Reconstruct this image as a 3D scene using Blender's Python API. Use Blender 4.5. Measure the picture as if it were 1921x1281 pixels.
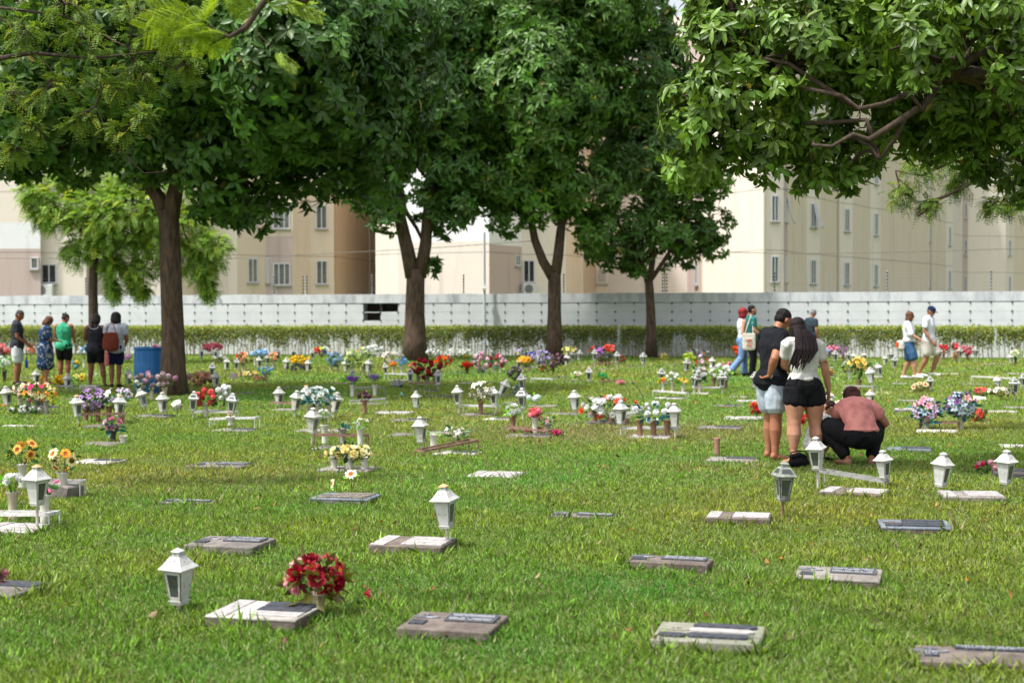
import bpy, math, random
import numpy as np
from mathutils import Vector, Matrix, Euler, noise
random.seed(7); np.random.seed(7)
RNG = np.random.default_rng(11)
for o in list(bpy.data.objects): bpy.data.objects.remove(o)
SC = bpy.context.scene
COL = SC.collection

# ------------------------------------------------------------------ camera
CAM_H = 1.70
FPX = 2668.0            # focal length in photo pixels (50 mm on 36 mm, 1921 px wide)
cd = bpy.data.cameras.new('camera'); cam = bpy.data.objects.new('camera', cd); COL.objects.link(cam)
cd.lens = 50.0; cd.sensor_width = 36.0; cd.clip_start = 0.1; cd.clip_end = 2000
cam.location = (0, 0, CAM_H)
ROT = Matrix.Rotation(math.radians(90 - 1.353), 3, 'X') @ Matrix.Rotation(math.radians(-0.15), 3, 'Z')
cam.rotation_euler = ROT.to_euler()
cd.dof.use_dof = True; cd.dof.focus_distance = 12.8; cd.dof.aperture_fstop = 2.5
SC.camera = cam

# ------------------------------------------------------------------ world, sun, exposure
SUNV = Vector((-0.38, -0.22, 0.90)).normalized()      # direction towards the sun
w = bpy.data.worlds.new('World'); SC.world = w; w.use_nodes = True
nt = w.node_tree; bg = nt.nodes['Background']
sky = nt.nodes.new('ShaderNodeTexSky'); sky.sky_type = 'NISHITA'; sky.sun_disc = False
sky.sun_elevation = math.asin(SUNV.z); sky.sun_rotation = math.atan2(SUNV.x, SUNV.y)
sky.dust_density = 4.0; sky.air_density = 1.0; sky.ozone_density = 1.0
hz = nt.nodes.new('ShaderNodeHueSaturation'); hz.inputs['Saturation'].default_value = 0.35; hz.inputs['Value'].default_value = 1.1     # hazy, whitish tropical sky
nt.links.new(sky.outputs[0], hz.inputs['Color']); nt.links.new(hz.outputs[0], bg.inputs[0]); bg.inputs[1].default_value = 0.145
sd = bpy.data.lights.new('sun', 'SUN'); sun = bpy.data.objects.new('sun', sd); COL.objects.link(sun)
sd.energy = 2.9; sd.angle = math.radians(3.0); sd.color = (1.0, 0.97, 0.925)
sun.rotation_euler = SUNV.to_track_quat('Z', 'Y').to_euler(); sun.location = (0, 0, 40)
SC.view_settings.view_transform = 'Standard'; SC.view_settings.look = 'None'
SC.view_settings.exposure = 0.74; SC.view_settings.gamma = 1.0
SC.render.engine = 'CYCLES'
try:
    SC.cycles.max_bounces = 8; SC.cycles.diffuse_bounces = 4; SC.cycles.transmission_bounces = 4
except Exception: pass

def ray(px, py):
    return ROT @ Vector(((px - 960.5) / FPX, -(py - 640.5) / FPX, -1.0))
def gp(px, py, z=0.0):
    d = ray(px, py); t = (z - CAM_H) / d.z
    return Vector((d.x * t, d.y * t, z))
def dp(px, py, Y):
    d = ray(px, py); t = Y / d.y
    return Vector((d.x * t, Y, CAM_H + d.z * t))
def scl(px, py):            # photo pixels per metre for a thing whose foot is at this pixel
    return FPX / gp(px, py).y

# ------------------------------------------------------------------ helpers
def lin(r, g, b, k=1.0):
    f = lambda c: (c / 12.92 if c <= 0.04045 else ((c + 0.055) / 1.055) ** 2.4)
    return (f(r / 255) * k, f(g / 255) * k, f(b / 255) * k, 1.0)
MATS = {}
def mat(name, col, rough=0.7, col2=None, scale=6.0, lo=0.35, hi=0.7, detail=5, bump=0.0, bscale=None, spec=0.3,
        metal=0.0, stretch=(1, 1, 1), transl=0.0, rand=0.0):
    if name in MATS: return MATS[name]
    m = bpy.data.materials.new(name); m.use_nodes = True; n = m.node_tree.nodes; l = m.node_tree.links
    p = n['Principled BSDF']
    p.inputs['Roughness'].default_value = rough; p.inputs['Metallic'].default_value = metal
    p.inputs['Specular IOR Level'].default_value = spec
    out = None
    if col2 is not None or bump:
        tc = n.new('ShaderNodeTexCoord'); mp = n.new('ShaderNodeMapping'); mp.inputs['Scale'].default_value = stretch
        l.new(tc.outputs['Object'], mp.inputs[0])
    if col2 is not None:
        nz = n.new('ShaderNodeTexNoise'); nz.inputs['Scale'].default_value = scale; nz.inputs['Detail'].default_value = detail
        nz.inputs['Roughness'].default_value = 0.65
        l.new(mp.outputs[0], nz.inputs['Vector'])
        cr = n.new('ShaderNodeValToRGB'); e = cr.color_ramp.elements
        e[0].position = lo; e[1].position = hi; e[0].color = col; e[1].color = col2
        l.new(nz.outputs[0], cr.inputs[0]); out = cr.outputs[0]
    else:
        p.inputs['Base Color'].default_value = col
    if rand:
        oi = n.new('ShaderNodeObjectInfo'); hs = n.new('ShaderNodeHueSaturation')
        mr = n.new('ShaderNodeMapRange'); mr.inputs[3].default_value = 1 - rand; mr.inputs[4].default_value = 1 + rand
        l.new(oi.outputs['Random'], mr.inputs[0]); l.new(mr.outputs[0], hs.inputs['Value'])
        if out: l.new(out, hs.inputs['Color'])
        else: hs.inputs['Color'].default_value = col
        out = hs.outputs[0]
    if out: l.new(out, p.inputs['Base Color'])
    if bump:
        nb = n.new('ShaderNodeTexNoise'); nb.inputs['Scale'].default_value = bscale or scale * 3; nb.inputs['Detail'].default_value = 4
        l.new(mp.outputs[0], nb.inputs['Vector'])
        bp = n.new('ShaderNodeBump'); bp.inputs['Strength'].default_value = bump; bp.inputs['Distance'].default_value = 0.02
        l.new(nb.outputs[0], bp.inputs['Height']); l.new(bp.outputs[0], p.inputs['Normal'])
    if transl:
        tr = n.new('ShaderNodeBsdfTranslucent'); mx = n.new('ShaderNodeMixShader'); mx.inputs[0].default_value = transl
        if out: l.new(out, tr.inputs[0])
        else: tr.inputs[0].default_value = col
        l.new(p.outputs[0], mx.inputs[1]); l.new(tr.outputs[0], mx.inputs[2])
        l.new(mx.outputs[0], n['Material Output'].inputs[0])
    MATS[name] = m
    return m
def leafmat(name, rough=0.42, transl=0.3, spec=0.35, tint=(1, 1, 1)):
    if name in MATS: return MATS[name]
    m = bpy.data.materials.new(name); m.use_nodes = True; n = m.node_tree.nodes; l = m.node_tree.links
    p = n['Principled BSDF']; p.inputs['Roughness'].default_value = rough; p.inputs['Specular IOR Level'].default_value = spec
    a = n.new('ShaderNodeAttribute'); a.attribute_name = 'col'
    l.new(a.outputs['Color'], p.inputs['Base Color'])
    tr = n.new('ShaderNodeBsdfTranslucent'); mu = n.new('ShaderNodeMix'); mu.data_type = 'RGBA'; mu.blend_type = 'MULTIPLY'
    mu.inputs[0].default_value = 1.0; l.new(a.outputs['Color'], mu.inputs[6]); mu.inputs[7].default_value = (1.35, 1.25, 0.5, 1)
    l.new(mu.outputs[2], tr.inputs[0])
    mx = n.new('ShaderNodeMixShader'); mx.inputs[0].default_value = transl
    l.new(p.outputs[0], mx.inputs[1]); l.new(tr.outputs[0], mx.inputs[2]); l.new(mx.outputs[0], n['Material Output'].inputs[0])
    MATS[name] = m
    return m

LABELS = set()
def tag(o, label=None, cat=None, group=None, kind=None):
    if label: o['label'] = label
    if cat: o['category'] = cat
    if group: o['group'] = group
    if kind: o['kind'] = kind
    if label: LABELS.add(label)
    return o
def empty(name, loc, rz=0.0, rx=0.0, ry=0.0, s=1.0):
    o = bpy.data.objects.new(name, None); COL.objects.link(o); o.location = loc; o.rotation_euler = (rx, ry, rz); o.scale = (s, s, s)
    o.empty_display_size = 0.1
    return o
def link(name, me, parent=None, M=None):
    o = bpy.data.objects.new(name, me); COL.objects.link(o)
    if parent: o.parent = parent
    if M is not None: o.matrix_local = M
    return o
class MB:
    def __init__(s): s.v = []; s.f = []; s.m = []; s.M = None; s.mi = 0; s.smooth = False
    def add(s, vs, fs, mi=None):
        b = len(s.v)
        if s.M is not None: vs = [s.M @ Vector(v) for v in vs]
        s.v += [tuple(v) for v in vs]; s.f += [tuple(i + b for i in f) for f in fs]
        s.m += [s.mi if mi is None else mi] * len(fs)
    def box(s, x0, x1, y0, y1, z0, z1, c=0.0, mi=None):
        if c <= 0:
            vs = [(x0, y0, z0), (x1, y0, z0), (x1, y1, z0), (x0, y1, z0), (x0, y0, z1), (x1, y0, z1), (x1, y1, z1), (x0, y1, z1)]
            s.add(vs, [(3, 2, 1, 0), (4, 5, 6, 7), (0, 1, 5, 4), (1, 2, 6, 5), (2, 3, 7, 6), (3, 0, 4, 7)], mi)
        else:
            vs = []
            for z, k in ((z0, 0), (z1 - c, 0), (z1, c)):
                vs += [(x0 + k, y0 + k, z), (x1 - k, y0 + k, z), (x1 - k, y1 - k, z), (x0 + k, y1 - k, z)]
            fs = [(3, 2, 1, 0), (8, 9, 10, 11)]
            for b in (0, 4):
                for i in range(4): fs.append((b + i, b + (i + 1) % 4, b + 4 + (i + 1) % 4, b + 4 + i))
            s.add(vs, fs, mi)
    def prism(s, pts, z0, z1, mi=None):        # pts counter-clockwise
        n = len(pts); vs = [(x, y, z0) for x, y in pts] + [(x, y, z1) for x, y in pts]
        s.add(vs, [tuple(range(n - 1, -1, -1)), tuple(range(n, 2 * n))] + [(i, (i + 1) % n, n + (i + 1) % n, n + i) for i in range(n)], mi)
    def frust(s, w0, z0, w1, z1, mi=None, cap=True, d0=None, d1=None):
        d0 = d0 or w0; d1 = d1 or w1
        vs = []
        for ww, dd, z in ((w0, d0, z0), (w1, d1, z1)):
            vs += [(-ww / 2, -dd / 2, z), (ww / 2, -dd / 2, z), (ww / 2, dd / 2, z), (-ww / 2, dd / 2, z)]
        fs = [(i, (i + 1) % 4, 4 + (i + 1) % 4, 4 + i) for i in range(4)]
        if cap: fs += [(3, 2, 1, 0), (4, 5, 6, 7)]
        s.add(vs, fs, mi)
    def tube(s, pts, rad, n=8, mi=None, cap=True):
        pts = [Vector(p) for p in pts]
        if not hasattr(rad, '__len__'): rad = [rad] * len(pts)
        vs = []; ref = Vector((0.3, 0.2, 1)).normalized(); prev = None
        for i, p in enumerate(pts):
            t = (pts[min(i + 1, len(pts) - 1)] - pts[max(i - 1, 0)])
            t = t.normalized() if t.length > 1e-9 else Vector((0, 0, 1))
            if prev is None:
                u = t.orthogonal().normalized()
            else:
                u = (prev - t * prev.dot(t)); u = u.normalized() if u.length > 1e-6 else t.orthogonal().normalized()
            prev = u; v = t.cross(u)
            for k in range(n):
                a = 2 * math.pi * k / n
                vs.append(p + (u * math.cos(a) + v * math.sin(a)) * rad[i])
        fs = []
        for i in range(len(pts) - 1):
            for k in range(n): fs.append((i * n + k, i * n + (k + 1) % n, (i + 1) * n + (k + 1) % n, (i + 1) * n + k))
        if cap: fs += [tuple(range(n - 1, -1, -1)), tuple(range((len(pts) - 1) * n, len(pts) * n))]
        s.add(vs, fs, mi)
    def lathe(s, prof, n=20, mi=None, c=(0, 0)):
        vs = []
        for r, z in prof:
            for k in range(n):
                a = 2 * math.pi * k / n; vs.append((c[0] + r * math.cos(a), c[1] + r * math.sin(a), z))
        fs = []
        for i in range(len(prof) - 1):
            for k in range(n): fs.append((i * n + k, i * n + (k + 1) % n, (i + 1) * n + (k + 1) % n, (i + 1) * n + k))
        fs.append(tuple(range(n - 1, -1, -1))); fs.append(tuple(range((len(prof) - 1) * n, len(prof) * n)))
        s.add(vs, fs, mi)
    def ell(s, c, r, R=None, nu=14, nv=9, mi=None):
        c = Vector(c); vs = []
        for j in range(nv + 1):
            th = math.pi * j / nv
            for k in range(nu):
                a = 2 * math.pi * k / nu
                q = Vector((r[0] * math.sin(th) * math.cos(a), r[1] * math.sin(th) * math.sin(a), r[2] * math.cos(th)))
                if R is not None: q = R @ q
                vs.append(c + q)
        fs = [((j) * nu + k, (j + 1) * nu + k, (j + 1) * nu + (k + 1) % nu, j * nu + (k + 1) % nu) for j in range(nv) for k in range(nu)]
        s.add(vs, fs, mi)
    def loft(s, pts, rad, side=(1, 0, 0), n=16, mi=None):
        pts = [Vector(p) for p in pts]; side = Vector(side); P = []; Rr = []
        rad = [(r, r) if not hasattr(r, '__len__') else r for r in rad]
        t0 = (pts[1] - pts[0]).normalized(); t1 = (pts[-1] - pts[-2]).normalized()
        b0 = min(rad[0]); b1 = min(rad[-1])
        P = [pts[0] - t0 * b0 * 0.55, pts[0] - t0 * b0 * 0.38] + pts + [pts[-1] + t1 * b1 * 0.38, pts[-1] + t1 * b1 * 0.55]
        Rr = [(rad[0][0] * .35, rad[0][1] * .35), (rad[0][0] * .75, rad[0][1] * .75)] + rad + [(rad[-1][0] * .75, rad[-1][1] * .75), (rad[-1][0] * .35, rad[-1][1] * .35)]
        vs = []
        for i, p in enumerate(P):
            t = (P[min(i + 1, len(P) - 1)] - P[max(i - 1, 0)]).normalized()
            sd_ = side - t * side.dot(t)
            sd_ = sd_.normalized() if sd_.length > 1e-4 else t.orthogonal().normalized()
            u = t.cross(sd_)
            for k in range(n):
                a = 2 * math.pi * k / n
                vs.append(p + sd_ * (Rr[i][0] * math.cos(a)) + u * (Rr[i][1] * math.sin(a)))
        fs = []
        for i in range(len(P) - 1):
            for k in range(n): fs.append((i * n + k, i * n + (k + 1) % n, (i + 1) * n + (k + 1) % n, (i + 1) * n + k))
        fs += [tuple(range(n - 1, -1, -1)), tuple(range((len(P) - 1) * n, len(P) * n))]
        s.add(vs, fs, mi)
    def mesh(s, name, mats):
        me = bpy.data.meshes.new(name); me.from_pydata(s.v, [], s.f)
        if not isinstance(mats, (list, tuple)): mats = [mats]
        for m_ in mats: me.materials.append(m_)
        if len(mats) > 1: me.polygons.foreach_set('material_index', s.m)
        if s.smooth: me.polygons.foreach_set('use_smooth', [True] * len(s.f))
        me.update(); return me
    def build(s, name, mats, parent=None, M=None):
        return link(name, s.mesh(name, mats), parent, M)

def npmesh(name, V, nper, faces, C, m):
    """V (n*nper,3); faces local triangles (list of tuples) repeated for every unit; C per unit colour (n,3) or per vertex"""
    n = len(V) // nper; F = np.array(faces, dtype=np.int64)
    idx = (np.arange(n)[:, None, None] * nper + F[None]).reshape(-1, 3).astype(np.int32)
    me = bpy.data.meshes.new(name)
    me.vertices.add(len(V)); me.vertices.foreach_set('co', V.astype(np.float32).ravel())
    me.loops.add(idx.size); me.loops.foreach_set('vertex_index', idx.ravel())
    me.polygons.add(len(idx)); me.polygons.foreach_set('loop_start', np.arange(0, idx.size, 3, dtype=np.int32))
    try: me.polygons.foreach_set('loop_total', np.full(len(idx), 3, dtype=np.int32))
    except Exception: pass
    me.update(calc_edges=True)
    at = me.color_attributes.new('col', 'FLOAT_COLOR', 'POINT')
    if len(C) != len(V): C = np.repeat(C, nper, axis=0)
    cc = np.ones((len(V), 4), np.float32); cc[:, :3] = C
    at.data.foreach_set('color', cc.ravel())
    me.materials.append(m)
    return me
def unit(a): return a / np.maximum(np.linalg.norm(a, axis=1, keepdims=True), 1e-9)
def leafverts(P, D, S, L, W, fold=0.2, bend=0.15, midf=0.45):
    """diamond leaf: base, two mid corners, tip; bends down along its own normal"""
    N = unit(np.cross(D, S)); L = L[:, None]; W = W[:, None]
    mid = P + D * L * midf
    tip = P + D * L - N * L * bend
    a = mid + S * W * 0.5 + N * W * fold; b = mid - S * W * 0.5 + N * W * fold
    return np.stack([P, a, tip, b], 1).reshape(-1, 3)
LEAFF = [(0, 1, 2), (0, 2, 3)]
def leafverts6(P, D, S, L, W, fold=0.15, bend=0.2):
    N = unit(np.cross(D, S)); L = L[:, None]; W = W[:, None]
    p1 = P + D * L * .30; p2 = P + D * L * .68 - N * L * bend * .4; tip = P + D * L - N * L * bend
    return np.stack([P, p1 + S * W * .42 + N * W * fold, p2 + S * W * .44 + N * W * fold, tip, p2 - S * W * .44 + N * W * fold, p1 - S * W * .42 + N * W * fold, p1, p2], 1).reshape(-1, 3)
LEAFF6 = [(0, 1, 6), (0, 6, 5), (1, 2, 7), (1, 7, 6), (6, 7, 4), (6, 4, 5), (2, 3, 7), (7, 3, 4)]
def rdir(n):
    v = RNG.normal(size=(n, 3)); return unit(v)
def rosettes(C, A, k, L, W, elev=(-0.1, 0.75), droop=0.45, six=False, jit=0.34):
    """k leaves radiating round each centre; returns verts, unit count per rosette"""
    n = len(C); A = unit(A)
    T = unit(np.cross(A, np.array([0.3, 0.5, 0.8])[None] + RNG.normal(size=(n, 3)) * .2)); B = np.cross(A, T)
    ph = (np.arange(k)[None] * 2 * np.pi / k + RNG.uniform(0, 6.28, (n, 1)) + RNG.normal(size=(n, k)) * jit)
    el = RNG.uniform(elev[0], elev[1], (n, k))
    R = T[:, None] * np.cos(ph)[..., None] + B[:, None] * np.sin(ph)[..., None]
    D = R * np.cos(el)[..., None] + A[:, None] * np.sin(el)[..., None]
    D[..., 2] -= droop * RNG.uniform(.5, 1.3, (n, k))
    D = unit(D.reshape(-1, 3))
    Ar = np.repeat(A, k, 0); S = unit(np.cross(Ar, D) + RNG.normal(size=(n * k, 3)) * .12); S = unit(S - D * (S * D).sum(1, keepdims=True))
    Ls = L * RNG.uniform(.45, 1.2, n * k) * np.where(RNG.uniform(size=n * k) < .12, .05, 1.0); Ws = W * RNG.uniform(.8, 1.15, n * k)
    P = np.repeat(C, k, 0) + D * 0.02
    return (leafverts6 if six else leafverts)(P, D, S, Ls, Ws)
# ------------------------------------------------------------------ ground sheet
def ground():
    m = bpy.data.materials.new('soil'); m.use_nodes = True; n = m.node_tree.nodes; l = m.node_tree.links
    p = n['Principled BSDF']; p.inputs['Roughness'].default_value = 0.95; p.inputs['Specular IOR Level'].default_value = 0.1
    tc = n.new('ShaderNodeTexCoord'); a = n.new('ShaderNodeTexNoise'); a.inputs['Scale'].default_value = 9; a.inputs['Detail'].default_value = 8
    b = n.new('ShaderNodeTexNoise'); b.inputs['Scale'].default_value = 0.35; b.inputs['Detail'].default_value = 5
    l.new(tc.outputs['Object'], a.inputs['Vector']); l.new(tc.outputs['Object'], b.inputs['Vector'])
    r1 = n.new('ShaderNodeValToRGB'); e = r1.color_ramp.elements
    e[0].position = .3; e[0].color = (0.05, 0.085, 0.016, 1); e[1].position = .7; e[1].color = (0.14, 0.19, 0.045, 1)
    r2 = n.new('ShaderNodeValToRGB'); e = r2.color_ramp.elements
    e[0].position = .35; e[0].color = (0.06, 0.10, 0.018, 1); e[1].position = .75; e[1].color = (0.17, 0.17, 0.06, 1)
    l.new(a.outputs[0], r1.inputs[0]); l.new(b.outputs[0], r2.inputs[0])
    mx = n.new('ShaderNodeMix'); mx.data_type = 'RGBA'; mx.inputs[0].default_value = .45
    l.new(r1.outputs[0], mx.inputs[6]); l.new(r2.outputs[0], mx.inputs[7]); l.new(mx.outputs[2], p.inputs['Base Color'])
    me = bpy.data.meshes.new('ground'); S = 600
    me.from_pydata([(-S, -S, 0), (S, -S, 0), (S, S, 0), (-S, S, 0)], [], [(0, 1, 2, 3)]); me.materials.append(m)
    tag(link('ground', me), 'flat lawn ground of the cemetery under the grass', 'ground', kind='structure')
ground()

# ------------------------------------------------------------------ niche wall
TH = math.atan(0.2178)                     # the wall and the graves are turned by this much
WD = Vector((math.cos(TH), -math.sin(TH), 0)); WN = Vector((-math.sin(TH), -math.cos(TH), 0))
WZ = 51.0
WM = Matrix.Translation((0, WZ, 0)) @ Matrix.Rotation(-TH, 4, 'Z')     # wall frame: x along, -y towards camera
def wall_u(px):                                                  # wall coordinate of a pixel column
    k = ray(px, 577); k = k.x / k.y; Y = WZ / (1 + 0.2178 * k)
    return (Vector((k * Y, Y, 0)) - Vector((0, WZ, 0))).dot(WD)
def niche_wall():
    root = empty('niche_wall', (0, WZ, 0), -TH)
    tag(root, 'long white burial niche wall with a stained grey parapet behind the hedge', 'wall')
    white = mat('wall_white', lin(212, 215, 217), .6, lin(196, 200, 203), 1.2, .4, .75)
    par = mat('parapet', lin(208, 210, 214), .85, lin(150, 154, 164), 2.2, .45, .74, stretch=(1.2, 1, .35), bump=.2, detail=9)
    dark = mat('niche_dark', lin(52, 48, 50), .9, lin(82, 76, 76), 5, .3, .7, bump=.3)
    bolt = mat('bolt', lin(48, 82, 72), .5); seam = mat('seam', lin(184, 188, 190), .9)
    p = 0.665; zs = [0.0, 0.33, 0.64, 0.945, 1.25, 1.55, 1.85]
    u0, u1 = wall_u(-260) - .3, wall_u(2160) + .3
    uh0 = wall_u(682)
    uh = [uh0, uh0 + p, uh0 + 2 * p]
    k0 = int(math.floor((u0 - uh0) / p)); k1 = int(math.ceil((u1 - uh0) / p))
    b = MB(); x0 = uh0 + k0 * p; x1 = uh0 + k1 * p
    b.box(x0, uh[0], 0.0, .9, 0, 1.90); b.box(uh[2], x1, 0.0, .9, 0, 1.90); b.box(uh[0], uh[2], .5, .9, 0, 1.90)
    b.box(uh[0], uh[2], 0.0, .497, 0, 1.235)
    b.build('wall_core', seam, root)
    b = MB(); b.box(uh[0] - .001, uh[2] + .001, .003, .496, 1.856, 1.9); b.box(uh[1] - .03, uh[1] + .03, .004, .49, 1.26, 1.85)
    b.box(uh[0] + .004, uh[2] - .004, .47, .495, 1.24, 1.85); b.build('open_niche', dark, root)
    b = MB(); b.box(uh[0] + .002, uh[2] - .002, -.01, .46, 1.535, 1.565); b.build('shelf', white, root)
    b = MB(); bb = MB()
    for k in range(k0, k1):
        for j in range(6):
            if (k in (0, 1) and j == 5) or (k == 0 and j == 4): continue
            a = uh0 + k * p; jt = random.uniform(0, .004)
            b.box(a + .0025, a + p - .0025, -.04 - jt, -.002, zs[j] + .0025, zs[j + 1] - .0025)
        if k == 1: pass
        for j in range(1, 7):
            a = uh0 + k * p
            bb.M = Matrix.Translation((a, -.045, zs[j])) @ Matrix.Rotation(math.pi / 2, 4, 'X'); bb.lathe([(.034, 0), (.030, .022)], 8)
            bb.M = None
        pass
    b.build('niche_panel', white, root); bb.build('bolt', bolt, root)
    # parapet with wavy worn top and drip stains
    b = MB(); n = 120; vs = []
    for i in range(n + 1):
        u = x0 + (x1 - x0) * i / n; z = 2.21 + .02 * noise.noise(Vector((u * .8, 0, 0)))
        vs += [(u, -.05, 1.885), (u, -.05, z), (u, .95, z + .01), (u, .95, 1.885)]
    fs = []
    for i in range(n):
        for k in range(4): fs.append((i * 4 + k, i * 4 + (k + 1) % 4, i * 4 + 4 + (k + 1) % 4, i * 4 + 4 + k))
    fs += [(0, 1, 2, 3), (n * 4 + 3, n * 4 + 2, n * 4 + 1, n * 4)]
    b.add(vs, [f[::-1] for f in fs]); b.build('parapet', par, root)
niche_wall()

def wall_pt(px, off, z=0.0):
    k = ray(px, 577); k = k.x / k.y; Y = (WZ + off) / (1 + 0.2178 * k); return Vector((k * Y, Y, z))
def wire_posts():
    metal = mat('post_grey', lin(176, 180, 182), .5); blk = mat('insulator', lin(38, 46, 48), .4)
    data = [(162, 0, 'first slim rod with black insulators, behind the light green tree'), (515, 0, 'slim rod with black insulators in front of the wide mauve wall window'),
            (573, 1, 'grey post with insulators on both sides, left of the two forked tree trunks'), (698, 0, 'slim rod with black insulators above the open dark niches'),
            (870, 0, 'slim rod with black insulators before the pale mauve gable'), (1058, 0, 'slim rod with black insulators just right of the middle forked trunk'),
            (1247, 1, 'grey post with insulators on both sides, right of the thinnest trunk'), (1453, 0, 'slim rod with black insulators above the man in the black polo'),
            (1664, 0, 'slim rod with black insulators left of the couple in white'), (1859, 0, 'slim rod with black insulators, rightmost on the wall')]
    for px, dbl, lb in data:
        p = wall_pt(px, .35, 2.19); r = empty('wire_post', p, -TH)
        tag(r, lb, 'wire post', 'electric wire posts along the wall top')
        b = MB(); b.tube([(0, 0, 0), (0, 0, .75)], .022, 8); b.build('rod', metal, r)
        for k in range(6):
            z = .1 + k * .115
            for s_ in ((-1, 1) if dbl else (0,)):
                b = MB(); b.M = Matrix.Translation((s_ * .075, -.03, z)); b.ell((0, 0, 0), (.03, .03, .038), nu=8, nv=5)
                b.M = None
                if dbl: b.tube([(0, 0, z), (s_ * .07, -.02, z)], .008, 5)
                b.build('insulator', blk, r)
    b = MB()
    us = [wall_pt(x, .33, 0) for x in (-60, 162, 363, 515, 573, 698, 870, 1058, 1247, 1453, 1664, 1859, 2050)]
    for k in range(6):
        z = 2.29 + k * .115
        for i in range(len(us) - 1):
            b.tube([us[i] + Vector((0, 0, z)), (us[i] + us[i + 1]) / 2 + Vector((0, 0, z - .015)), us[i + 1] + Vector((0, 0, z))], .0013, 4)
    tag(b.build('electric_fence_wire', metal), 'thin electric fence wires strung between posts above the white wall', 'wire')
    for lb, a, c, sag in (('sagging twisted barbed cable crossing the left building fronts', [(-100, 484), (400, 487), (800, 466), (1000, 452)], 56, 0),
                          ('twisted barbed cable crossing the right building fronts', [(1340, 473), (1500, 476), (1700, 473), (2060, 462)], 54, 0)):
        P = [dp(x, y, c) for x, y in a]; b = MB(); Q = []
        for i in range(len(P) - 1):
            for k in range(14):
                t = k / 14; Q.append(P[i].lerp(P[i + 1], t))
        Q.append(P[-1]); b.tube(Q, .013, 5)
        for i in range(0, len(Q) - 1):
            m_ = (Q[i] + Q[i + 1]) / 2; b.ell(m_, (.05, .02, .02), nu=5, nv=3)
        tag(b.build('barbed_cable', mat('cable', lin(120, 112, 105), .6)), lb, 'cable')
    p = wall_pt(909, -.35); r = empty('camera_pole', p)
    tag(r, 'thin pale grey pole with small camera standing before the niche wall', 'pole')
    b = MB(); b.tube([(0, 0, 0), (0, 0, 2.3), (0, 0, 4.4)], [.05, .045, .04], 10); b.build('pole', mat('pole_grey', lin(190, 200, 205), .5), r)
    b = MB(); b.box(-.07, .07, -.2, .06, 2.32, 2.44, .02); b.box(-.02, .06, -.1, 0, 2.44, 2.55); b.build('camera_housing', mat('cam_white', lin(215, 220, 222), .5), r)
wire_posts()

# ------------------------------------------------------------------ hedge
GREEN = leafmat('leaf_small', .5, .3)
def hedge(x0, x1, lb, seed):
    rg = np.random.default_rng(seed)
    a = wall_pt(x0, -1.55); bq = wall_pt(x1, -1.55); Ln = (bq - a).length
    r = empty('hedge', a, -TH); tag(r, lb, 'hedge', 'creeper hedges along the niche wall')
    # stems
    b = MB(); x = 0.05; cols = []
    while x < Ln:
        cols.append(x); h = random.uniform(.75, 1.0)
        q = [(x + random.uniform(-.03, .03), random.uniform(-.08, .08), z) for z in (0, h * .3, h * .6, h)]
        b.tube(q, [.019, .017, .015, .009], 4); x += random.uniform(.07, .17)
    b.build('stem', mat('hedge_stem', lin(150, 128, 104), .9), r)
    n = int(Ln * 2900); X = rg.uniform(-.05, Ln + .05, n); t = rg.beta(2.3, 1.15, n)
    # clumpy columns: density varies along x, and leaves reach lower in the thick columns
    dn = np.array([noise.noise(Vector((v * 1.1 + seed, 3.1, 0))) + .6 * noise.noise(Vector((v * 3.3 + seed, 9.1, 0))) for v in X[:2000]])
    gx = np.linspace(-.05, Ln + .05, 400); gd = np.array([noise.noise(Vector((v * 1.3 + seed, 3.1, 0))) + .7 * noise.noise(Vector((v * 4.1 + seed, 9.1, 0))) for v in gx])
    d = np.interp(X, gx, gd); low = np.clip(.40 - d * .9, .02, .74)
    Z = .08 + (1.0 + .035 * np.interp(X, gx, gd[::-1]) + rg.normal(size=n) * .02) * t
    keep = (t > low + rg.normal(size=n) * .09) | (rg.uniform(size=n) < .10 + .35 * np.clip(d, 0, 1))
    X, Z, d = X[keep], Z[keep], d[keep]; n = len(X)
    Y = rg.normal(size=n) * .13
    P = np.stack([X, Y, Z], 1); D = rdir(n); D[:, 2] -= .35; D = unit(D); S = unit(np.cross(D, rdir(n)))
    V = leafverts(P, D, S, rg.uniform(.05, .085, n), rg.uniform(.03, .05, n))
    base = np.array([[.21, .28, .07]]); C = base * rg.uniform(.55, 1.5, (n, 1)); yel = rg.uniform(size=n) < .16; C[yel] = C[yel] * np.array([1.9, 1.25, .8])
    top_lit = Z > .98; C[top_lit] *= np.array([1.35, 1.3, 1.0])  # highlight along the hedge top, put into the leaf colour
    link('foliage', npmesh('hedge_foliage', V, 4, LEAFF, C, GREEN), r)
hedge(-170, 640, 'leftmost thin creeper hedge with bare stems behind the group of five', 3)
hedge(644, 1154, 'creeper hedge behind the forked trunks, ending at a gap', 5)
hedge(1166, 1545, 'creeper hedge behind the red haired walker, between the gap and the couple', 8)
hedge(1552, 1862, 'creeper hedge with long hanging tufts behind the couple in white', 12)
hedge(1873, 2120, 'short creeper hedge at the right edge of the photo', 15)

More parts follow.
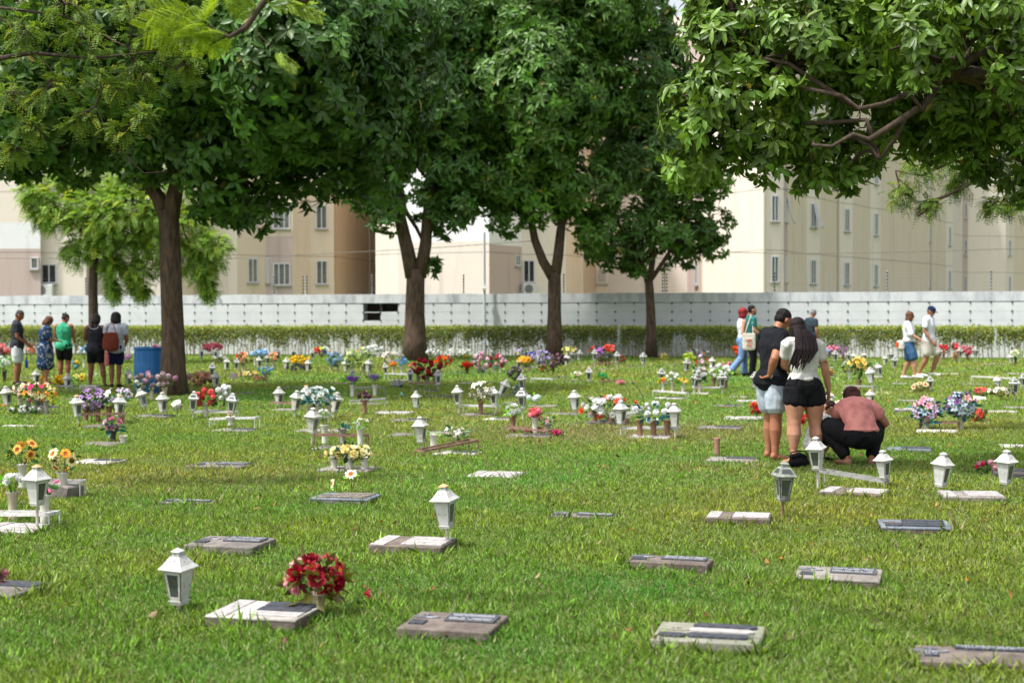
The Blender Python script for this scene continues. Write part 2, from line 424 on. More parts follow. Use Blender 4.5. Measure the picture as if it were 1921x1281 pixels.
# ------------------------------------------------------------------ apartment buildings
def paint(name, c, dark=.86):
    if name in MATS: return MATS[name]
    m = bpy.data.materials.new(name); m.use_nodes = True; n = m.node_tree.nodes; l = m.node_tree.links
    p = n['Principled BSDF']; p.inputs['Roughness'].default_value = .85; p.inputs['Specular IOR Level'].default_value = .2
    tc = n.new('ShaderNodeTexCoord'); sx = n.new('ShaderNodeSeparateXYZ'); l.new(tc.outputs['Object'], sx.inputs[0])
    def math_(op, a, b=None):
        q = n.new('ShaderNodeMath'); q.operation = op
        for i, v in enumerate((a, b)):
            if v is None: continue
            if isinstance(v, (int, float)): q.inputs[i].default_value = v
            else: l.new(v, q.inputs[i])
        return q.outputs[0]
    g = math_('LESS_THAN', math_('FRACT', math_('DIVIDE', math_('ADD', sx.outputs[2], 9.7), 2.8)), .018)   # storey groove
    cs = math_('LESS_THAN', math_('FRACT', math_('DIVIDE', sx.outputs[2], .2)), .09)                       # block courses
    nz = n.new('ShaderNodeTexNoise'); nz.inputs['Scale'].default_value = .8; nz.inputs['Detail'].default_value = 7; l.new(tc.outputs['Object'], nz.inputs['Vector'])
    mp = n.new('ShaderNodeMapping'); mp.inputs['Scale'].default_value = (2.2, 2.2, .22); l.new(tc.outputs['Object'], mp.inputs[0]); nz2 = n.new('ShaderNodeTexNoise'); nz2.inputs['Scale'].default_value = 1.0; nz2.inputs['Detail'].default_value = 6; l.new(mp.outputs[0], nz2.inputs['Vector'])
    mr = n.new('ShaderNodeMapRange'); mr.inputs[1].default_value = .55; mr.inputs[2].default_value = .8; l.new(nz2.outputs[0], mr.inputs[0]); streak = mr.outputs[0]
    k = math_('SUBTRACT', math_('ADD', .96, math_('MULTIPLY', nz.outputs[0], .08)), math_('ADD', math_('MULTIPLY', g, .4), math_('ADD', math_('MULTIPLY', cs, .045), math_('MULTIPLY', streak, .22))))
    hs = n.new('ShaderNodeHueSaturation'); hs.inputs['Color'].default_value = c; l.new(k, hs.inputs['Value']); l.new(hs.outputs[0], p.inputs['Base Color'])
    MATS[name] = m; return m
CREAM = paint('paint_cream', lin(226, 215, 203)); CREAM2 = paint('paint_tan_and_shaded_cream', lin(217, 201, 182)); CREAM3 = paint('paint_tan_deep', lin(198, 178, 154))  # second tone: tan walls, and cream with shade put into the colour
MAUVE = paint('paint_mauve', lin(190, 172, 166)); PINK = paint('paint_pinkish', lin(220, 208, 198)); WHITEP = paint('paint_white', lin(226, 226, 228))
PMATS = [CREAM, CREAM2, CREAM3, MAUVE, PINK, WHITEP]
GLASS = mat('window_glass', lin(86, 90, 92), .12, lin(120, 118, 110), 1.5, .35, .6, spec=.6)
FRAME = mat('window_frame', lin(205, 208, 212), .4)
def flr(px, Z): k = ray(px, 577); return Vector((k.x / k.y * Z, Z, 0))
def building(path, lb, wins, H=17.0, acs=(), back=14.0, pipes=()):
    """path: [(px, Z, material index, optional bands)] visible facade left to right. wins: (seg, px, width, zsill, height, storeys, kind)"""
    root = empty('apartment_building', (0, 0, 0)); tag(root, lb, 'building', 'apartment blocks beyond the wall')
    P = [flr(q[0], q[1]) for q in path]; b = MB()
    for i in range(len(P) - 1):
        bands = path[i][2]
        if not isinstance(bands, (list, tuple)): bands = [(0, H, bands)]
        for z0, z1, mi in bands:
            a, c = P[i], P[i + 1]; b.add([(a.x, a.y, z0), (c.x, c.y, z0), (c.x, c.y, z1), (a.x, a.y, z1)], [(0, 1, 2, 3)], mi)
    a, c = P[0], P[-1]; ks = [(a.x, a.y), (c.x, c.y), (c.x + back * .3, c.y + back), (a.x + back * .1, a.y + back)]
    n0 = P[:]; top = [(q.x, q.y, H) for q in P] + [(ks[2][0], ks[2][1], H), (ks[3][0], ks[3][1], H)]
    b.add(top, [tuple(range(len(top)))], 5)
    for (s, t) in (((ks[1]), (ks[2])), ((ks[2]), (ks[3])), ((ks[3]), (ks[0]))):
        b.add([(s[0], s[1], 0), (t[0], t[1], 0), (t[0], t[1], H), (s[0], s[1], H)], [(0, 1, 2, 3)], 1)
    b.build('wall', PMATS, root)
    for i, px, wd, zs, hh, st, kind in wins:
        a, c = P[i], P[i + 1]; d = (c - a); r = flr(px, 1.0)
        t = (a.x - r.x * a.y) / (r.x * d.y - d.x); o = a + d * t; d.normalize(); n_ = Vector((d.y, -d.x, 0))
        for k in range(st):
            M = Matrix.Translation(o + Vector((0, 0, zs + 2.8 * k))) @ Matrix(((d.x, -n_.x, 0, 0), (d.y, -n_.y, 0, 0), (0, 0, 1, 0), (0, 0, 0, 1)))
            f = MB(); w2 = wd / 2; t_ = .05
            f.box(-w2, -w2 + t_, -.05, .0, 0, hh); f.box(w2 - t_, w2, -.05, .0, 0, hh); f.box(-w2 + t_, w2 - t_, -.05, 0, 0, t_); f.box(-w2 + t_, w2 - t_, -.05, 0, hh - t_, hh)
            nm = {2: 1, 3: 2, 1: 0, 'vent': 0, 'curtain': 1, 'dark': 1}[kind]
            for j in range(1, nm + 1):
                xx = -w2 + wd * j / (nm + 1); f.box(xx - .025, xx + .025, -.045, 0, t_, hh - t_)
            if kind == 'vent':
                for j in range(1, 7): f.box(-w2 + t_, w2 - t_, -.04, 0, hh * j / 7 - .03, hh * j / 7 + .03)
            wo = f.build('window' if kind != 'vent' else 'vent_grille', FRAME if kind != 'vent' else CREAM, root, M)
            g = MB(); g.box(-w2 + t_, w2 - t_, -.018, -.008, t_, hh - t_); g.build('pane', GLASS if kind != 'dark' else mat('glass_dark', lin(30, 34, 38), .1, spec=.6), wo)
            g = MB(); g.box(-w2 - .05, w2 + .05, -.11, 0, -.07, -.004); g.build('sill', mat('sill_grey', lin(160, 155, 148), .8), wo)
            if kind == 'curtain' and k == 1:
                g = MB(); vs = []; n1 = 9
                for jj in range(7):
                    for ii in range(n1):
                        u = ii / (n1 - 1); v = jj / 6
                        vs.append((w2 * (-.2 + 1.1 * u) + .18 * v * v, -.08 - .30 * v * v - .03 * math.sin(u * 14), hh * (.97 - v * 1.02)))
                g.add(vs, [(j * n1 + i_, j * n1 + i_ + 1, (j + 1) * n1 + i_ + 1, (j + 1) * n1 + i_) for j in range(6) for i_ in range(n1 - 1)])
                g.smooth = True; co = g.build('curtain', mat('curtain', lin(222, 224, 232), .9, transl=.3), wo)
                sm = co.modifiers.new('s', 'SOLIDIFY'); sm.thickness = .01
    for px, Zp in pipes:
        q = flr(px, Zp); g = MB(); g.tube([(q.x, q.y - .08, 0), (q.x, q.y - .08, H - 1)], .055, 8); g.build('downpipe', mat('pipe_paint', lin(190, 178, 160), .7), root)
    for i, px, zs in acs:
        a, c = P[i], P[i + 1]; d = (c - a); r = flr(px, 1.0); t = (a.x - r.x * a.y) / (r.x * d.y - d.x); o = a + d * t; d.normalize(); n_ = Vector((d.y, -d.x, 0))
        M = Matrix.Translation(o + Vector((0, 0, zs))) @ Matrix(((d.x, -n_.x, 0, 0), (d.y, -n_.y, 0, 0), (0, 0, 1, 0), (0, 0, 0, 1)))
        g = MB(); g.box(-.4, .4, -.42, -.1, 0, .55, .03); u = g.build('air_conditioner', mat('ac_white', lin(205, 206, 204), .5), root, M)
        g = MB(); g.M = Matrix.Translation((-.1, -.421, .27)) @ Matrix.Rotation(math.pi / 2, 4, 'X'); g.lathe([(.22, 0), (.22, .012)], 20); g.build('fan_grille', mat('ac_dark', lin(110, 112, 112), .6), u)
        g = MB(); g.box(-.35, -.31, -.4, 0, -.05, -.003); g.box(.31, .35, -.4, 0, -.05, -.003); g.build('bracket', mat('ac_dark', lin(110, 112, 112), .6), u)
building([(-330, 66, [(0, 4.5, 3), (4.5, 5.7, 5), (5.7, 17, 0)]), (77, 66, 0), (78, 66.5, 0), (163, 66.5, 3), (168, 67.5, 4), (310, 67.5, 1), (352, 68.5, 0)],
         'cream block with white band and mauve base behind the leftmost group', [(0, 66, .36, 3.55, .55, 4, 1), (2, 93, .7, 2.9, .9, 4, 'dark')], acs=[(2, 87, 2.3)])
building([(352, 71, 0), (445, 69.8, 1), (500, 71, [(0, 5.3, 3), (5.3, 17, 1)]), (550, 71, 1), (583, 72, 1), (627, 72.3, 2), (704, 80, 0)],
         'cream and tan block with a mauve bay behind the gap between the trunks',
         [(1, 474, .58, 2.98, 1.2, 4, 2), (2, 529, .85, 2.86, 1.1, 4, 3), (4, 604, .56, 2.92, 1.2, 4, 2), (2, 503, .12, 2.98, 1.25, 4, 1)], pipes=((694, 78.8),))
building([(705, 70, 0), (746, 69, [(0, 4.85, 4), (4.85, 17, 5)]), (918, 67, [(0, 4.7, 3), (4.7, 17, 5)]), (979, 70, 0), (1062, 71, 0)],
         'pale block with mauve gable and white upper wall between the forked trunks', [(2, 971, .5, 3.75, .55, 4, 2), (3, 992, .62, 2.95, 1.1, 4, 'dark')], acs=[(3, 989, 2.35)])
building([(1062, 74, 0), (1094, 74, 2), (1118, 77, 1), (1140, 77, 4), (1289, 75, 3), (1318, 72, 0)],
         'pinkish block seen through the low crown of the thinnest tree', [(3 - 1, 1129, .55, 3.0, .8, 4, 'vent'), (4, 1307, .6, 2.85, 1.2, 4, 2)])
building([(1318, 70, 0), (1432, 65.5, 0), (1470, 66, 3), (1477, 67, 1), (1513, 70.5, 0), (1538, 71.3, 1), (1571, 74.3, 0), (1599, 75.2, 1), (1632, 78.2, 0), (1652, 79.2, 1), (1740, 86.6, 0), (1748, 87.3, 1), (1774, 91.6, 0), (1787, 92.5, 0)],  # darker bay sides: less light on the same cream, painted in
         'long cream block with stepped bays right of the centre trees',
         [(1, 1453, .42, 2.85, 1.2, 4, 2), (2, 1474, .3, 2.85, 1.2, 4, 'curtain'), (4, 1525, .45, 2.85, 1.2, 4, 'curtain'), (6, 1588, .42, 2.85, 1.2, 4, 2), (8, 1642.5, .42, 2.85, 1.2, 4, 2), (10, 1744, .25, 2.85, 1.2, 4, 1), (12, 1781, .3, 2.85, 1.2, 4, 1)], back=10, pipes=((1433, 65.6), (1571.5, 74.3), (1746, 86.9)))
building([(1787, 106, 4), (1805, 109, 3), (1815, 109.5, 0), (1886, 110, 0), (1901, 111, 1), (2080, 122, 1)],
         'farthest pinkish cream block at the right edge', [(1, 1810.5, .3, 2.85, 1.2, 5, 1), (3, 1893.5, .3, 2.85, 1.2, 5, 1)], back=12)

# ------------------------------------------------------------------ trees
BARK = mat('bark', lin(98, 81, 67), .95, lin(60, 48, 40), 14, .35, .65, bump=.9, bscale=26, stretch=(1, 1, .22))
BARK2 = mat('bark_grey', lin(88, 74, 63), .95, lin(58, 48, 41), 16, .35, .65, bump=.6, bscale=30, stretch=(1, 1, .4))
def wobble(pts, amp, seed):
    out = []
    for i, p in enumerate(pts):
        k = 0 if i in (0,) else 1
        out.append(p + Vector((noise.noise(Vector((seed, i * .7, 0))), noise.noise(Vector((0, seed, i * .7))), noise.noise(Vector((i * .7, 0, seed))) * .5)) * amp * k)
    return out
def curve(a, b, bow, n=7, seed=0):
    a = Vector(a); b = Vector(b); return wobble([a.lerp(b, i / (n - 1)) + Vector((0, 0, bow * math.sin(math.pi * i / (n - 1)))) for i in range(n)], (b - a).length * .07, seed)
def bark_tube(mb, pts, r0, r1, n=14, ridge=.08, flare=0.0, rads=None):
    """tapered limb with ridges"""
    N = len(pts); rr = rads or [r0 + (r1 - r0) * (i / (N - 1)) ** .8 for i in range(N)]
    if flare: rr[0] *= 1 + flare; rr[1] *= 1 + flare * .35
    b = len(mb.v); mb.tube(pts, rr, n)
    if ridge:
        for i in range(N):
            for k in range(n):
                j = b + i * n + k; v = Vector(mb.v[j]); c = Vector(pts[i])
                mb.v[j] = tuple(c + (v - c) * (1 + ridge * math.sin(k * 2.4) + ridge * noise.noise(v * 3)))
def airy_or_full(loc, lobes, Y, dens, seed):
    """returns rosette centres and axes from lobes [(px,py,dY,r)]"""
    rg = np.random.default_rng(seed); cs = []; rs = []
    for q in lobes: cs.append(np.array(dp(q[0], q[1], Y + q[2]))); rs.append(q[3])
    Cs = []; As = []; G = []
    for i, (c, r) in enumerate(zip(cs, rs)):
        ns = int(9 + 7 * r * r); dirs = unit(rg.normal(size=(ns, 3))); 
        for d in dirs:
            rho = r * rg.uniform(.26, .42); cc = c + d * r * rg.uniform(.62, .80) * np.array([1, 1, .95]); m = int(dens * 2 * np.pi * rho * rho) + 3
            u = unit(rg.normal(size=(m, 3)) + d * .8 + np.array([0, 0, .35])); p = cc + u * rho * rg.uniform(.55, 1.08, (m, 1))
            Cs.append(p); As.append(unit(u + d * .6 + np.array([0, 0, .25]))); G.append(np.full(m, rg.uniform(.75, 1.25)))
        m = int(dens * 4 * r * r); u = unit(rg.normal(size=(m, 3))); Cs.append(c + u * r * rg.uniform(.2, .75, (m, 1))); As.append(u); G.append(np.full(m, 1.0))
    C = np.concatenate(Cs); A = np.concatenate(As); G = np.concatenate(G)
    keep = np.ones(len(C), bool)
    for c, r in zip(cs, rs): keep &= np.linalg.norm(C - c, axis=1) > r * .35
    return C[keep], A[keep], G[keep], [Vector(c) for c in cs], rs
def big_tree(lb, base, Y, trunkpts, r0, forks, lobes, dens, k, L, W, col, seed, six=False, droop=.45, bark=None, trans=None, name='shade_tree', limbs_r=.11, group='broad leaved shade trees'):
    """trunkpts: px,py list from ground up, forks: list of (px,py list) from fork up. Everything stands at depth Y"""
    b0 = gp(*base) if base else trunkpts[0]
    r = empty(name, (0, 0, 0)); tag(r, lb, 'tree', group)
    C, A, G, cs, rs = airy_or_full(None, lobes, Y, dens, seed)
    mb = MB(); mb.smooth = True
    T = [dp(x, y, Y) for x, y in trunkpts]
    T[0].z = -0.05
    bark_tube(mb, T, r0, r0 * .82, 18, .05, .32)
    ends = []
    for f in forks:
        F = [dp(x, y, Y + (q if q else 0)) for x, y, q, rr in f]; bark_tube(mb, F, 0, 0, 12, .05, rads=[q[3] for q in f]); ends.append((F[-1], f[-1][3]))
    for i, c in enumerate(cs):
        e, er = min(ends, key=lambda q: (q[0] - c).length); q = curve(e, c, .15, 6, seed + i)
        bark_tube(mb, q, min(er, limbs_r), .025, 7, 0)
        for j in range(3):
            d = Vector(rdir(1)[0]); d.z = abs(d.z) * .5; bark_tube(mb, curve(c - (c - e) * .15, c + d * rs[i] * .8, .05, 5, seed + i * 7 + j), .03, .008, 5, 0)
    mb.build('trunk', bark or BARK, r)
    V = rosettes(C, A, k, L, W, droop=droop, six=six)
    n = len(C); Cc = np.array([col]) * G[:, None] * RNG.uniform(.7, 1.35, (n, 1)) * (1 + RNG.normal(size=(n, 3)) * .05)
    Cc = np.repeat(Cc, k, 0) * RNG.uniform(.7, 1.3, (n * k, 1)); yl = RNG.uniform(size=n * k) < .008; Cc[yl] = np.array([.30, .24, .05])
    link('crown', npmesh('crown', V, 8 if six else 4, LEAFF6 if six else LEAFF, np.clip(Cc, .005, .8), trans or leafmat('leaf_broad', .42, .28, .4)), r)
    return r
FAST = False
big_tree('thick dark trunked shade tree beside the blue barrel', (325, 740), 27.9,
         [(327, 744), (325, 700), (325, 640), (322, 560), (319, 480), (317, 420), (316, 395)], .235,
         [[(314, 410, 0, .17), (296, 370, 0, .14), (272, 335, .1, .12), (240, 280, .2, .09)], [(318, 410, 0, .18), (328, 360, 0, .15), (345, 290, .2, .12), (380, 200, .3, .09)]],
         [(40, 165, 0, 1.75), (175, 160, .9, 1.8), (430, 255, 0, 1.65), (610, 205, 0, 1.8), (700, 290, -.3, 1.12), (300, 40, -1.4, 2.1), (520, -20, -.5, 2.3), (100, -60, 0, 2.2), (330, -190, 0, 2.5),
          (680, 50, .3, 1.55), (330, 215, 1.8, 1.6), (-140, 130, 0, 2.0), (500, 335, 1.2, .95), (560, 120, -1.8, 1.7), (420, 380, .5, .55), (480, 400, .2, .4), (760, 150, 0, .9), (150, 290, .3, .6), (30, 300, 0, .5), (260, 300, -.3, .55)],
         9.5, 7, .25, .10, (.066, .150, .024), 21, six=True)
big_tree('forked shade tree with two limbs, behind the red roses', (778, 676), 45.5,
         [(778, 676), (778, 640), (778, 590), (779, 540), (780, 505)], .34,
         [[(774, 520, 0, .25), (764, 470, 0, .22), (750, 410, 0, .19), (735, 340, 0, .13)], [(786, 520, 0, .22), (798, 460, 0, .19), (802, 400, 0, .17), (815, 320, 0, .12)]],
         [(700, 335, 0, 1.35), (790, 330, 0, 1.4), (860, 330, 0, 1.3), (720, 200, 0, 2.1), (850, 180, 0, 2.1), (790, 60, 0, 2.5), (690, 40, 0, 2.0), (728, 405, -.5, .6), (838, 408, 0, .65), (880, 60, 0, 1.9), (860, 390, -.5, .6), (810, 500, .2, .22)],
         8.5, 7, .30, .12, (.072, .165, .030), 22, limbs_r=.13)
big_tree('middle shade tree whose trunk splits into a slanting and an upright limb', (1040, 670), 46.0,
         [(1040, 672), (1040, 630), (1040, 580), (1040, 530), (1040, 512)], .235,
         [[(1037, 522, 0, .17), (1018, 490, 0, .15), (1003, 450, 0, .13), (990, 380, 0, .1)], [(1041, 520, 0, .18), (1047, 480, 0, .17), (1051, 440, 0, .15), (1060, 370, 0, .1)]],
         [(1000, 335, 0, 1.75), (1090, 350, 0, 1.4), (920, 335, 0, 1.25), (1000, 180, -.8, 2.4), (1090, 180, 0, 1.7), (905, 190, 0, 1.7), (1000, 20, 0, 2.7), (900, 0, 0, 2.0), (1100, 20, 0, 2.0), (1115, 430, 0, .8), (950, 405, 0, .65), (1010, 270, -1.4, 1.3)],
         8.5, 7, .30, .12, (.098, .21, .030), 23)
big_tree('slender shade tree with the thinnest dark trunk and low hanging crown', (1221, 668), 47.5,
         [(1222, 669), (1222, 630), (1221, 590), (1219, 550), (1217, 525)], .165,
         [[(1216, 532, 0, .11), (1208, 505, 0, .09), (1195, 470, 0, .08)], [(1218, 530, 0, .12), (1224, 490, 0, .1), (1222, 420, 0, .09)], [(1219, 528, 0, .08), (1245, 490, 0, .07), (1270, 450, 0, .06)]],
         [(1170, 440, 0, 1.2), (1255, 425, 0, 1.3), (1320, 415, 0, .95), (1220, 310, 0, 1.9), (1310, 310, 0, 1.25), (1190, 150, .5, 2.0), (1245, 210, 0, 1.4), (1185, 20, 0, 1.5), (1120, 468, 0, .6), (1190, 495, 0, .5), (1340, 465, 0, .45), (1290, 480, 0, .45), (1225, 60, .2, 1.0)],
         8.5, 7, .28, .115, (.080, .170, .030), 24)
big_tree('near shade tree reaching in from the right with long drooping branches', None, 14.0,
         [(2330, 860), (2325, 640), (2300, 420), (2260, 250), (2200, 120)], .22,
         [[(2240, 200, -.1, .08), (2050, 150, -.3, .055), (1900, 132, -.5, .045), (1790, 142, -.5, .03)],
          [(2230, 160, 0, .08), (2000, 20, -.2, .06), (1880, 30, -.4, .05), (1820, 75, -.5, .040), (1770, 135, -.5, .036), (1740, 190, -.5, .034), (1690, 225, -.5, .031), (1630, 262, -.5, .027), (1600, 252, -.5, .022), (1560, 275, -.5, .017), (1525, 272, -.4, .015)],
          [(1755, 165, -.5, .034), (1730, 205, -.55, .031), (1705, 175, -.5, .028), (1660, 195, -.5, .025), (1610, 205, -.55, .023), (1580, 180, -.5, .020), (1520, 168, -.4, .02), (1450, 150, -.2, .015)],
          [(1700, 215, -.5, .03), (1680, 260, -.4, .022), (1650, 300, -.3, .012)],
          [(1640, 262, -.5, .03), (1625, 225, -.4, .02), (1560, 230, -.2, .02), (1400, 235, 0, .014)],
          [(1610, 205, -.5, .03), (1480, 120, -.2, .02), (1380, 100, 0, .013)]],
         [(1335, 245, 0, .46), (1300, 300, .1, .3), (1400, 180, 0, .6), (1420, 285, .1, .38), (1480, 250, .2, .45), (1555, 275, .4, .36), (1500, 120, 0, .6), (1600, 150, .7, .5), (1615, 285, .5, .27), (1350, 95, 0, .45), (1305, 190, 0, .33),
          (1450, 30, 0, .55), (1590, 20, 0, .55), (1740, 50, .4, .55), (1880, 50, .1, .5), (1860, 170, .2, .38), (1930, 190, 0, .4), (1700, 160, .9, .45), (1790, 215, .9, .36), (2010, 60, 0, .6), (1370, 5, .2, .42), (1320, 30, .4, .2), (1870, 240, .6, .3), (2040, 220, 0, .6), (1720, 90, -.9, .36), (1840, 20, -.9, .4), (1905, 110, -.9, .3), (1780, 190, -.1, .22), (1680, 30, -.6, .4), (1930, 250, 0, .25), (1860, 130, .8, .4), (1640, 100, -.2, .35), (1750, 255, .9, .3), (1850, 285, .9, .27), (1690, 225, 1.0, .34), (1930, 325, .8, .3), (1520, 330, .2, .17), (1590, 325, .3, .15), (1660, 60, .9, .6)],
         62, 6, .15, .055, (.112, .20, .024), 25, six=True, droop=.75, limbs_r=.035, bark=BARK2)

def compound(C, D, Ln, pairs, l, w, sag=.5, seed=0):
    """pinnate leaves: C base, D direction"""
    n = len(C); D = unit(D); side = unit(np.cross(D, np.array([[0, 0, 1.]]) + RNG.normal(size=(n, 3)) * .25)); out = []
    for j in range(pairs):
        t = (j + 1) / pairs; p = C + D * (Ln * t)[:, None]; p[:, 2] -= sag * Ln * t * t * .6
        dd = unit(D + np.array([[0, 0, -sag * t]]))
        for s in (-1, 1):
            q = unit(side * s + dd * .55 + RNG.normal(size=(n, 3)) * .12); S = unit(np.cross(q, np.cross(dd, side * s)) * s + dd * .0 + 1e-6)
            S = unit(np.cross(np.cross(dd, side), q))
            k = math.sin(math.pi * (.15 + .75 * t)) * .5 + .55
            out.append(leafverts(p, q, S, l * k * RNG.uniform(.8, 1.15, n), w * k * np.ones(n), .1, .2).reshape(n, 4, 3))
    return np.stack(out, 1).reshape(-1, 3), pairs * 2
def airy_tree(lb, Y, trunk, r0, limbs, lobes, dens, per, Ln, pairs, l, w, col, seed, name='feathery_tree', bark=None, twigs=10, sag=.6, group='feathery leaved trees', ytip=.1):
    rg = np.random.default_rng(seed); r = empty(name, (0, 0, 0)); tag(r, lb, 'tree', group)
    cs = [dp(q[0], q[1], Y + q[2]) for q in lobes]; rs = [q[3] for q in lobes]
    mb = MB(); mb.smooth = True; T = [dp(x, y, Y) for x, y in trunk]; T[0].z = -.05; bark_tube(mb, T, r0, r0 * .8, 12, .05, .2); ends = [(T[-1], r0 * .5)]
    for f in limbs:
        F = [dp(x, y, Y + q) for x, y, q, rr in f]; bark_tube(mb, F, 0, 0, 8, .03, rads=[q[3] for q in f]); ends += [(p, max(f[-1][3], .012)) for p in F[1:]]
    tw = []; 
    for i, c in enumerate(cs):
        e, er = min(ends, key=lambda q: (q[0] - c).length); q = curve(e, c, rs[i] * .15, 6, seed + i * 3); bark_tube(mb, q, min(er, .03), .01, 6, 0)
        for j in range(int(twigs)):
            s = q[rg.integers(2, 6)]; d = Vector(rdir(1)[0]); d.z = d.z * .6 - .05; e2 = c + d * rs[i] * rg.uniform(.6, 1.05); z = curve(s, e2, rs[i] * .12, 6, seed * 3 + i * 17 + j)
            bark_tube(mb, z, .009, .003, 4, 0); tw.append(z)
    mb.build('trunk', bark or BARK2, r)
    Cs = []; Ds = []
    for z in tw:
        for k in range(per):
            t = rg.uniform(.35, 1); a = t * 5; i0 = min(int(a), 4); p = z[i0].lerp(z[i0 + 1], a - i0); d = (z[i0 + 1] - z[i0]).normalized(); dv = Vector(rdir(1)[0]); Cs.append(p); Ds.append((d * .7 + dv * .9))
    if dens:
        for c, rr in zip(cs, rs):
            m = int(dens * rr * rr * 12); u = unit(rg.normal(size=(m, 3))); pp = np.array(c) + u * rr * rg.uniform(.45, 1.0, (m, 1)); Cs += [Vector(x) for x in pp]; Ds += [Vector(x) for x in unit(u + rg.normal(size=(m, 3)) * .5)]
    C = np.array([tuple(x) for x in Cs]); D = np.array([tuple(x) for x in Ds]); n = len(C)
    V, q = compound(C, D, Ln * rg.uniform(.6, 1.15, n), pairs, l, w, sag)
    cc = np.array([col]) * rg.uniform(.65, 1.45, (n, 1)); yy = rg.uniform(size=n) < ytip; cc[yy] *= np.array([1.9, 1.35, .9])
    link('crown', npmesh('crown', V, 4, LEAFF, np.repeat(cc, q, 0), leafmat('leaf_fine', .5, .42)), r)
    return r
airy_tree('small bright green feathery tree with a pale slim trunk by the wall', 44.0, [(176, 660), (175, 600), (174, 540), (176, 500), (180, 470)], .15,
          [[(180, 480, 0, .1), (160, 440, 0, .08), (120, 400, .1, .04)], [(180, 480, 0, .1), (205, 430, 0, .09), (270, 390, 0, .06), (330, 400, 0, .04)], [(205, 430, 0, .06), (200, 370, .1, .04)]],
          [(190, 405, 0, 1.1), (125, 385, .3, .95), (325, 420, .3, 1.25), (250, 395, 0, 1.2), (395, 465, 0, .6), (385, 515, 0, .4), (85, 400, 0, .5), (60, 360, 0, .5), (215, 500, 0, .38), (262, 515, 0, .4), (200, 455, 0, .7), (330, 480, .4, .75), (270, 455, .4, .8), (240, 330, .5, 1.0), (130, 330, .5, .8), (150, 470, .2, .5), (215, 545, 0, .16), (268, 548, .2, .18), (392, 548, 0, .2)],
          26, 12, .34, 7, .11, .042, (.22, .36, .06), 31, twigs=13, sag=.8)
airy_tree('twiggy yellow green feathery tree hanging in at the upper right', 19.0, [(2200, 800), (2190, 600), (2160, 430), (2120, 330)], .14,
          [[(2130, 350, 0, .07), (2000, 280, 0, .06), (1921, 286, 0, .05), (1850, 312, 0, .035), (1790, 300, 0, .03), (1730, 330, 0, .016), (1680, 320, .1, .01)],
           [(1860, 308, 0, .03), (1810, 350, 0, .025), (1765, 372, 0, .022), (1722, 405, -.1, .018)], [(1850, 312, 0, .03), (1840, 260, .1, .02), (1800, 220, .2, .015)], [(1921, 286, 0, .03), (1900, 340, .1, .02), (1880, 380, .1, .012)]],
          [(1790, 300, .2, .38), (1850, 270, .3, .42), (1720, 320, .1, .3), (1690, 370, .1, .2), (1905, 330, .1, .36), (1900, 385, .1, .2), (1800, 345, .2, .25), (1740, 385, 0, .16), (1960, 300, 0, .5), (1810, 225, .4, .4), (1860, 385, .2, .16), (1710, 250, .5, .28)],
          40, 8, .15, 7, .042, .016, (.13, .22, .035), 32, twigs=11, ytip=.2)
airy_tree('twiggy feathery tree hanging in at the upper left corner', 13.0, [(-560, 880), (-550, 600), (-500, 350), (-420, 180)], .16,
          [[(-430, 200, 0, .06), (-200, 40, 0, .035), (-40, 10, 0, .012), (40, 60, 0, .007), (110, 150, 0, .0065), (180, 200, 0, .006), (210, 270, 0, .0055), (270, 325, 0, .0045), (315, 322, 0, .006)],
           [(-200, 40, 0, .05), (-60, 120, 0, .018), (20, 180, 0, .012), (90, 260, 0, .007)], [(-40, 10, 0, .015), (120, 30, .1, .011), (240, 90, .1, .008), (330, 130, 0, .008)], [(-430, 200, 0, .05), (-150, 260, 0, .03), (-40, 290, 0, .02), (40, 280, 0, .01)], [(-60, 120, 0, .03), (60, 100, .1, .02), (170, 110, .1, .014), (320, 95, 0, .006)]],
          [(50, 70, 0, .36), (170, 80, .1, .34), (290, 90, .1, .3), (90, 170, 0, .28), (200, 160, .1, .26), (60, 240, 0, .18), (255, 150, .2, .25), (270, 215, 0, .13), (225, 245, 0, .12), (20, 180, 0, .22), (25, 285, 0, .12), (150, 230, 0, .14), (120, 10, 0, .4), (260, 20, .2, .35), (-60, 200, 0, .4), (330, 40, .3, .25), (350, 120, .2, .14)],
          9, 7, .13, 7, .036, .0135, (.14, .23, .035), 33, twigs=13, ytip=.1)
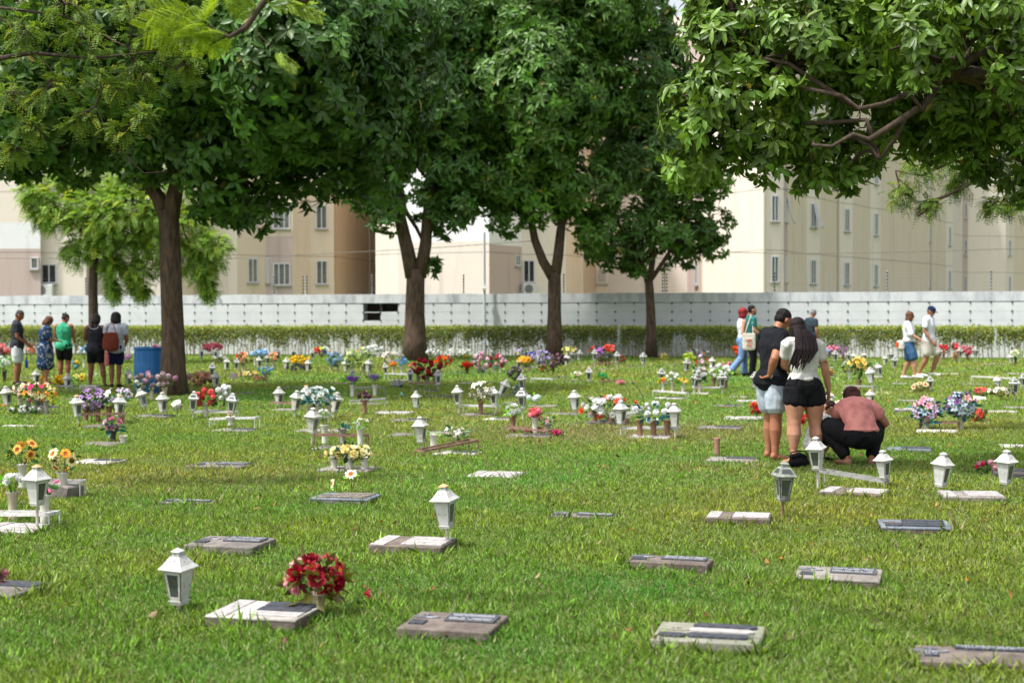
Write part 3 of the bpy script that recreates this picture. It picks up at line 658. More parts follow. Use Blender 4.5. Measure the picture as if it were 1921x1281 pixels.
def near_branch():
    Y = 7.4; r = empty('acacia_branch_tree', (0, 0, 0)); tag(r, 'blurred near tree whose branch dips in with long feathery fronds at the top', 'tree', 'feathery leaved trees')
    mb = MB(); mb.smooth = True
    T = [Vector((3.4, 4.6, -.05)), Vector((3.35, 4.7, 1.5)), Vector((3.1, 4.8, 2.8)), Vector((2.2, 5.0, 3.6)), dp(900, -160, Y), dp(640, -60, Y), dp(572, 2, Y), dp(530, -12, Y), dp(497, 2, Y), dp(480, 25, Y), dp(462, 52, Y), dp(430, 70, Y), dp(385, 45, Y)]
    rr = [.12, .1, .085, .06, .04, .022, .019, .018, .017, .016, .015, .012, .004]; mb.tube(T, rr, 10)
    mb.tube([dp(462, 40, Y), dp(505, 85, Y), dp(545, 120, Y)], [.003, .002, .001], 5); mb.build('trunk', BARK2, r)
    C = []; D = []
    def frond(p, q, n, ln):
        a = dp(p[0], p[1], Y); b = dp(q[0], q[1], Y + .1); d = (b - a)
        for i in range(n):
            t = i / n; pt = a.lerp(b, t)
            for s in (-1, 1):
                v = d.normalized() * .75 + Vector((0, 0, 1)).cross(Vector((0, 1, 0))) * 0 + Vector((-d.z, .25, d.x)).normalized() * s; C.append(tuple(pt)); D.append(tuple(v)); LN.append(ln * (1 - .55 * abs(t - .4)))
    LN = []
    for p, q in (((385, 42), (280, 25)), ((400, 50), (300, 70)), ((380, 40), (395, -5)), ((392, 48), (360, 82)), ((480, 28), (440, 5)), ((500, 0), (590, 12)), ((470, 20), (430, -20)), ((540, 5), (600, 30)), ((350, 30), (270, 60)), ((430, 68), (395, 85)), ((520, 100), (550, 122))):
        frond(p, q, 9, .10 if p[0] < 500 else .06)
    C = np.array(C); D = np.array(D); V, q = compound(C, D, np.array(LN) * 1.42, 12, .024, .009, .3); n = len(C)
    cc = np.array([[.26, .38, .04]]) * RNG.uniform(.75, 1.3, (n, 1)); link('crown', npmesh('crown', V, 4, LEAFF, np.repeat(cc, q, 0), leafmat('leaf_fine', .5, .42)), r)
near_branch()
# ------------------------------------------------------------------ relational labels
LM = []          # landmarks: (px, py, phrase)
def lm(px, py, ph): LM.append((px, py, ph))
def relabel(base, px, py, skip=None):
    c = sorted(LM, key=lambda q: math.hypot(q[0] - px, (q[1] - py) * 1.6))
    for q in c[:14]:
        if q[2] == skip: continue
        dx, dy = px - q[0], py - q[1]
        rels = []
        if abs(dx) > abs(dy) * 1.2: rels = ['just left of' if dx < 0 else 'just right of', 'in front of' if dy > 0 else 'behind']
        else: rels = ['in front of' if dy > 0 else 'behind', 'left of' if dx < 0 else 'right of']
        if abs(dx) > 130 or abs(dy) > 80: rels = [r.replace('just ', '') for r in rels[:1]]
        l = base + ' ' + rels[0] + ' the ' + q[2]
        if l not in LABELS and len(l.split()) <= 16: return l
    for q in c[:14]:
        l = base + ' near the ' + q[2]
        if l not in LABELS and len(l.split()) <= 16: return l
    return l

# ------------------------------------------------------------------ flowers (unit sized heads, facing +Z)
def petal(mb, ang, r0, r1, w, z0, z1, cup=0.0, mi=0, tipw=.15, n=4):
    d = Vector((math.cos(ang), math.sin(ang), 0)); s = Vector((-math.sin(ang), math.cos(ang), 0)); vs = []
    for i in range(n + 1):
        t = i / n; r = r0 + (r1 - r0) * t; z = z0 + (z1 - z0) * t + cup * math.sin(math.pi * t)
        ww = w * (math.sin(math.pi * (.12 + .80 * t)) if i < n else tipw)
        vs += [d * r + s * ww * .5 + Vector((0, 0, z + ww * .12)), d * r - s * ww * .5 + Vector((0, 0, z + ww * .12))]
    mb.add(vs, [(2 * i, 2 * i + 1, 2 * i + 3, 2 * i + 2) for i in range(n)], mi)
def flower(kind, mb, M, rg, m0=0, m1=1):
    M = M or Matrix.Identity(4); mb.M = M; j = lambda a: rg.uniform(-a, a)
    if kind == 'daisy':
        n = 13
        for i in range(n): petal(mb, i * 6.283 / n + j(.08), .12, 1 + j(.1), .42, .02, .12 + j(.12), .12, m0)
        for i in range(8): petal(mb, i * .785 + .3, .1, .55, .3, .06, .2, .05, m0 + 0 if m1 == m0 else m1)
        mb.ell((0, 0, .06), (.17, .17, .12), nu=8, nv=5, mi=m1)
    elif kind == 'lily':
        for i in range(6): petal(mb, i * 1.047 + j(.1), .03, 1.0 + j(.1), .46, -.45, .25 - (.35 if i % 2 else .1) + j(.12), .38, m0, n=5)
        for i in range(5):
            a = i * 1.257; mb.tube([(0, 0, -.3), (.1 * math.cos(a), .1 * math.sin(a), .1), (.28 * math.cos(a), .28 * math.sin(a), .42)], .018, 4, m1)
    elif kind == 'rose':
        for q, (r, n, z) in enumerate(((1.0, 6, -.05), (.78, 5, .12), (.56, 5, .28), (.36, 4, .40))):
            for i in range(n): petal(mb, i * 6.283 / n + q * .6 + j(.1), .1, r + j(.06), 1.0 * r, -.5, z + j(.06), -.22, m0, tipw=.55)
        mb.ell((0, 0, .0), (.26, .26, .42), nu=7, nv=5, mi=m0)
        for i in range(4): petal(mb, i * 1.57, .1, .7, .3, -.55, -.35, 0, m1)
    elif kind == 'pom':
        n = 26
        for i in range(n):
            u = Vector((rg.gauss(0, 1), rg.gauss(0, 1), rg.gauss(0.25, 1))).normalized(); q = u.to_track_quat('Z', 'Y').to_matrix().to_4x4()
            mb.M = M @ Matrix.Translation(u * .62) @ q
            for k in range(4): petal(mb, k * 1.57 + i, .02, .42, .36, 0, .14, .05, m0, n=2, tipw=.5)
        mb.M = M; mb.ell((0, 0, 0), (.55, .55, .5), nu=8, nv=6, mi=m0)
    elif kind == 'tulip':
        for i in range(6): petal(mb, i * 1.047, .25, .35 + j(.08), .55, -.6, .7, 0, m0, tipw=.2)
        mb.ell((0, 0, -.1), (.36, .36, .6), nu=8, nv=6, mi=m0)
    elif kind == 'spiky':
        for q in range(3):
            for i in range(11): petal(mb, i * .571 + q, .05, 1 - q * .2 + j(.12), .17, .05 * q, .1 + q * .32 + j(.1), .05, m0, n=3)
        mb.ell((0, 0, .1), (.15, .15, .1), nu=6, nv=4, mi=m1)
    mb.M = None
HEADS = {}
def headmesh(kind, m0, m1, var):
    k = (kind, m0.name, m1.name, var)
    if k not in HEADS:
        rg = random.Random(var * 13 + 5); mb = MB(); mb.smooth = True; flower(kind, mb, None, rg); HEADS[k] = mb.mesh('flower_head', [m0, m1])
    return HEADS[k]
def petalmat(c):
    return mat('petal_%d_%d_%d' % c, lin(*c), .6, lin(min(255, c[0] + 16), min(255, c[1] + 20), min(255, c[2] + 22)), 40, .35, .75, transl=.22, rand=.12, spec=.2)
GRN = {'g': (52, 92, 34), 'b': (110, 176, 40), 't': (20, 92, 96), 'd': (36, 62, 34), 'o': (96, 92, 44)}
def greenmat(k): return mat('artificial_leaf_' + k, lin(*GRN[k]), .45, lin(*[min(255, int(v * 1.3)) for v in GRN[k]]), 20, .35, .7, transl=.2, spec=.4)
VASEC = {'w': ((206, 204, 192), (170, 165, 150)), 'c': ((190, 180, 158), (150, 138, 116)), 'b': ((138, 104, 86), (104, 76, 62)), 'k': ((64, 58, 54), (44, 40, 38)), 'g': ((150, 146, 138), (112, 108, 100))}
def vasemat(k): a, b = VASEC[k]; return mat('vase_' + k, lin(*a), .6, lin(*b), 12, .45, .75, bump=.1)
YC = (235, 190, 60)
def arrange(px, yg, yt, yb, wpx, kind, pals, green, vase, lb, n=None, fs=None, cat='flowers', vx=0, lmk=None, up=.35):
    """px, yg: foot pixel; yt..yb: top and bottom of the blooms; wpx width; pals list of colours"""
    p = gp(px, yg); s = FPX / p.y; r = empty('flower_arrangement', p, random.uniform(-.4, .4)); tag(r, lb, cat, 'flowers left on the graves')
    rg = random.Random(int(px * 7 + yg)); zt = (yg - yt) / s; zb = max((yg - yb) / s, .0); W = wpx / s; cz = (zt + zb) / 2; hh = max((zt - zb) / 2, .03)
    if vase:
        vh = max(.10, min(.24, zb + hh * .35))
        for vx_ in ((-W * .28, 0, W * .28) if W > .5 else ((-W * .2, W * .22) if W > .45 else (vx,))):
          b = MB(); b.smooth = True; b.lathe([(.036, 0), (.040, .012), (.034, .03), (.036, vh * .5), (.040, vh * .8), (.055, vh * .97), (.058, vh), (.050, vh), (.034, vh * .8)], 16, c=(vx_, 0)); b.build('vase', vasemat(vase), r)
    f0 = fs or {'rose': .036, 'daisy': .05, 'lily': .06, 'pom': .045, 'tulip': .035, 'spiky': .055}[kind.split('+')[0]]
    if s < 140: f0 *= 1.2; W *= 1.2; hh *= 1.15
    if n and s < 140: n = min(30, int(n * 1.7) + 1)
    n = n or max(3, min(34, int(1.5 * W * hh * 2 / (f0 * f0 * 2.6)) + 2)); pts = []
    b = MB(); fm = MB(); fm.smooth = True
    individual = f0 * s > 3.2
    mlist = [petalmat(c) for c in pals]; cm = petalmat(YC) if kind.split('+')[0] in ('daisy', 'lily') else greenmat(green)
    if kind == 'daisy' and pals[0][0] > 200 and pals[0][1] > 120 and len(pals) > 1: cm = petalmat((176, 92, 40))
    st = MB()
    for i in range(n):
        best = None
        for t in range(12):
            u = Vector((rg.gauss(0, 1), rg.gauss(0, 1) - .25, rg.gauss(up, 1))).normalized(); k = rg.uniform(.72, 1.0)
            q = Vector((u.x * (W / 2 - f0 * .5) * k, u.y * (W / 2) * .62 * k, cz + u.z * max(hh - f0 * .4, .01) * k))
            dmin = min([(q - z).length for z in pts], default=9)
            if best is None or dmin > best[0]: best = (dmin, q, u)
        q, u = best[1], best[2]; pts.append(q); ax = (u + Vector((0, -.25, .25))).normalized(); f = f0 * rg.uniform(.8, 1.12)
        M = Matrix.Translation(q) @ ax.to_track_quat('Z', 'Y').to_matrix().to_4x4() @ Matrix.Rotation(rg.uniform(0, 6), 4, 'Z') @ Matrix.Scale(f, 4)
        m0 = mlist[rg.randrange(len(mlist))]; kd = rg.choice(kind.split('+'))
        if individual: link('flower', headmesh(kd, m0, cm, rg.randrange(2)), r, M)
        else: flower(kd, fm, M, rg, mlist.index(m0), len(mlist))
        st.tube([(vx + q.x * .1, 0, zb * .6), (vx * .5 + q.x * .55, q.y * .5, cz * .6 + zb * .3), tuple(q - ax * f * .4)], .0028, 4)
    if not individual: fm.build('blooms', mlist + [cm], r)
    st.build('stem', greenmat('d'), r)
    # leaves among the blooms
    nl = int(n * 2.6) + 6; C = []; D = []
    for i in range(nl):
        u = Vector((rg.gauss(0, 1), rg.gauss(0, 1), rg.gauss(-.25, .8))).normalized(); k = rg.uniform(.35, .9)
        C.append((u.x * W * .42 * k, u.y * W * .30 * k, max(.02, cz - hh * .15 + u.z * hh * k))); D.append((u.x, u.y, u.z * .6 + .1))
    C = np.array(C); D = unit(np.array(D)); S = unit(np.cross(D, rdir(nl))); L = RNG.uniform(.05, .10, nl) * min(1.2, max(.6, W / .3))
    V = leafverts6(C, D, S, L, L * .5); g = np.array([lin(*GRN[green])[:3]]) * RNG.uniform(.7, 1.5, (nl, 1))
    link('foliage', npmesh('bouquet_foliage', V, 8, LEAFF6, g, leafmat('leaf_plastic', .4, .2)), r)
    lm(px, (yt + yg) / 2, lmk or lb)
    return r
A = arrange
W_ = (222, 222, 218); RED = (200, 36, 40); DRED = (150, 16, 30); PNK = (226, 140, 160); MAG = (208, 28, 110); YEL = (240, 206, 40); CRM = (246, 232, 176); ORG = (240, 130, 40); PEA = (240, 190, 150); LIL = (176, 140, 196); PUR = (120, 70, 160); BLU = (170, 205, 230); DBL = (30, 70, 190); COR = (240, 96, 80); TAN = (200, 166, 140); DUS = (190, 160, 170); GRY = (120, 110, 112)
# near
A(592, 1158, 1030, 1128, 134, 'lily+rose', [(136, 10, 28), (170, 40, 58), (126, 8, 24), (140, 10, 28), (206, 140, 146)], 'o', 'c', 'large red lily and rose bouquet beside the front white topped marker', n=19, fs=.052, vx=.015, lmk='large red lily bouquet')
A(42, 918, 818, 868, 66, 'daisy', [(248, 150, 40), (250, 190, 90)], 'g', 'w', 'orange gerberas in a white vase at the left edge', n=7, fs=.062, lmk='orange gerberas')
A(118, 935, 832, 886, 60, 'daisy', [(250, 232, 170), (248, 160, 50)], 'g', 'w', 'cream and orange gerberas in a tilted white vase', n=7, fs=.062, lmk='cream and orange gerberas')
A(24, 978, 886, 912, 62, 'rose', [W_], 'b', 'c', 'white blooms over bright green leaves, left of the nearest left lantern', n=5, fs=.045, lmk='white blooms with bright leaves')
A(84, 985, 884, 925, 60, 'tulip', [(244, 120, 170)], 'g', 'w', 'pink tulips behind the nearest left lantern', n=6, fs=.032, vx=0, lmk='pink tulips')
A(655, 884, 831, 862, 104, 'rose', [(250, 238, 190), (250, 230, 160)], 'd', 'w', 'low row of cream yellow roses', n=17, fs=.044, lmk='cream yellow roses')
A(660, 930, 880, 912, 34, 'daisy', [(250, 226, 190), (244, 170, 110)], 'b', None, 'single cream sunflower drooping behind the blue grey marker', n=2, fs=.062, lmk='drooping cream sunflower')
A(628, 928, 897, 916, 18, 'daisy', [(250, 240, 200), (250, 220, 120)], 'b', None, 'small half open cream daisy left of the drooping sunflower', n=1, fs=.05, lmk='half open cream daisy')
A(-6, 1108, 1066, 1092, 44, 'spiky', [(96, 60, 62), (150, 80, 96)], 'o', None, 'withered dark pink flower on the marker at the left edge', n=3, lmk='withered dark flower')
A(1848, 890, 862, 884, 46, 'pom', [(206, 40, 84), (226, 170, 180)], 'g', None, 'pink flowers in red wrap lying behind the rightmost near lantern', n=6, fs=.035, lmk='pink flowers in red wrap')
A(609, 833, 765, 786, 26, 'rose', [W_], 'b', 'w', 'white roses on bright leaves right of the lantern on the rusty rack', n=5, fs=.032, lmk='white roses on bright leaves')
A(676, 838, 783, 800, 40, 'lily', [W_], 'b', 'w', 'small white lilies in bright green leaves on the rusty rack', n=4, fs=.042, lmk='white lilies in bright leaves')
A(643, 836, 792, 806, 22, 'tulip', [(30, 110, 130)], 't', 'g', 'two teal glass buds in a low vase on the rusty rack', n=2, fs=.045, lmk='teal glass buds')
A(858, 846, 797, 824, 58, 'lily', [(244, 244, 240)], 'g', None, 'white lilies on the curved rusty rack', n=7, fs=.045, lmk='white lilies on the rusty rack')
A(813, 850, 806, 816, 26, 'tulip', [(130, 190, 60)], 'b', 'w', 'green plant in a white vase beside the white lilies', n=2, fs=.03, lmk='green plant in white vase')
A(598, 790, 722, 762, 66, 'rose', [W_, (226, 230, 224)], 't', 'c', 'white roses with dark teal leaves between two lanterns', n=13, fs=.042, lmk='white roses with teal leaves')
A(661, 745, 704, 716, 30, 'rose', [LIL, (150, 100, 180)], 'b', 'w', 'violet roses in the left pale vase of the grey rack', n=5, fs=.04, lmk='left violet roses')
A(703, 745, 702, 711, 26, 'rose', [LIL], 'b', 'w', 'violet blooms in the right pale vase of the grey rack', n=4, fs=.038, lmk='right violet blooms')
A(684, 778, 733, 750, 26, 'pom', [(86, 46, 66), (120, 70, 84)], 'o', 'b', 'dried dark purple flowers in a brown cup', n=3, fs=.035, lmk='dried dark purple flowers')
A(902, 780, 714, 750, 44, 'lily', [(240, 234, 220), W_], 'o', 'b', 'cream white lilies between two lanterns in brown vases', n=8, fs=.05, lmk='cream white lilies in brown vases')
A(962, 812, 757, 782, 30, 'rose', [W_], 'b', 'b', 'two white roses with pale leaves in a brown vase', n=4, fs=.042, lmk='two white roses in brown vase')
A(1004, 815, 766, 786, 22, 'pom', [(232, 96, 110), (240, 140, 150)], 'g', 'w', 'coral pink carnations in a white vase', n=5, fs=.04, lmk='coral pink carnations')
A(1027, 815, 780, 798, 28, 'lily', [W_, (230, 150, 180)], 'g', 'g', 'white and pink flowers in a grey vase right of the carnations', n=5, fs=.035, lmk='white and pink flowers')
A(1045, 820, 804, 818, 26, 'rose', [MAG, (216, 60, 130)], 'g', None, 'fallen magenta flowers lying right of the carnations', n=5, fs=.03, lmk='fallen magenta flowers')
A(992, 816, 804, 813, 14, 'rose', [MAG], 'g', None, 'single magenta bloom lying before the white vase', n=2, fs=.028, lmk='single magenta bloom')
A(1146, 796, 744, 782, 108, 'spiky', [W_, (236, 84, 64), W_, (230, 230, 226)], 'd', 'b', 'wide bouquet of white and orange red spiky blooms', n=18, fs=.06, lmk='white and orange red bouquet')
A(1226, 822, 752, 792, 92, 'pom', [(226, 226, 222), W_], 't', 'b', 'wide white pompon bouquet with teal leaves between two lanterns', n=17, fs=.05, lmk='white pompon bouquet with teal leaves')
A(386, 783, 731, 762, 38, 'pom', [(220, 40, 44), (226, 90, 90)], 'g', 'w', 'bright red carnations in a white urn', n=8, fs=.045, lmk='bright red carnations')
A(421, 772, 723, 752, 30, 'pom', [W_], 'g', None, 'white hydrangeas right of the red carnations', n=7, fs=.045, lmk='white hydrangeas')
A(374, 728, 697, 720, 48, 'pom', [TAN, (214, 150, 120)], 'o', None, 'faded tan hydrangeas behind the thick trunk', n=10, fs=.06, lmk='faded tan hydrangeas')
A(285, 752, 699, 726, 84, 'pom', [DUS, (206, 196, 186), (170, 120, 140)], 'g', 'c', 'dusty pink roses in front of the blue barrel', n=14, fs=.048, lmk='dusty pink roses')
A(172, 792, 727, 772, 58, 'lily', [(160, 120, 190), LIL], 'd', 'b', 'big violet orchid bouquet between two lanterns', n=14, fs=.055, lmk='big violet bouquet')
A(216, 792, 728, 756, 60, 'lily', [W_, (206, 190, 226)], 'g', 'b', 'white lilies with lilac edges right of the violet bouquet', n=9, fs=.055, lmk='white lilac edged lilies')
A(212, 830, 777, 814, 46, 'rose', [(226, 190, 204), (200, 120, 150)], 't', 'k', 'pale pink roses in a dark pot on the lawn', n=9, fs=.042, lmk='pale pink roses in dark pot')
A(232, 832, 812, 828, 16, 'rose', [(200, 170, 176)], 'b', 'w', 'white vase with a fallen pale rose', n=1, fs=.04, lmk='white vase with fallen rose')
A(70, 778, 716, 752, 66, 'lily', [(226, 40, 120), (250, 160, 50), CRM, (246, 200, 180)], 'g', 'g', 'mixed magenta, orange and cream lilies by the tilted lantern', n=12, fs=.05, lmk='mixed magenta and orange lilies')
A(38, 775, 716, 740, 30, 'daisy', [(236, 220, 206)], 'g', 'c', 'cream daisies in a clay vase right of the leftmost lantern', n=6, fs=.036, lmk='cream daisies in clay vase')
A(46, 780, 762, 774, 50, 'pom', [W_], 'g', None, 'small white flowers lying at the foot of the mixed lilies', n=6, fs=.03, lmk='small white lying flowers')
A(100, 774, 728, 756, 20, 'lily', [YEL], 'b', None, 'yellow lilies right of the tilted lantern at the left', n=4, fs=.042, lmk='yellow lilies at the left')
A(115, 728, 702, 724, 22, 'pom', [(226, 186, 30)], 'o', None, 'golden yellow clump left of the small lantern', n=6, fs=.05, lmk='golden yellow clump')
A(82, 722, 706, 718, 20, 'pom', [(214, 176, 40), (150, 120, 50)], 'o', None, 'mustard flowers behind the mixed lilies', n=4, fs=.045, lmk='mustard flowers')
A(152, 724, 700, 715, 28, 'daisy', [(244, 228, 70), (246, 240, 150)], 'b', None, 'lemon yellow flowers before the woman in green', n=6, fs=.05, lmk='lemon yellow flowers')
A(800, 726, 674, 708, 54, 'pom', [DRED, (170, 20, 44), (140, 12, 26)], 'g', 'g', 'deep red roses between two lanterns at the forked tree', n=12, fs=.055, lmk='deep red roses')
A(832, 697, 666, 686, 34, 'rose', [(226, 60, 30), (236, 120, 50), RED], 'g', None, 'orange and red roses right of the deep red roses', n=9, fs=.048, lmk='orange and red roses')
A(876, 702, 677, 692, 26, 'rose', [(206, 26, 26)], 'g', 'k', 'small scarlet rose bunch in the tree shade', n=6, fs=.045, lmk='small scarlet bunch')
A(904, 702, 661, 694, 34, 'pom', [(214, 160, 180), (226, 190, 200)], 't', 'w', 'dusty pink blooms with teal leaves', n=8, fs=.055, lmk='dusty pink blooms with teal leaves')
A(932, 700, 664, 690, 34, 'pom', [(226, 170, 186), (170, 60, 70)], 't', 'w', 'pale pink blooms with a dark red one on top', n=7, fs=.055, lmk='pale pink blooms with dark red top')
A(627, 697, 661, 684, 32, 'pom', [(160, 186, 206), (130, 164, 196)], 't', 'c', 'ball of dusty blue hydrangeas', n=8, fs=.055, lmk='dusty blue hydrangeas')
A(660, 705, 656, 690, 28, 'spiky', [(170, 190, 110), (206, 216, 160)], 'g', 'g', 'left pale green fern bunch between two lanterns', n=7, fs=.07, lmk='left pale green bunch')
A(688, 705, 655, 690, 34, 'spiky', [(176, 196, 110), (206, 220, 160)], 'g', 'g', 'right pale green fern bunch between two lanterns', n=7, fs=.07, lmk='right pale green bunch')
A(700, 690, 648, 668, 44, 'pom', [W_], 'g', None, 'big white blooms above the pale green bunches', n=7, fs=.06, lmk='big white blooms')
A(677, 688, 650, 662, 18, 'tulip', [(246, 206, 40)], 'g', None, 'single golden tulip among the green bunches', n=2, fs=.05, lmk='single golden tulip')
A(562, 693, 667, 684, 38, 'pom', [(244, 206, 30), (240, 190, 20)], 'g', 'g', 'bright yellow hydrangeas on a rack', n=9, fs=.05, lmk='bright yellow hydrangeas')
A(560, 700, 684, 694, 44, 'pom', [(80, 60, 84)], 'd', None, 'dark plum flowers hanging below the yellow hydrangeas', n=5, fs=.035, lmk='dark plum flowers')
A(490, 686, 656, 670, 40, 'pom', [BLU, (150, 190, 226)], 'g', 'w', 'light blue hydrangeas far left of centre', n=8, fs=.065, lmk='light blue hydrangeas')
A(456, 698, 660, 684, 30, 'rose', [PEA, (220, 90, 70), CRM], 'g', 'c', 'peach and cream roses left of the light blue hydrangeas', n=8, fs=.05, lmk='peach and cream roses')
A(513, 692, 660, 678, 22, 'rose', [PEA, CRM], 'g', 'c', 'peach roses right of the light blue hydrangeas', n=6, fs=.05, lmk='peach roses')
A(498, 716, 688, 702, 26, 'pom', [(120, 160, 206)], 'b', 'g', 'small blue bunch with yellow green leaves', n=5, fs=.04, lmk='small blue bunch')
A(468, 712, 696, 706, 36, 'daisy', [(226, 210, 110), (220, 200, 160)], 'o', None, 'faded yellow flowers low in the grass', n=6, fs=.045, lmk='faded yellow flowers')
A(487, 716, 706, 714, 22, 'pom', [(196, 120, 110)], 'o', None, 'salmon flowers lying on a flat marker', n=4, fs=.035, lmk='salmon lying flowers')
A(398, 678, 644, 658, 38, 'pom', [(232, 96, 130), (240, 130, 150)], 'g', None, 'bright pink hydrangeas against the hedge', n=9, fs=.065, lmk='bright pink hydrangeas')
A(412, 682, 665, 674, 22, 'pom', [W_], 'g', 'b', 'white lilies in a small brown pot below the pink hydrangeas', n=3, fs=.055, lmk='white lilies in brown pot')
A(604, 680, 650, 664, 34, 'rose', [(210, 236, 90), (230, 70, 50), DBL, W_], 'g', None, 'multicolour lime, red and blue bouquet by the hedge', n=9, fs=.055, lmk='multicolour bouquet')
A(735, 690, 658, 680, 50, 'lily', [W_, (240, 220, 214)], 'g', 'w', 'white lilies left of the forked trunk', n=10, fs=.065, lmk='white lilies left of the fork')
A(754, 704, 670, 686, 24, 'spiky', [(120, 150, 220)], 'b', 'w', 'periwinkle blue flowers in a white vase on a rack', n=6, fs=.045, lmk='periwinkle flowers')
A(773, 700, 679, 690, 16, 'lily', [(220, 90, 100)], 'g', None, 'coral lily at the foot of the forked trunk', n=3, fs=.045, lmk='coral lily at the trunk')
A(738, 702, 680, 688, 12, 'pom', [ORG], 'b', 'c', 'small orange bunch on the rack by the trunk', n=3, fs=.04, lmk='small orange bunch')
A(812, 682, 655, 668, 26, 'pom', [(226, 210, 226), W_], 'g', None, 'pale lilac bunch right of the forked trunk', n=5, fs=.055, lmk='pale lilac bunch')
A(862, 680, 653, 668, 50, 'lily', [W_], 'g', None, 'row of white lilies before the hedge right of the fork', n=10, fs=.06, lmk='row of white lilies')
A(869, 676, 664, 672, 14, 'pom', [YEL], 'b', None, 'tiny yellow bunch below the white lily row', n=3, fs=.045, lmk='tiny yellow bunch')
A(987, 698, 668, 684, 32, 'daisy', [(248, 176, 20), (240, 160, 20)], 'g', 'c', 'golden sunflowers on a rack', n=8, fs=.065, lmk='golden sunflowers')
A(996, 690, 659, 670, 20, 'daisy', [DBL], 'g', None, 'royal blue daisies above the golden sunflowers', n=4, fs=.06, lmk='royal blue daisies')
A(1015, 700, 656, 684, 36, 'lily', [(160, 140, 206), (190, 170, 220)], 'g', None, 'lavender bouquet left of the middle trunk', n=11, fs=.06, lmk='lavender bouquet')
A(978, 684, 654, 668, 26, 'lily', [(176, 150, 210), CRM], 'g', None, 'lavender and cream bunch behind the sunflowers', n=6, fs=.06, lmk='lavender and cream bunch')
A(1018, 702, 684, 696, 24, 'daisy', [(206, 180, 60), (120, 80, 60)], 'g', None, 'dull yellow bunch low before the lavender bouquet', n=4, fs=.045, lmk='dull yellow bunch')
A(1038, 698, 667, 690, 24, 'pom', [(120, 70, 90), (150, 110, 130)], 'd', 'k', 'dark mauve bunch at the foot of the middle trunk', n=6, fs=.05, lmk='dark mauve bunch')
A(1053, 694, 662, 682, 20, 'pom', [(150, 100, 120), (90, 50, 70)], 'd', None, 'wine coloured bunch right of the middle trunk', n=5, fs=.05, lmk='wine coloured bunch')
A(1068, 680, 650, 666, 30, 'lily', [(250, 232, 130)], 'g', None, 'light yellow lilies right of the middle trunk', n=6, fs=.06, lmk='light yellow lilies')
A(1112, 685, 650, 666, 20, 'lily', [(214, 40, 50)], 'g', None, 'red poinsettias left of the purple orchids', n=4, fs=.06, lmk='red poinsettias')
A(1130, 688, 650, 676, 30, 'lily', [(140, 60, 170), (170, 90, 190)], 'g', 'b', 'purple orchids between two dark windowed lanterns', n=9, fs=.055, lmk='purple orchids')
A(1143, 688, 645, 664, 24, 'rose', [COR, (236, 130, 120)], 'g', 'b', 'coral roses above the purple orchids', n=7, fs=.055, lmk='coral roses')
A(1165, 683, 667, 680, 20, 'pom', [(180, 70, 80)], 'o', None, 'dusty red bunch lying right of the purple orchids', n=5, fs=.04, lmk='dusty red bunch')
A(966, 716, 688, 712, 26, 'pom', [GRY, (90, 84, 88)], 'd', None, 'blackened withered bouquet beside an empty marker', n=8, fs=.045, lmk='blackened withered bouquet')
A(969, 742, 720, 738, 16, 'rose', [W_, (120, 150, 150)], 't', None, 'small white bunch with dark teal leaves beside lanterns', n=4, fs=.035, lmk='small white bunch with teal')
A(1080, 713, 697, 706, 24, 'rose', [W_, (250, 226, 210)], 'b', None, 'three white roses on a flat marker', n=4, fs=.042, lmk='three white roses')
A(1131, 718, 700, 710, 20, 'pom', [(60, 160, 90)], 'b', 'b', 'mint green plant in a brown pot on a thin rack', n=3, fs=.04, lmk='mint green plant')
A(1166, 724, 712, 722, 18, 'rose', [PNK], 'b', None, 'pink roses lying at the end of a thin rack', n=4, fs=.035, lmk='pink lying roses')
A(1003, 762, 742, 752, 26, 'pom', [(226, 232, 236)], 'b', None, 'two white balls with yellow leaves on a marker', n=2, fs=.05, lmk='two white balls')
A(1244, 738, 707, 720, 20, 'rose', [YEL, (246, 130, 80), W_], 'b', 'w', 'yellow and orange bunch in a pale vase', n=5, fs=.035, lmk='yellow and orange bunch')
A(1261, 738, 699, 714, 24, 'pom', [W_], 'b', 'c', 'white pompons on thin stems in the middle vase', n=4, fs=.035, lmk='white pompons on thin stems')
A(1281, 738, 709, 720, 22, 'pom', [(240, 210, 90)], 'b', 'w', 'yellow pompons in the right pale vase', n=5, fs=.032, lmk='yellow pompons')
A(1312, 738, 688, 714, 28, 'rose', [W_, (240, 216, 220)], 'd', 'c', 'white and blush roses in a tall pale vase', n=8, fs=.042, lmk='white and blush roses')
A(1350, 730, 684, 712, 46, 'pom', [W_, (248, 244, 226)], 'b', 'b', 'wide cream white bouquet behind the walking pair', n=13, fs=.045, lmk='wide cream white bouquet')
A(1316, 702, 662, 692, 24, 'lily', [(206, 160, 206), (200, 60, 70), (230, 190, 220)], 'g', None, 'lilac bouquet with a red bloom', n=7, fs=.05, lmk='lilac bouquet with red bloom')
A(1372, 700, 680, 690, 30, 'pom', [(230, 130, 170)], 'g', None, 'pink puffs above the wide cream white bouquet', n=4, fs=.045, lmk='pink puffs')
A(1292, 682, 662, 674, 20, 'pom', [YEL, (190, 210, 60)], 'b', 'w', 'yellow and green bunch before the hedge', n=5, fs=.05, lmk='yellow and green bunch')
A(1246, 676, 662, 672, 12, 'lily', [(244, 214, 110)], 'b', None, 'tiny pale yellow lily beside the thinnest trunk', n=3, fs=.05, lmk='tiny pale yellow lily')
A(1312, 672, 656, 664, 40, 'pom', [(240, 220, 226), W_], 'g', None, 'blush white bunch against the hedge', n=6, fs=.05, lmk='blush white bunch')
A(1383, 682, 648, 664, 14, 'pom', [(236, 84, 30)], 'g', None, 'orange red flowers left of the walking pair', n=4, fs=.055, lmk='orange red flowers')
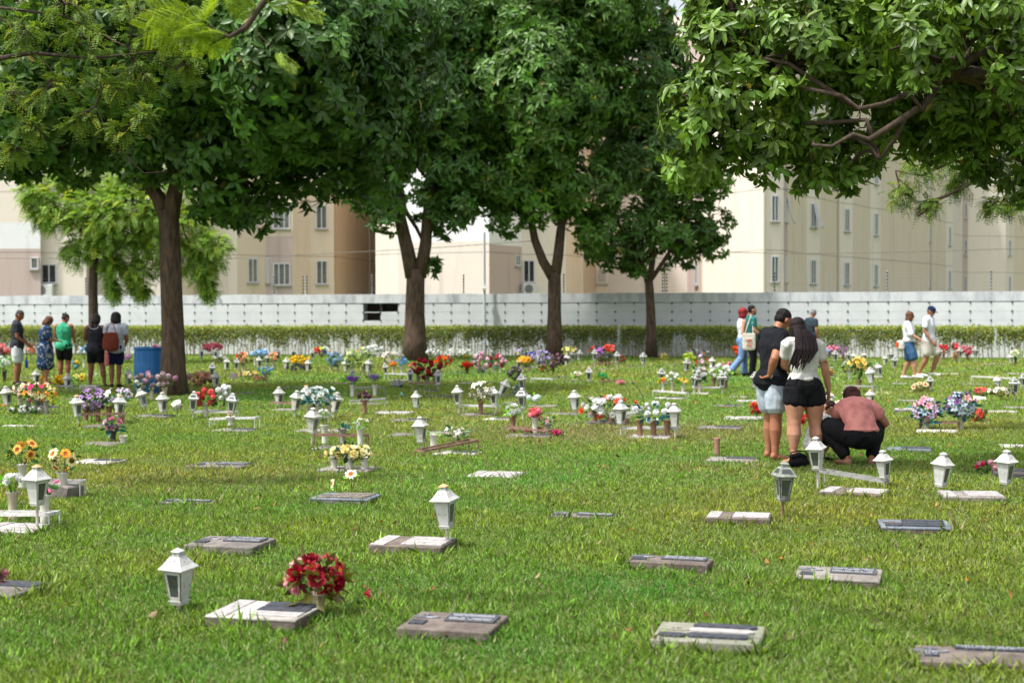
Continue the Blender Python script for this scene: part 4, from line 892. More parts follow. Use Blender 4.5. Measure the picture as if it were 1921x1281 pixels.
A(1420, 790, 757, 775, 26, 'spiky', [(196, 20, 34)], 'g', None, 'dark red poinsettia left of the man in the black polo', n=3, fs=.06, lmk='dark red poinsettia')
A(1506, 800, 776, 792, 16, 'spiky', [(196, 20, 40)], 'g', None, 'red bloom glimpsed between the standing couple legs', n=2, fs=.05, lmk='glimpsed red bloom')
A(1612, 735, 669, 696, 32, 'lily', [(244, 190, 70), (248, 206, 110)], 'g', 'b', 'tall apricot yellow lilies in a brown vase', n=10, fs=.05, lmk='apricot yellow lilies')
A(1594, 712, 676, 694, 30, 'rose', [W_, (244, 226, 150)], 'g', 'w', 'white roses left of the apricot lilies', n=6, fs=.04, lmk='white roses left of the apricot lilies')
A(1632, 712, 680, 700, 22, 'rose', [W_], 'g', None, 'small white roses right of the apricot lilies', n=4, fs=.035, lmk='small white roses right of the apricot lilies')
A(1548, 680, 652, 668, 26, 'pom', [W_, (160, 190, 220), (236, 180, 210)], 'g', 'c', 'white and sky blue bunch behind the woman in white', n=6, fs=.05, lmk='white and sky blue bunch')
A(1562, 680, 648, 662, 20, 'pom', [(236, 140, 170)], 'g', None, 'pink bunch in the back row behind the woman', n=4, fs=.055, lmk='back row pink bunch')
A(1582, 680, 646, 664, 18, 'spiky', [(190, 120, 190)], 'g', 'b', 'lilac spiky bunch in the back row', n=4, fs=.06, lmk='lilac spiky bunch')
A(1553, 706, 691, 704, 20, 'lily', [(240, 90, 76)], 'g', None, 'coral lilies lying on a pale marker', n=4, fs=.045, lmk='coral lying lilies')
A(1738, 806, 745, 790, 52, 'lily', [(226, 150, 180), (206, 190, 226), (170, 200, 220)], 't', 'c', 'left pastel lily bouquet in pink and lilac', n=15, fs=.055, lmk='left pastel bouquet')
A(1803, 806, 734, 780, 56, 'lily', [(190, 206, 226), (230, 170, 180), (130, 90, 160)], 't', 'c', 'right pastel lily bouquet in sky blue and pink', n=15, fs=.055, lmk='right pastel bouquet')
A(1832, 792, 766, 788, 34, 'lily', [(226, 60, 50), (206, 120, 140)], 'g', None, 'red and rose lilies right of the pastel bouquets', n=7, fs=.045, lmk='red and rose lilies')
A(1841, 748, 726, 740, 24, 'lily', [(236, 90, 96)], 'g', None, 'coral lilies behind the fallen card', n=4, fs=.05, lmk='coral lilies by the card')
A(1877, 752, 726, 740, 44, 'daisy', [(240, 236, 220), (236, 232, 214)], 'o', None, 'white daisies in brown leaves left of the windowed lantern', n=8, fs=.04, lmk='white daisies in brown leaves')
A(1770, 678, 646, 662, 18, 'pom', [(226, 50, 66)], 'g', 'b', 'first red carnation ball right of the cap wearer', n=5, fs=.05, lmk='first red carnation ball')
A(1793, 678, 645, 656, 18, 'pom', [(232, 50, 80)], 'g', 'b', 'second red carnation ball right of the cap wearer', n=4, fs=.05, lmk='second red carnation ball')
A(1815, 678, 649, 664, 24, 'pom', [(240, 96, 120), (236, 120, 140)], 'd', 'b', 'pink red carnations, rightmost of the row of balls', n=6, fs=.05, lmk='pink red carnations')
A(1792, 680, 658, 670, 10, 'tulip', [(240, 160, 60)], 'o', 'b', 'orange bud below the red carnation balls', n=2, fs=.05, lmk='orange bud')
A(1728, 736, 716, 732, 34, 'daisy', [(222, 206, 160), (206, 186, 140)], 'o', None, 'withered beige daisies before the couple in white', n=6, fs=.05, lmk='withered beige daisies')
A(1905, 684, 656, 668, 20, 'lily', [(244, 240, 226), (250, 226, 200)], 'b', 'k', 'creamy bunch at the right edge in front of the hedge', n=5, fs=.05, lmk='creamy bunch at the right edge')
A(1556, 792, 738, 758, 26, 'rose', [W_, (240, 230, 226)], 'b', 'c', 'white roses right of the woman hand', n=6, fs=.035, lmk='white roses right of the hand')
A(1574, 795, 754, 770, 26, 'pom', [(244, 214, 190)], 'g', 'c', 'blush carnations in a clay vase behind the child', n=6, fs=.035, lmk='blush carnations')
A(1592, 785, 742, 756, 24, 'lily', [W_], 'b', None, 'white lilies behind the crouching woman head', n=5, fs=.04, lmk='white lilies behind the crouching woman')
A(1566, 828, 796, 806, 20, 'rose', [(230, 130, 180)], 'b', None, 'pink bloom right of the child', n=3, fs=.035, lmk='pink bloom by the child')
A(10, 712, 646, 664, 34, 'pom', [(236, 150, 150), (230, 110, 120)], 't', 'g', 'salmon pink bouquet at the left edge behind the man', n=8, fs=.06, lmk='salmon pink bouquet at left edge')
A(8, 716, 668, 690, 34, 'rose', [W_, (206, 220, 206)], 'b', 'k', 'white blooms with teal leaves at the left edge', n=7, fs=.05, lmk='white teal blooms at left edge')
A(58, 690, 648, 664, 16, 'rose', [(240, 170, 150)], 'g', None, 'peach bunch between the man and the floral dress', n=4, fs=.05, lmk='peach bunch behind the man')
A(158, 690, 650, 664, 26, 'pom', [(150, 190, 220), W_], 'g', 'w', 'pale blue bunch between the two women in black shorts', n=5, fs=.055, lmk='pale blue bunch')
A(142, 700, 676, 690, 16, 'pom', [YEL, (120, 170, 180)], 'g', None, 'small yellow and blue bunch behind the woman in green', n=4, fs=.045, lmk='small yellow and blue bunch')
A(240, 690, 664, 676, 16, 'rose', [(200, 160, 190)], 't', None, 'mauve bunch left of the blue barrel', n=4, fs=.045, lmk='mauve bunch left of the barrel')
A(333, 792, 752, 768, 18, 'rose', [(236, 232, 224)], 'o', None, 'crumpled white rose lying before the thick trunk', n=2, fs=.06, lmk='crumpled white rose')

# ------------------------------------------------------------------ grave markers
def stonemat(nm, a, b, sc=9, bump=.35, lo=.35, hi=.68): return mat('stone_' + nm, lin(*a), .9, lin(*b), sc, lo, hi, bump=bump, bscale=45, detail=9)
SM = {'grey': stonemat('grey', (134, 128, 122), (88, 82, 78)), 'brown': stonemat('brown', (124, 113, 105), (78, 69, 64)), 'moss': stonemat('moss', (150, 148, 134), (110, 112, 98), 5), 'blue': stonemat('blue', (118, 126, 136), (90, 96, 104), 6),
      'white': stonemat('white', (186, 184, 178), (126, 116, 106), 5, .2, .46, .66), 'pale': stonemat('pale', (150, 144, 138), (112, 106, 100), 7), 'dark': stonemat('dark', (92, 88, 88), (64, 62, 62))}
PL = mat('plate_metal', lin(66, 70, 80), .45, lin(96, 98, 104), 30, .4, .7, bump=.8, bscale=120, metal=.4)
PLW = mat('plate_white', lin(172, 168, 166), .5, lin(136, 130, 128), 14, .45, .75, bump=.2, bscale=90)
PLG = mat('plate_gravel', lin(150, 140, 126), .9, lin(100, 94, 88), 70, .4, .6, bump=.8, bscale=120)
RIM = mat('plate_rim', lin(118, 120, 126), .45, metal=.3)
def octo(mb, cx, cy, w, d, z0, z1, c=.02):
    a, b = w / 2, d / 2; mb.prism([(cx - a + c, cy - b), (cx + a - c, cy - b), (cx + a, cy - b + c * .8), (cx + a, cy + b - c * .8), (cx + a - c, cy + b), (cx - a + c, cy + b), (cx - a, cy + b - c * .8), (cx - a, cy - b + c * .8)], z0, z1)
FOOT = []
LET = mat('letter_metal', lin(196, 198, 202), .5, metal=.3)
def text(body, size, x, y, z, parent):
    cu = bpy.data.curves.new('lettering', 'FONT'); cu.body = body; cu.size = size; cu.extrude = .0012; cu.align_x = 'LEFT'; cu.align_y = 'CENTER'
    o = bpy.data.objects.new('t', cu); COL.objects.link(o); bpy.context.view_layer.update()
    me = bpy.data.meshes.new_from_object(o.evaluated_get(bpy.context.evaluated_depsgraph_get())); bpy.data.objects.remove(o); me.materials.clear(); me.materials.append(LET)
    return link('lettering', me, parent, Matrix.Translation((x, y, z)))
def emblem(mb, cx, cy, z, s=1.0):
    # two open leaves and a cross above them
    for sg in (-1, 1):
        q = []
        for i in range(13):
            t = i / 12 * 2 * math.pi; q.append((cx + sg * (.038 + .036 * math.cos(t)) * s, cy + (.012 * math.sin(t) + .012 * (1 + math.cos(t)) * .5) * s, z + .004))
        mb.tube(q, .0042 * s, 5, cap=False)
    mb.box(cx - .005 * s, cx + .005 * s, cy + .01 * s, cy + .072 * s, z, z + .008); mb.box(cx - .028 * s, cx + .028 * s, cy + .042 * s, cy + .052 * s, z, z + .0085)
    mb.box(cx - .006 * s, cx + .006 * s, cy - .012 * s, cy + .0099 * s, z, z + .007)
def marker(xl, xr, y, h, style, base=None, rot=-14, top='', d=.41, texts=None, lb=None, tilt=0):
    c = gp((xl + xr) / 2, y, h); s = FPX / c.y; w = (xr - xl) / s / max(.5, math.cos(math.radians(rot)))
    w = min(max(w, .35), .75); a = math.radians(rot); dv = Vector((-math.sin(a), math.cos(a), 0)); o = Vector((c.x, c.y, 0)) + dv * d / 2
    if c.y > 22: d = min(d, .38)
    r = empty('grave_marker', o, a, ry=tilt)
    hw, hd = w / 2, d / 2; FOOT.append((o.x, o.y, a, hw, hd))
    st = SM[style]; b = MB(); b.box(-hw, hw, -hd, hd, -.06, h - .012 if top else h, .006); b.build('stone_base', st, r)
    hz = h
    if top:
        b = MB(); b.box(-hw - .002, hw + .002, -hd - .002, hd + .002, h - .0115, h, .004); b.build('top_slab', SM[top], r)
    kind = base or 'emblem'
    big = s > 120
    if kind in ('emblem', 'two'):
        n = 2 if kind == 'two' else 2
        px0 = -hw + w * .40; pw = w * .54
        for i in range(2):
            yy = hd * .62 - i * d * .20 - .02; b = MB(); sh = -i * .012
            b.box(px0, px0 + pw, yy - d * .085, yy + d * .085, hz, hz + .012, .002)
            o2 = b.build('name_plate', PL, r)
            if big:
                b = MB(); rg = random.Random(int(xl + i))
                for row in (-1, 1):
                    x = px0 + .012
                    while x < px0 + pw - .02:
                        wv = rg.choice((.004, .006, .007, .009)); hv = rg.uniform(.006, .0085)
                        if rg.random() > .14: b.box(x, x + wv, yy + row * d * .035 - hv, yy + row * d * .035 + hv, hz + .0118, hz + .0132)
                        x += wv + .0035
                b.build('lettering', LET, o2)
                b = MB(); t_ = .004
                for (q0, q1, q2, q3) in ((px0 - .001, px0 + pw + .001, yy - d * .085 - .001, yy - d * .085 + t_), (px0 - .001, px0 + pw + .001, yy + d * .085 - t_, yy + d * .085 + .001), (px0 - .001, px0 + t_, yy - d * .085 + t_, yy + d * .085 - t_), (px0 + pw - t_, px0 + pw + .001, yy - d * .085 + t_, yy + d * .085 - t_)): b.box(q0, q1, q2, q3, hz + .006, hz + .0145)
                b.build('rim', RIM, o2)
        if texts is None or kind == 'emblem':
            b = MB(); yy = -hd * .35; b.box(-hw + w * .06, -hw + w * .23, yy - d * .10, yy + d * .10, hz, hz + .010, .002); b.build('date_plate', PL, r)
            b = MB(); emblem(b, -hw + w * .155, d * .02 + .045, hz, min(1, w / .5)); b.build('emblem', RIM, r)
    elif kind == 'octo':
        for i in range(3):
            yy = hd * .60 - i * d * .27; b = MB(); octo(b, w * .13 - i * .008, yy, w * .60, d * .19, hz, hz + .012, .03)
            b.build('name_plate', PLW if (i == 1 and top != 'blue' and style == 'moss') else (PLG if style == 'grey' else PL), r)
        b = MB(); octo(b, -hw + w * .18, -hd * .55, w * .24, d * .18, hz, hz + .012, .02); b.build('date_plate', PLG if style == 'grey' else PL, r)
        b = MB(); emblem(b, -hw + w * .18, d * .02, hz, .9); b.build('emblem', st, r)
    elif kind == 'strips':
        b = MB(); b.box(-hw + .012, -hw + w * .22, -hd + .012, hd - .012, hz, hz + .006, .002); b.build('date_plate', PLW, r)
        for i in range(3):
            yy = hd * .64 - i * d * .28; b = MB(); b.box(-hw + w * .42, hw - .012, yy - d * .115, yy + d * .115, hz, hz + .008, .002); b.build('name_plate', PLW if texts != 'mix' or i == 2 else PL, r)
    elif kind == 'bars':
        b = MB(); b.box(-hw + w * .35, hw - .015, hd * .1, hd * .75, hz, hz + .010, .002); b.build('name_plate', PL, r)
    base_l = {'white': 'white painted', 'grey': 'grey concrete', 'brown': 'brown stained', 'moss': 'greenish grey', 'blue': 'blue grey', 'pale': 'pale stone', 'dark': 'dark'}[top or style]
    nm = base_l + (' flat grave marker' if h < .035 else ' grave marker')
    tag(r, lb or relabel(nm, (xl + xr) / 2, y), 'grave marker', 'grave markers in the lawn')
    return r
lm(305, 1140, 'frontmost white lantern'); lm(1488, 700, 'standing couple'); lm(1620, 860, 'crouching woman'); lm(284, 700, 'blue barrel'); lm(325, 735, 'thick trunk')
K = marker
K(380, 557, 1158, .075, 'brown', 'strips', top='white', texts='mix', lb='front white topped grave marker with two dark plates beside the red lilies')
K(742, 918, 1181, .06, 'brown', 'emblem', lb='brown grave marker with pale emblem and dark plates, front centre')
K(1222, 1422, 1203, .06, 'moss', 'octo', lb='greenish grave marker with one white plate between grey eight sided plates')
m4 = K(1731, 1931, 1243, .045, 'brown', 'bars0', rot=-12, lb='brown grave marker with lettered plate at the lower right corner', d=.32)
def front_plate():
    b = MB(); b.box(-.07, .26, .09, .15, .045, .057, .002); o = b.build('name_plate', PL, m4)
    text('JOSEFA PEREIRA DE SOUZA', .026, -.062, .134, .057, o); text('* 8-OUT-1943  + 20-05-20', .022, -.04, .106, .057, o)
    b = MB(); b.box(-.225, -.155, -.075, -.005, .045, .055, .002); o = b.build('date_plate', PL, m4); text('B 5 A 2', .020, -.22, -.025, .055, o); text('4 2 1 8', .018, -.218, -.055, .055, o)
    b = MB(); emblem(b, -.19, .02, .045, 1.15); b.build('emblem', RIM, m4)
front_plate()
K(1492, 1644, 1086, .05, 'brown', 'emblem', rot=-17, top='pale', lb='pale topped grave marker with dark emblem and two lettered plates')
K(1174, 1324, 1055, .06, 'brown', 'emblem', rot=-18, d=.24, lb='rough brown grave marker with dark plates in the open lawn')
K(340, 476, 1024, .06, 'grey', 'emblem', lb='grey grave marker with dark plates behind the frontmost lantern')
K(687, 827, 1024, .062, 'brown', 'strips', lb='brown grave marker with pale strips at the rusty capped lantern')
K(578, 692, 936, .05, 'grey', 'octo', top='blue', rot=-12, lb='blue grey grave marker with gravelly plates under the drooping sunflower')
K(1324, 1441, 972, .06, 'brown', 'strips', d=.34, lb='brown grave marker with pale corner plate beside the thin rusty post')
K(1657, 1786, 990, .05, 'brown', 'octo', top='blue', rot=-10, lb='blue grey topped grave marker alone in the right lawn')
K(1029, 1150, 969, .022, 'grey', 'emblem', rot=-16, d=.2); K(293, 392, 943, .022, 'grey', 'emblem', d=.2)
K(345, 452, 875, .032, 'grey', 'emblem', d=.42, lb='grey grave marker with dark plates between the gerberas and cream roses')
K(875, 966, 893, .02, 'white', 'strips', d=.42, lb='white slatted grave marker in the open centre lawn')
K(1540, 1645, 925, .04, 'brown', 'strips', rot=-27, lb='tilted brown grave marker with pale corner plate under the bent grey rack'); K(1773, 1886, 932, .045, 'pale', 'strips', rot=-8)
K(1325, 1420, 864, .022, 'pale', 'bars', lb='pale flat grave marker holding a short brown pipe')
K(125, 205, 868, .03, 'white', 'bars'); K(592, 690, 882, .03, 'pale', 'plain'); K(-95, 28, 1113, .05, 'grey', 'bars', rot=-16); K(-60, 62, 996, .03, 'white', 'strips', rot=-14)
K(580, 660, 842, .025, 'pale', 'bars', d=.42, rot=-12); K(548, 640, 809, .03, 'pale', 'plain'); K(808, 888, 852, .02, 'white', 'bars'); K(731, 795, 789, .025, 'grey', 'bars'); K(726, 768, 817, .02, 'grey', 'plain'); K(768, 862, 814, .02, 'pale', 'plain')
K(700, 766, 775, .02, 'white', 'strips'); K(945, 1026, 819, .025, 'grey', 'bars'); K(1021, 1080, 777, .02, 'grey', 'plain'); K(1090, 1139, 746, .02, 'grey', 'plain'); K(987, 1037, 762, .02, 'pale', 'plain'); K(904, 952, 787, .018, 'white', 'bars'); K(506, 550, 769, .03, 'pale', 'plain')
K(527, 571, 727, .02, 'grey', 'plain'); K(606, 648, 720, .02, 'grey', 'plain'); K(656, 715, 757, .025, 'pale', 'bars'); K(765, 818, 733, .03, 'grey', 'bars'); K(797, 848, 744, .03, 'dark', 'bars'); K(857, 895, 719, .02, 'pale', 'plain'); K(861, 920, 778, .025, 'grey', 'bars'); K(838, 872, 699, .02, 'dark', 'bars')
K(1099, 1160, 792, .04, 'grey', 'bars'); K(1178, 1254, 821, .03, 'white', 'strips'); K(1226, 1283, 747, .03, 'white', 'bars'); K(1310, 1388, 803, .035, 'grey', 'bars'); K(1337, 1395, 762, .02, 'grey', 'bars'); K(1381, 1430, 753, .02, 'white', 'strips'); K(1358, 1427, 785, .02, 'white', 'strips', lb='bright white grave marker left of the dark red poinsettia')
K(1247, 1272, 685, .02, 'pale', 'bars'); K(1172, 1206, 687, .025, 'dark', 'plain'); K(1243, 1270, 695, .02, 'dark', 'plain'); K(1050, 1092, 715, .02, 'dark', 'bars'); K(1025, 1064, 707, .02, 'dark', 'plain'); K(1117, 1150, 692, .02, 'pale', 'plain'); K(1067, 1128, 698, .015, 'dark', 'plain'); K(1300, 1323, 738, .02, 'white', 'plain')
K(1540, 1562, 689, .02, 'white', 'plain'); K(1568, 1588, 699, .02, 'grey', 'plain'); K(1543, 1572, 707, .02, 'white', 'bars'); K(1674, 1716, 720, .02, 'pale', 'plain'); K(1740, 1756, 685, .02, 'white', 'plain'); K(1763, 1797, 701, .02, 'white', 'plain'); K(1843, 1887, 683, .02, 'pale', 'plain'); K(1887, 1925, 701, .02, 'white', 'plain'); K(1805, 1856, 721, .02, 'grey', 'plain')
K(1684, 1720, 752, .02, 'pale', 'plain'); K(1681, 1717, 769, .05, 'grey', 'strips'); K(1858, 1910, 773, .02, 'white', 'plain'); K(1663, 1746, 844, .03, 'blue', 'bars', lb='blue grey grave marker right of the crouching woman'); K(1720, 1796, 810, .03, 'white', 'plain'); K(1583, 1606, 737, .02, 'white', 'plain'); K(1868, 1940, 888, .05, 'dark', 'bars', lb='dark grave marker cut by the right edge'); K(1886, 1930, 839, .02, 'white', 'plain')
K(148, 195, 800, .03, 'brown', 'plain'); K(245, 312, 781, .03, 'grey', 'bars'); K(136, 215, 834, .02, 'grey', 'plain'); K(0, 72, 799, .012, 'white', 'plain', d=.2); K(38, 92, 709, .02, 'grey', 'plain'); K(392, 466, 808, .025, 'pale', 'bars'); K(436, 470, 738, .03, 'dark', 'plain'); K(133, 168, 728, .02, 'white', 'plain'); K(-15, 22, 728, .04, 'grey', 'plain'); K(152, 186, 702, .02, 'white', 'plain'); K(110, 138, 749, .02, 'grey', 'plain')
K(362, 398, 771, .02, 'grey', 'plain'); K(726, 762, 713, .02, 'pale', 'plain'); K(946, 975, 742, .02, 'dark', 'bars'); K(940, 985, 757, .02, 'grey', 'bars'); K(1372, 1396, 745, .02, 'pale', 'plain'); K(1890, 1921, 765, .02, 'pale', 'plain'); K(1625, 1655, 707, .02, 'white', 'plain'); K(1640, 1662, 737, .02, 'white', 'plain')

# ------------------------------------------------------------------ lanterns
LW = mat('lantern_white', lin(196, 197, 194), .5, lin(168, 164, 152), 9, .45, .75, bump=.08); LG = mat('lantern_worn', lin(190, 190, 180), .6, lin(138, 134, 122), 22, .52, .66, bump=.12)
LD = mat('lantern_dark', lin(156, 160, 152), .6, lin(84, 84, 80), 14, .4, .7); RUST = mat('rust', lin(122, 82, 64), .9, lin(150, 128, 112), 18, .35, .65, bump=.4); CAPO = mat('cap_rust', lin(220, 170, 120), .7); PANE = mat('lantern_pane', lin(70, 76, 72), .12, lin(100, 104, 94), 6, .4, .7, spec=.6)
HOLE = mat('hole_dark', lin(60, 34, 50), .8); POSTM = mat('post_paint', lin(190, 186, 176), .7, lin(140, 120, 100), 22, .5, .7)
LCACHE = {}
def lantern_parts(kind):
    """returns list of (name, mesh); origin at bottom of body, kinds p (panelled) / w (windowed roof) / d (dark)"""
    if kind in LCACHE: return LCACHE[kind]
    main = {'p': LW, 'g': LG, 'w': LW, 'd': LD, 'o': LW}[kind]
    out = []; b = MB()
    wb, wt, hb = .080, .128, .205
    b.frust(wb, -.004, wb, .012); b.frust(wb + .01, .012, wb + .01, .018)
    b.frust(wt + .02, hb - .006, wt + .02, hb)
    sides = [0, 1, 2, 3]; win = {0, 2} if kind in ('p', 'g', 'o') else {0, 1, 2, 3}
    pn = []
    for k in sides:
        Mr = Matrix.Rotation(k * math.pi / 2, 4, 'Z'); t = .006
        def quadbox(u0, v0, u1, v1, th=t, off=0, mb=b):     # u along side (fraction of half width) v height fraction
            vs = []
            for z_ in (off, off - th):
                for (u, v) in ((u0, v0), (u1, v0), (u1, v1), (u0, v1)):
                    hwid = (wb + (wt - wb) * v) / 2; vs.append(Mr @ Vector((u * hwid, -hwid - z_ + off * 0, .018 + (hb - .024) * v)))
            mb.add(vs, [(0, 1, 2, 3), (7, 6, 5, 4), (0, 4, 5, 1), (1, 5, 6, 2), (2, 6, 7, 3), (3, 7, 4, 0)])
        if k in win:
            quadbox(-1, 0, -.66, 1); quadbox(.66, 0, 1, 1); quadbox(-.655, 0, .655, .13); quadbox(-.655, .88, .655, 1)
            q = MB(); quadbox(-.655, .135, .655, .875, .002, -.003, q); pn.append(q)
        else: quadbox(-1, 0, 1, 1)
        if k not in win:
            for u in (-.45, .45):
                b.M = Mr @ Matrix.Translation((u * .056, -(wb + (wt - wb) * .5) / 2 - .0065, .018 + (hb - .024) * .5)) @ Matrix.Rotation(math.pi / 2, 4, 'X'); b.lathe([(.003, 0), (.003, .002)], 6, 1); b.M = None
    out.append(('body', b.mesh('lantern_body', [main, HOLE])))
    for q in pn: out.append(('glass_pane', q.mesh('lantern_glass', PANE)))
    b = MB(); we = .170; z0 = hb + .001
    b.frust(we, z0, we, z0 + .004); prev = (we, z0 + .0041)
    prof = [(.130, .026), (.078, .066), (.062, .076)] if kind != 'w' and kind != 'd' else [(.150, .020), (.088, .072), (.068, .078)]
    for wv, z in prof: b.frust(prev[0], prev[1], wv, hb + z, cap=False); prev = (wv, hb + z)
    b.frust(.050, prev[1] - .001, .050, prev[1] + .024); zc = prev[1] + .0241
    if kind in ('w', 'd'):
        for k in range(4):
            Mr = Matrix.Rotation(k * math.pi / 2, 4, 'Z'); za, zb_ = hb + .028, hb + .064; wa = .150 + (.088 - .150) * (za - hb - .020) / .052; wb_ = .150 + (.088 - .150) * (zb_ - hb - .020) / .052
            vs = [Mr @ Vector(v) for v in ((-wa * .36, -wa / 2 - .002, za), (wa * .36, -wa / 2 - .002, za), (wb_ * .34, -wb_ / 2 - .002, zb_), (-wb_ * .34, -wb_ / 2 - .002, zb_))]
            b.add(vs, [(0, 1, 2, 3)], 1)
    else:
        for k in range(4):
            for (x, z) in ((-.015, .048), (.012, .056), (0, .078 + .012)):
                ww = .140 + (.084 - .140) * (z - .026) / .040 if z < .07 else .05
                b.M = Matrix.Rotation(k * math.pi / 2, 4, 'Z') @ Matrix.Translation((x, -ww / 2 - .0005, hb + z)) @ Matrix.Rotation(math.pi / 2 * .75 if z < .07 else math.pi / 2, 4, 'X'); b.lathe([(.0035, 0), (.0035, .0025)], 6, 1); b.M = None
    out.append(('roof', b.mesh('lantern_roof', [main, HOLE if kind not in ('w', 'd') else PANE])))
    b = MB(); b.frust(.060, zc, .060, zc + .003); b.frust(.060, zc + .003, .012, zc + .020); out.append(('roof_cap', b.mesh('lantern_cap', CAPO if kind == 'o' else main)))
    LCACHE[kind] = out; return out
LTOT = .205 + .077 + .024 + .020
def lantern(x, yt, yg, kind='p', rot=0, tilt=0, post=None, lb=None, tdir=0):
    rq = random.Random(int(x * 3 + yg)); rot += rq.uniform(-9, 9) if yg < 860 else 0; tdir = tdir or rq.uniform(-4, 4); tilt = tilt or rq.gauss(0, 3.2)
    if kind == 'p' and yg < 800 and rq.random() < .4: kind = 'g'
    p = gp(x, yg); s = FPX / p.y; H = (yg - yt) / s; k = min(1.05, max(.82, H / .44)) if H < .36 else .95; hp = max(H - LTOT * k, .02)
    r = empty('grave_lantern', p, 0); R = Matrix.Rotation(math.radians(tilt), 4, 'Y') @ Matrix.Rotation(math.radians(tdir), 4, 'X')
    b = MB(); top = R @ Vector((0, 0, hp)); b.tube([(0, 0, -.04), tuple(top * .5), tuple(top)], .0115, 8); b.build('post', post or POSTM, r)
    M = Matrix.Translation(top) @ R @ Matrix.Rotation(math.radians(rot), 4, 'Z') @ Matrix.Scale(k, 4)
    for nm, me in lantern_parts(kind): link(nm, me, r, M)
    bl = {'p': 'white lantern', 'g': 'worn white lantern', 'w': 'windowed white lantern', 'd': 'dark windowed lantern', 'o': 'white lantern with rusty cap'}[kind]
    if abs(tilt) > 9: bl = 'tilted ' + bl
    tag(r, lb or relabel(bl, x, (yt + yg) / 2), 'lantern', 'grave lanterns on short posts')
    LNT.append((x, (yt + yg) / 2)); return r
LNT = []
L_ = lantern
L_(337, 1025, 1150, 'p', -24, lb='frontmost white lantern with glass on its left face, beside the white topped marker'); L_(841, 905, 1030, 'o', 66, lb='rusty capped white lantern at the brown marker in the centre', tilt=-4); L_(70, 870, 995, 'o', 62, lb='rusty capped white lantern by the white blooms at the left')
L_(1467, 865, 975, 'd', 10, post=RUST, lb='dark windowed lantern on a thin rusty post'); L_(1535, 817, 917, 'p', -30, tilt=-4, lb='white lantern in front of the backpack with its glass to the left'); L_(1660, 843, 915, 'p', 38, tilt=-4, lb='white lantern at the right end of the bent grey rack'); L_(1763, 847, 927, 'p', 42, lb='white lantern at the left end of the pale marker, right side'); L_(1885, 842, 925, 'p', 40, lb='white lantern right of the pale marker near the right edge')
L_(791, 780, 848, 'g', 62, tilt=-3); L_(585, 763, 842, 'g', 60); L_(1165, 750, 818, 'p', 55); L_(1267, 755, 825, 'p', 62, tilt=-2); L_(1080, 731, 777, 'p', 48, tilt=-4); L_(524, 725, 768, 'g', 50); L_(552, 731, 784, 'g', 55, tilt=7); L_(625, 734, 785, 'g', 58, tilt=10); L_(577, 722, 766, 'o', 45)
L_(781, 733, 772, 'g', 62); L_(861, 722, 777, 'g', -25); L_(929, 724, 777, 'p', -22); L_(981, 727, 789, 'w', -20); L_(982, 700, 745, 'w', -20); L_(936, 708, 748, 'p', 40, tilt=24); L_(1105, 688, 722, 'w', -10); L_(306, 735, 783, 'p', 50); L_(274, 727, 770, 'g', 45, tilt=-18)
L_(222, 740, 795, 'o', 50, tilt=3); L_(148, 740, 800, 'o', 48, tilt=-3); L_(84, 733, 776, 'g', 52, tilt=-15); L_(17, 723, 775, 'g', 58); L_(362, 733, 785, 'w', 5); L_(433, 737, 790, 'w', -15); L_(405, 697, 730, 'g', 50); L_(397, 680, 716, 'w', 10); L_(241, 692, 726, 'g', 50); L_(127, 700, 736, 'p', 52); L_(67, 693, 726, 'g', 50)
L_(100, 665, 694, 'w', 10); L_(443, 671, 699, 'w', 10); L_(425, 671, 698, 'p', 40, post=RUST); L_(486, 668, 692, 'g', 30); L_(502, 664, 688, 'w', 20); L_(499, 651, 674, 'w', 20); L_(515, 652, 676, 'w', 20); L_(523, 653, 678, 'w', 0); L_(537, 670, 698, 'g', 50); L_(578, 673, 700, 'g', 55); L_(587, 654, 680, 'w', 10); L_(550, 652, 676, 'w', 0)
L_(649, 674, 700, 'g', 60); L_(690, 673, 706, 'g', 60); L_(724, 681, 706, 'w', 15); L_(661, 692, 724, 'w', 20); L_(771, 690, 728, 'w', 10); L_(822, 693, 732, 'w', 12); L_(972, 671, 696, 'w', 5); L_(1010, 668, 694, 'w', 20); L_(1064, 664, 688, 'p', 40); L_(1115, 655, 693, 'w', 10); L_(1158, 659, 693, 'w', 10); L_(1074, 657, 680, 'w', 10); L_(1086, 656, 679, 'w', 30)
L_(1240, 690, 724, 'w', 8); L_(1287, 672, 705, 'w', 12, post=RUST); L_(1301, 698, 738, 'w', 20, tilt=10); L_(1355, 697, 738, 'w', 0); L_(1335, 669, 698, 'p', 40); L_(1207, 661, 690, 'w', 40); L_(1417, 697, 735, 'w', 5); L_(377, 652, 680, 'p', 30); L_(401, 652, 682, 'w', 20, tilt=10); L_(820, 655, 680, 'w', 20); L_(846, 659, 684, 'w', 30); L_(896, 658, 682, 'w', 10)
L_(1566, 656, 688, 'w', 12); L_(1591, 659, 681, 'w', 20); L_(1602, 660, 686, 'p', 40); L_(1622, 660, 682, 'p', 20); L_(1661, 666, 686, 'p', 30); L_(1673, 657, 682, 'w', 10); L_(1677, 667, 698, 'w', 5); L_(1652, 680, 712, 'p', 30, tilt=-12); L_(1637, 688, 736, 'p', 45); L_(1745, 705, 734, 'w', 10); L_(1633, 730, 762, 'o', 45); L_(1560, 741, 785, 'o', 45); L_(1586, 745, 792, 'p', 40)
L_(1763, 652, 680, 'w', 20); L_(1799, 651, 680, 'w', 10); L_(1829, 650, 680, 'w', 20); L_(1872, 704, 738, 'o', 48); L_(1904, 707, 752, 'w', 0); L_(1920, 700, 732, 'w', 10); L_(1897, 663, 686, 'p', 50)
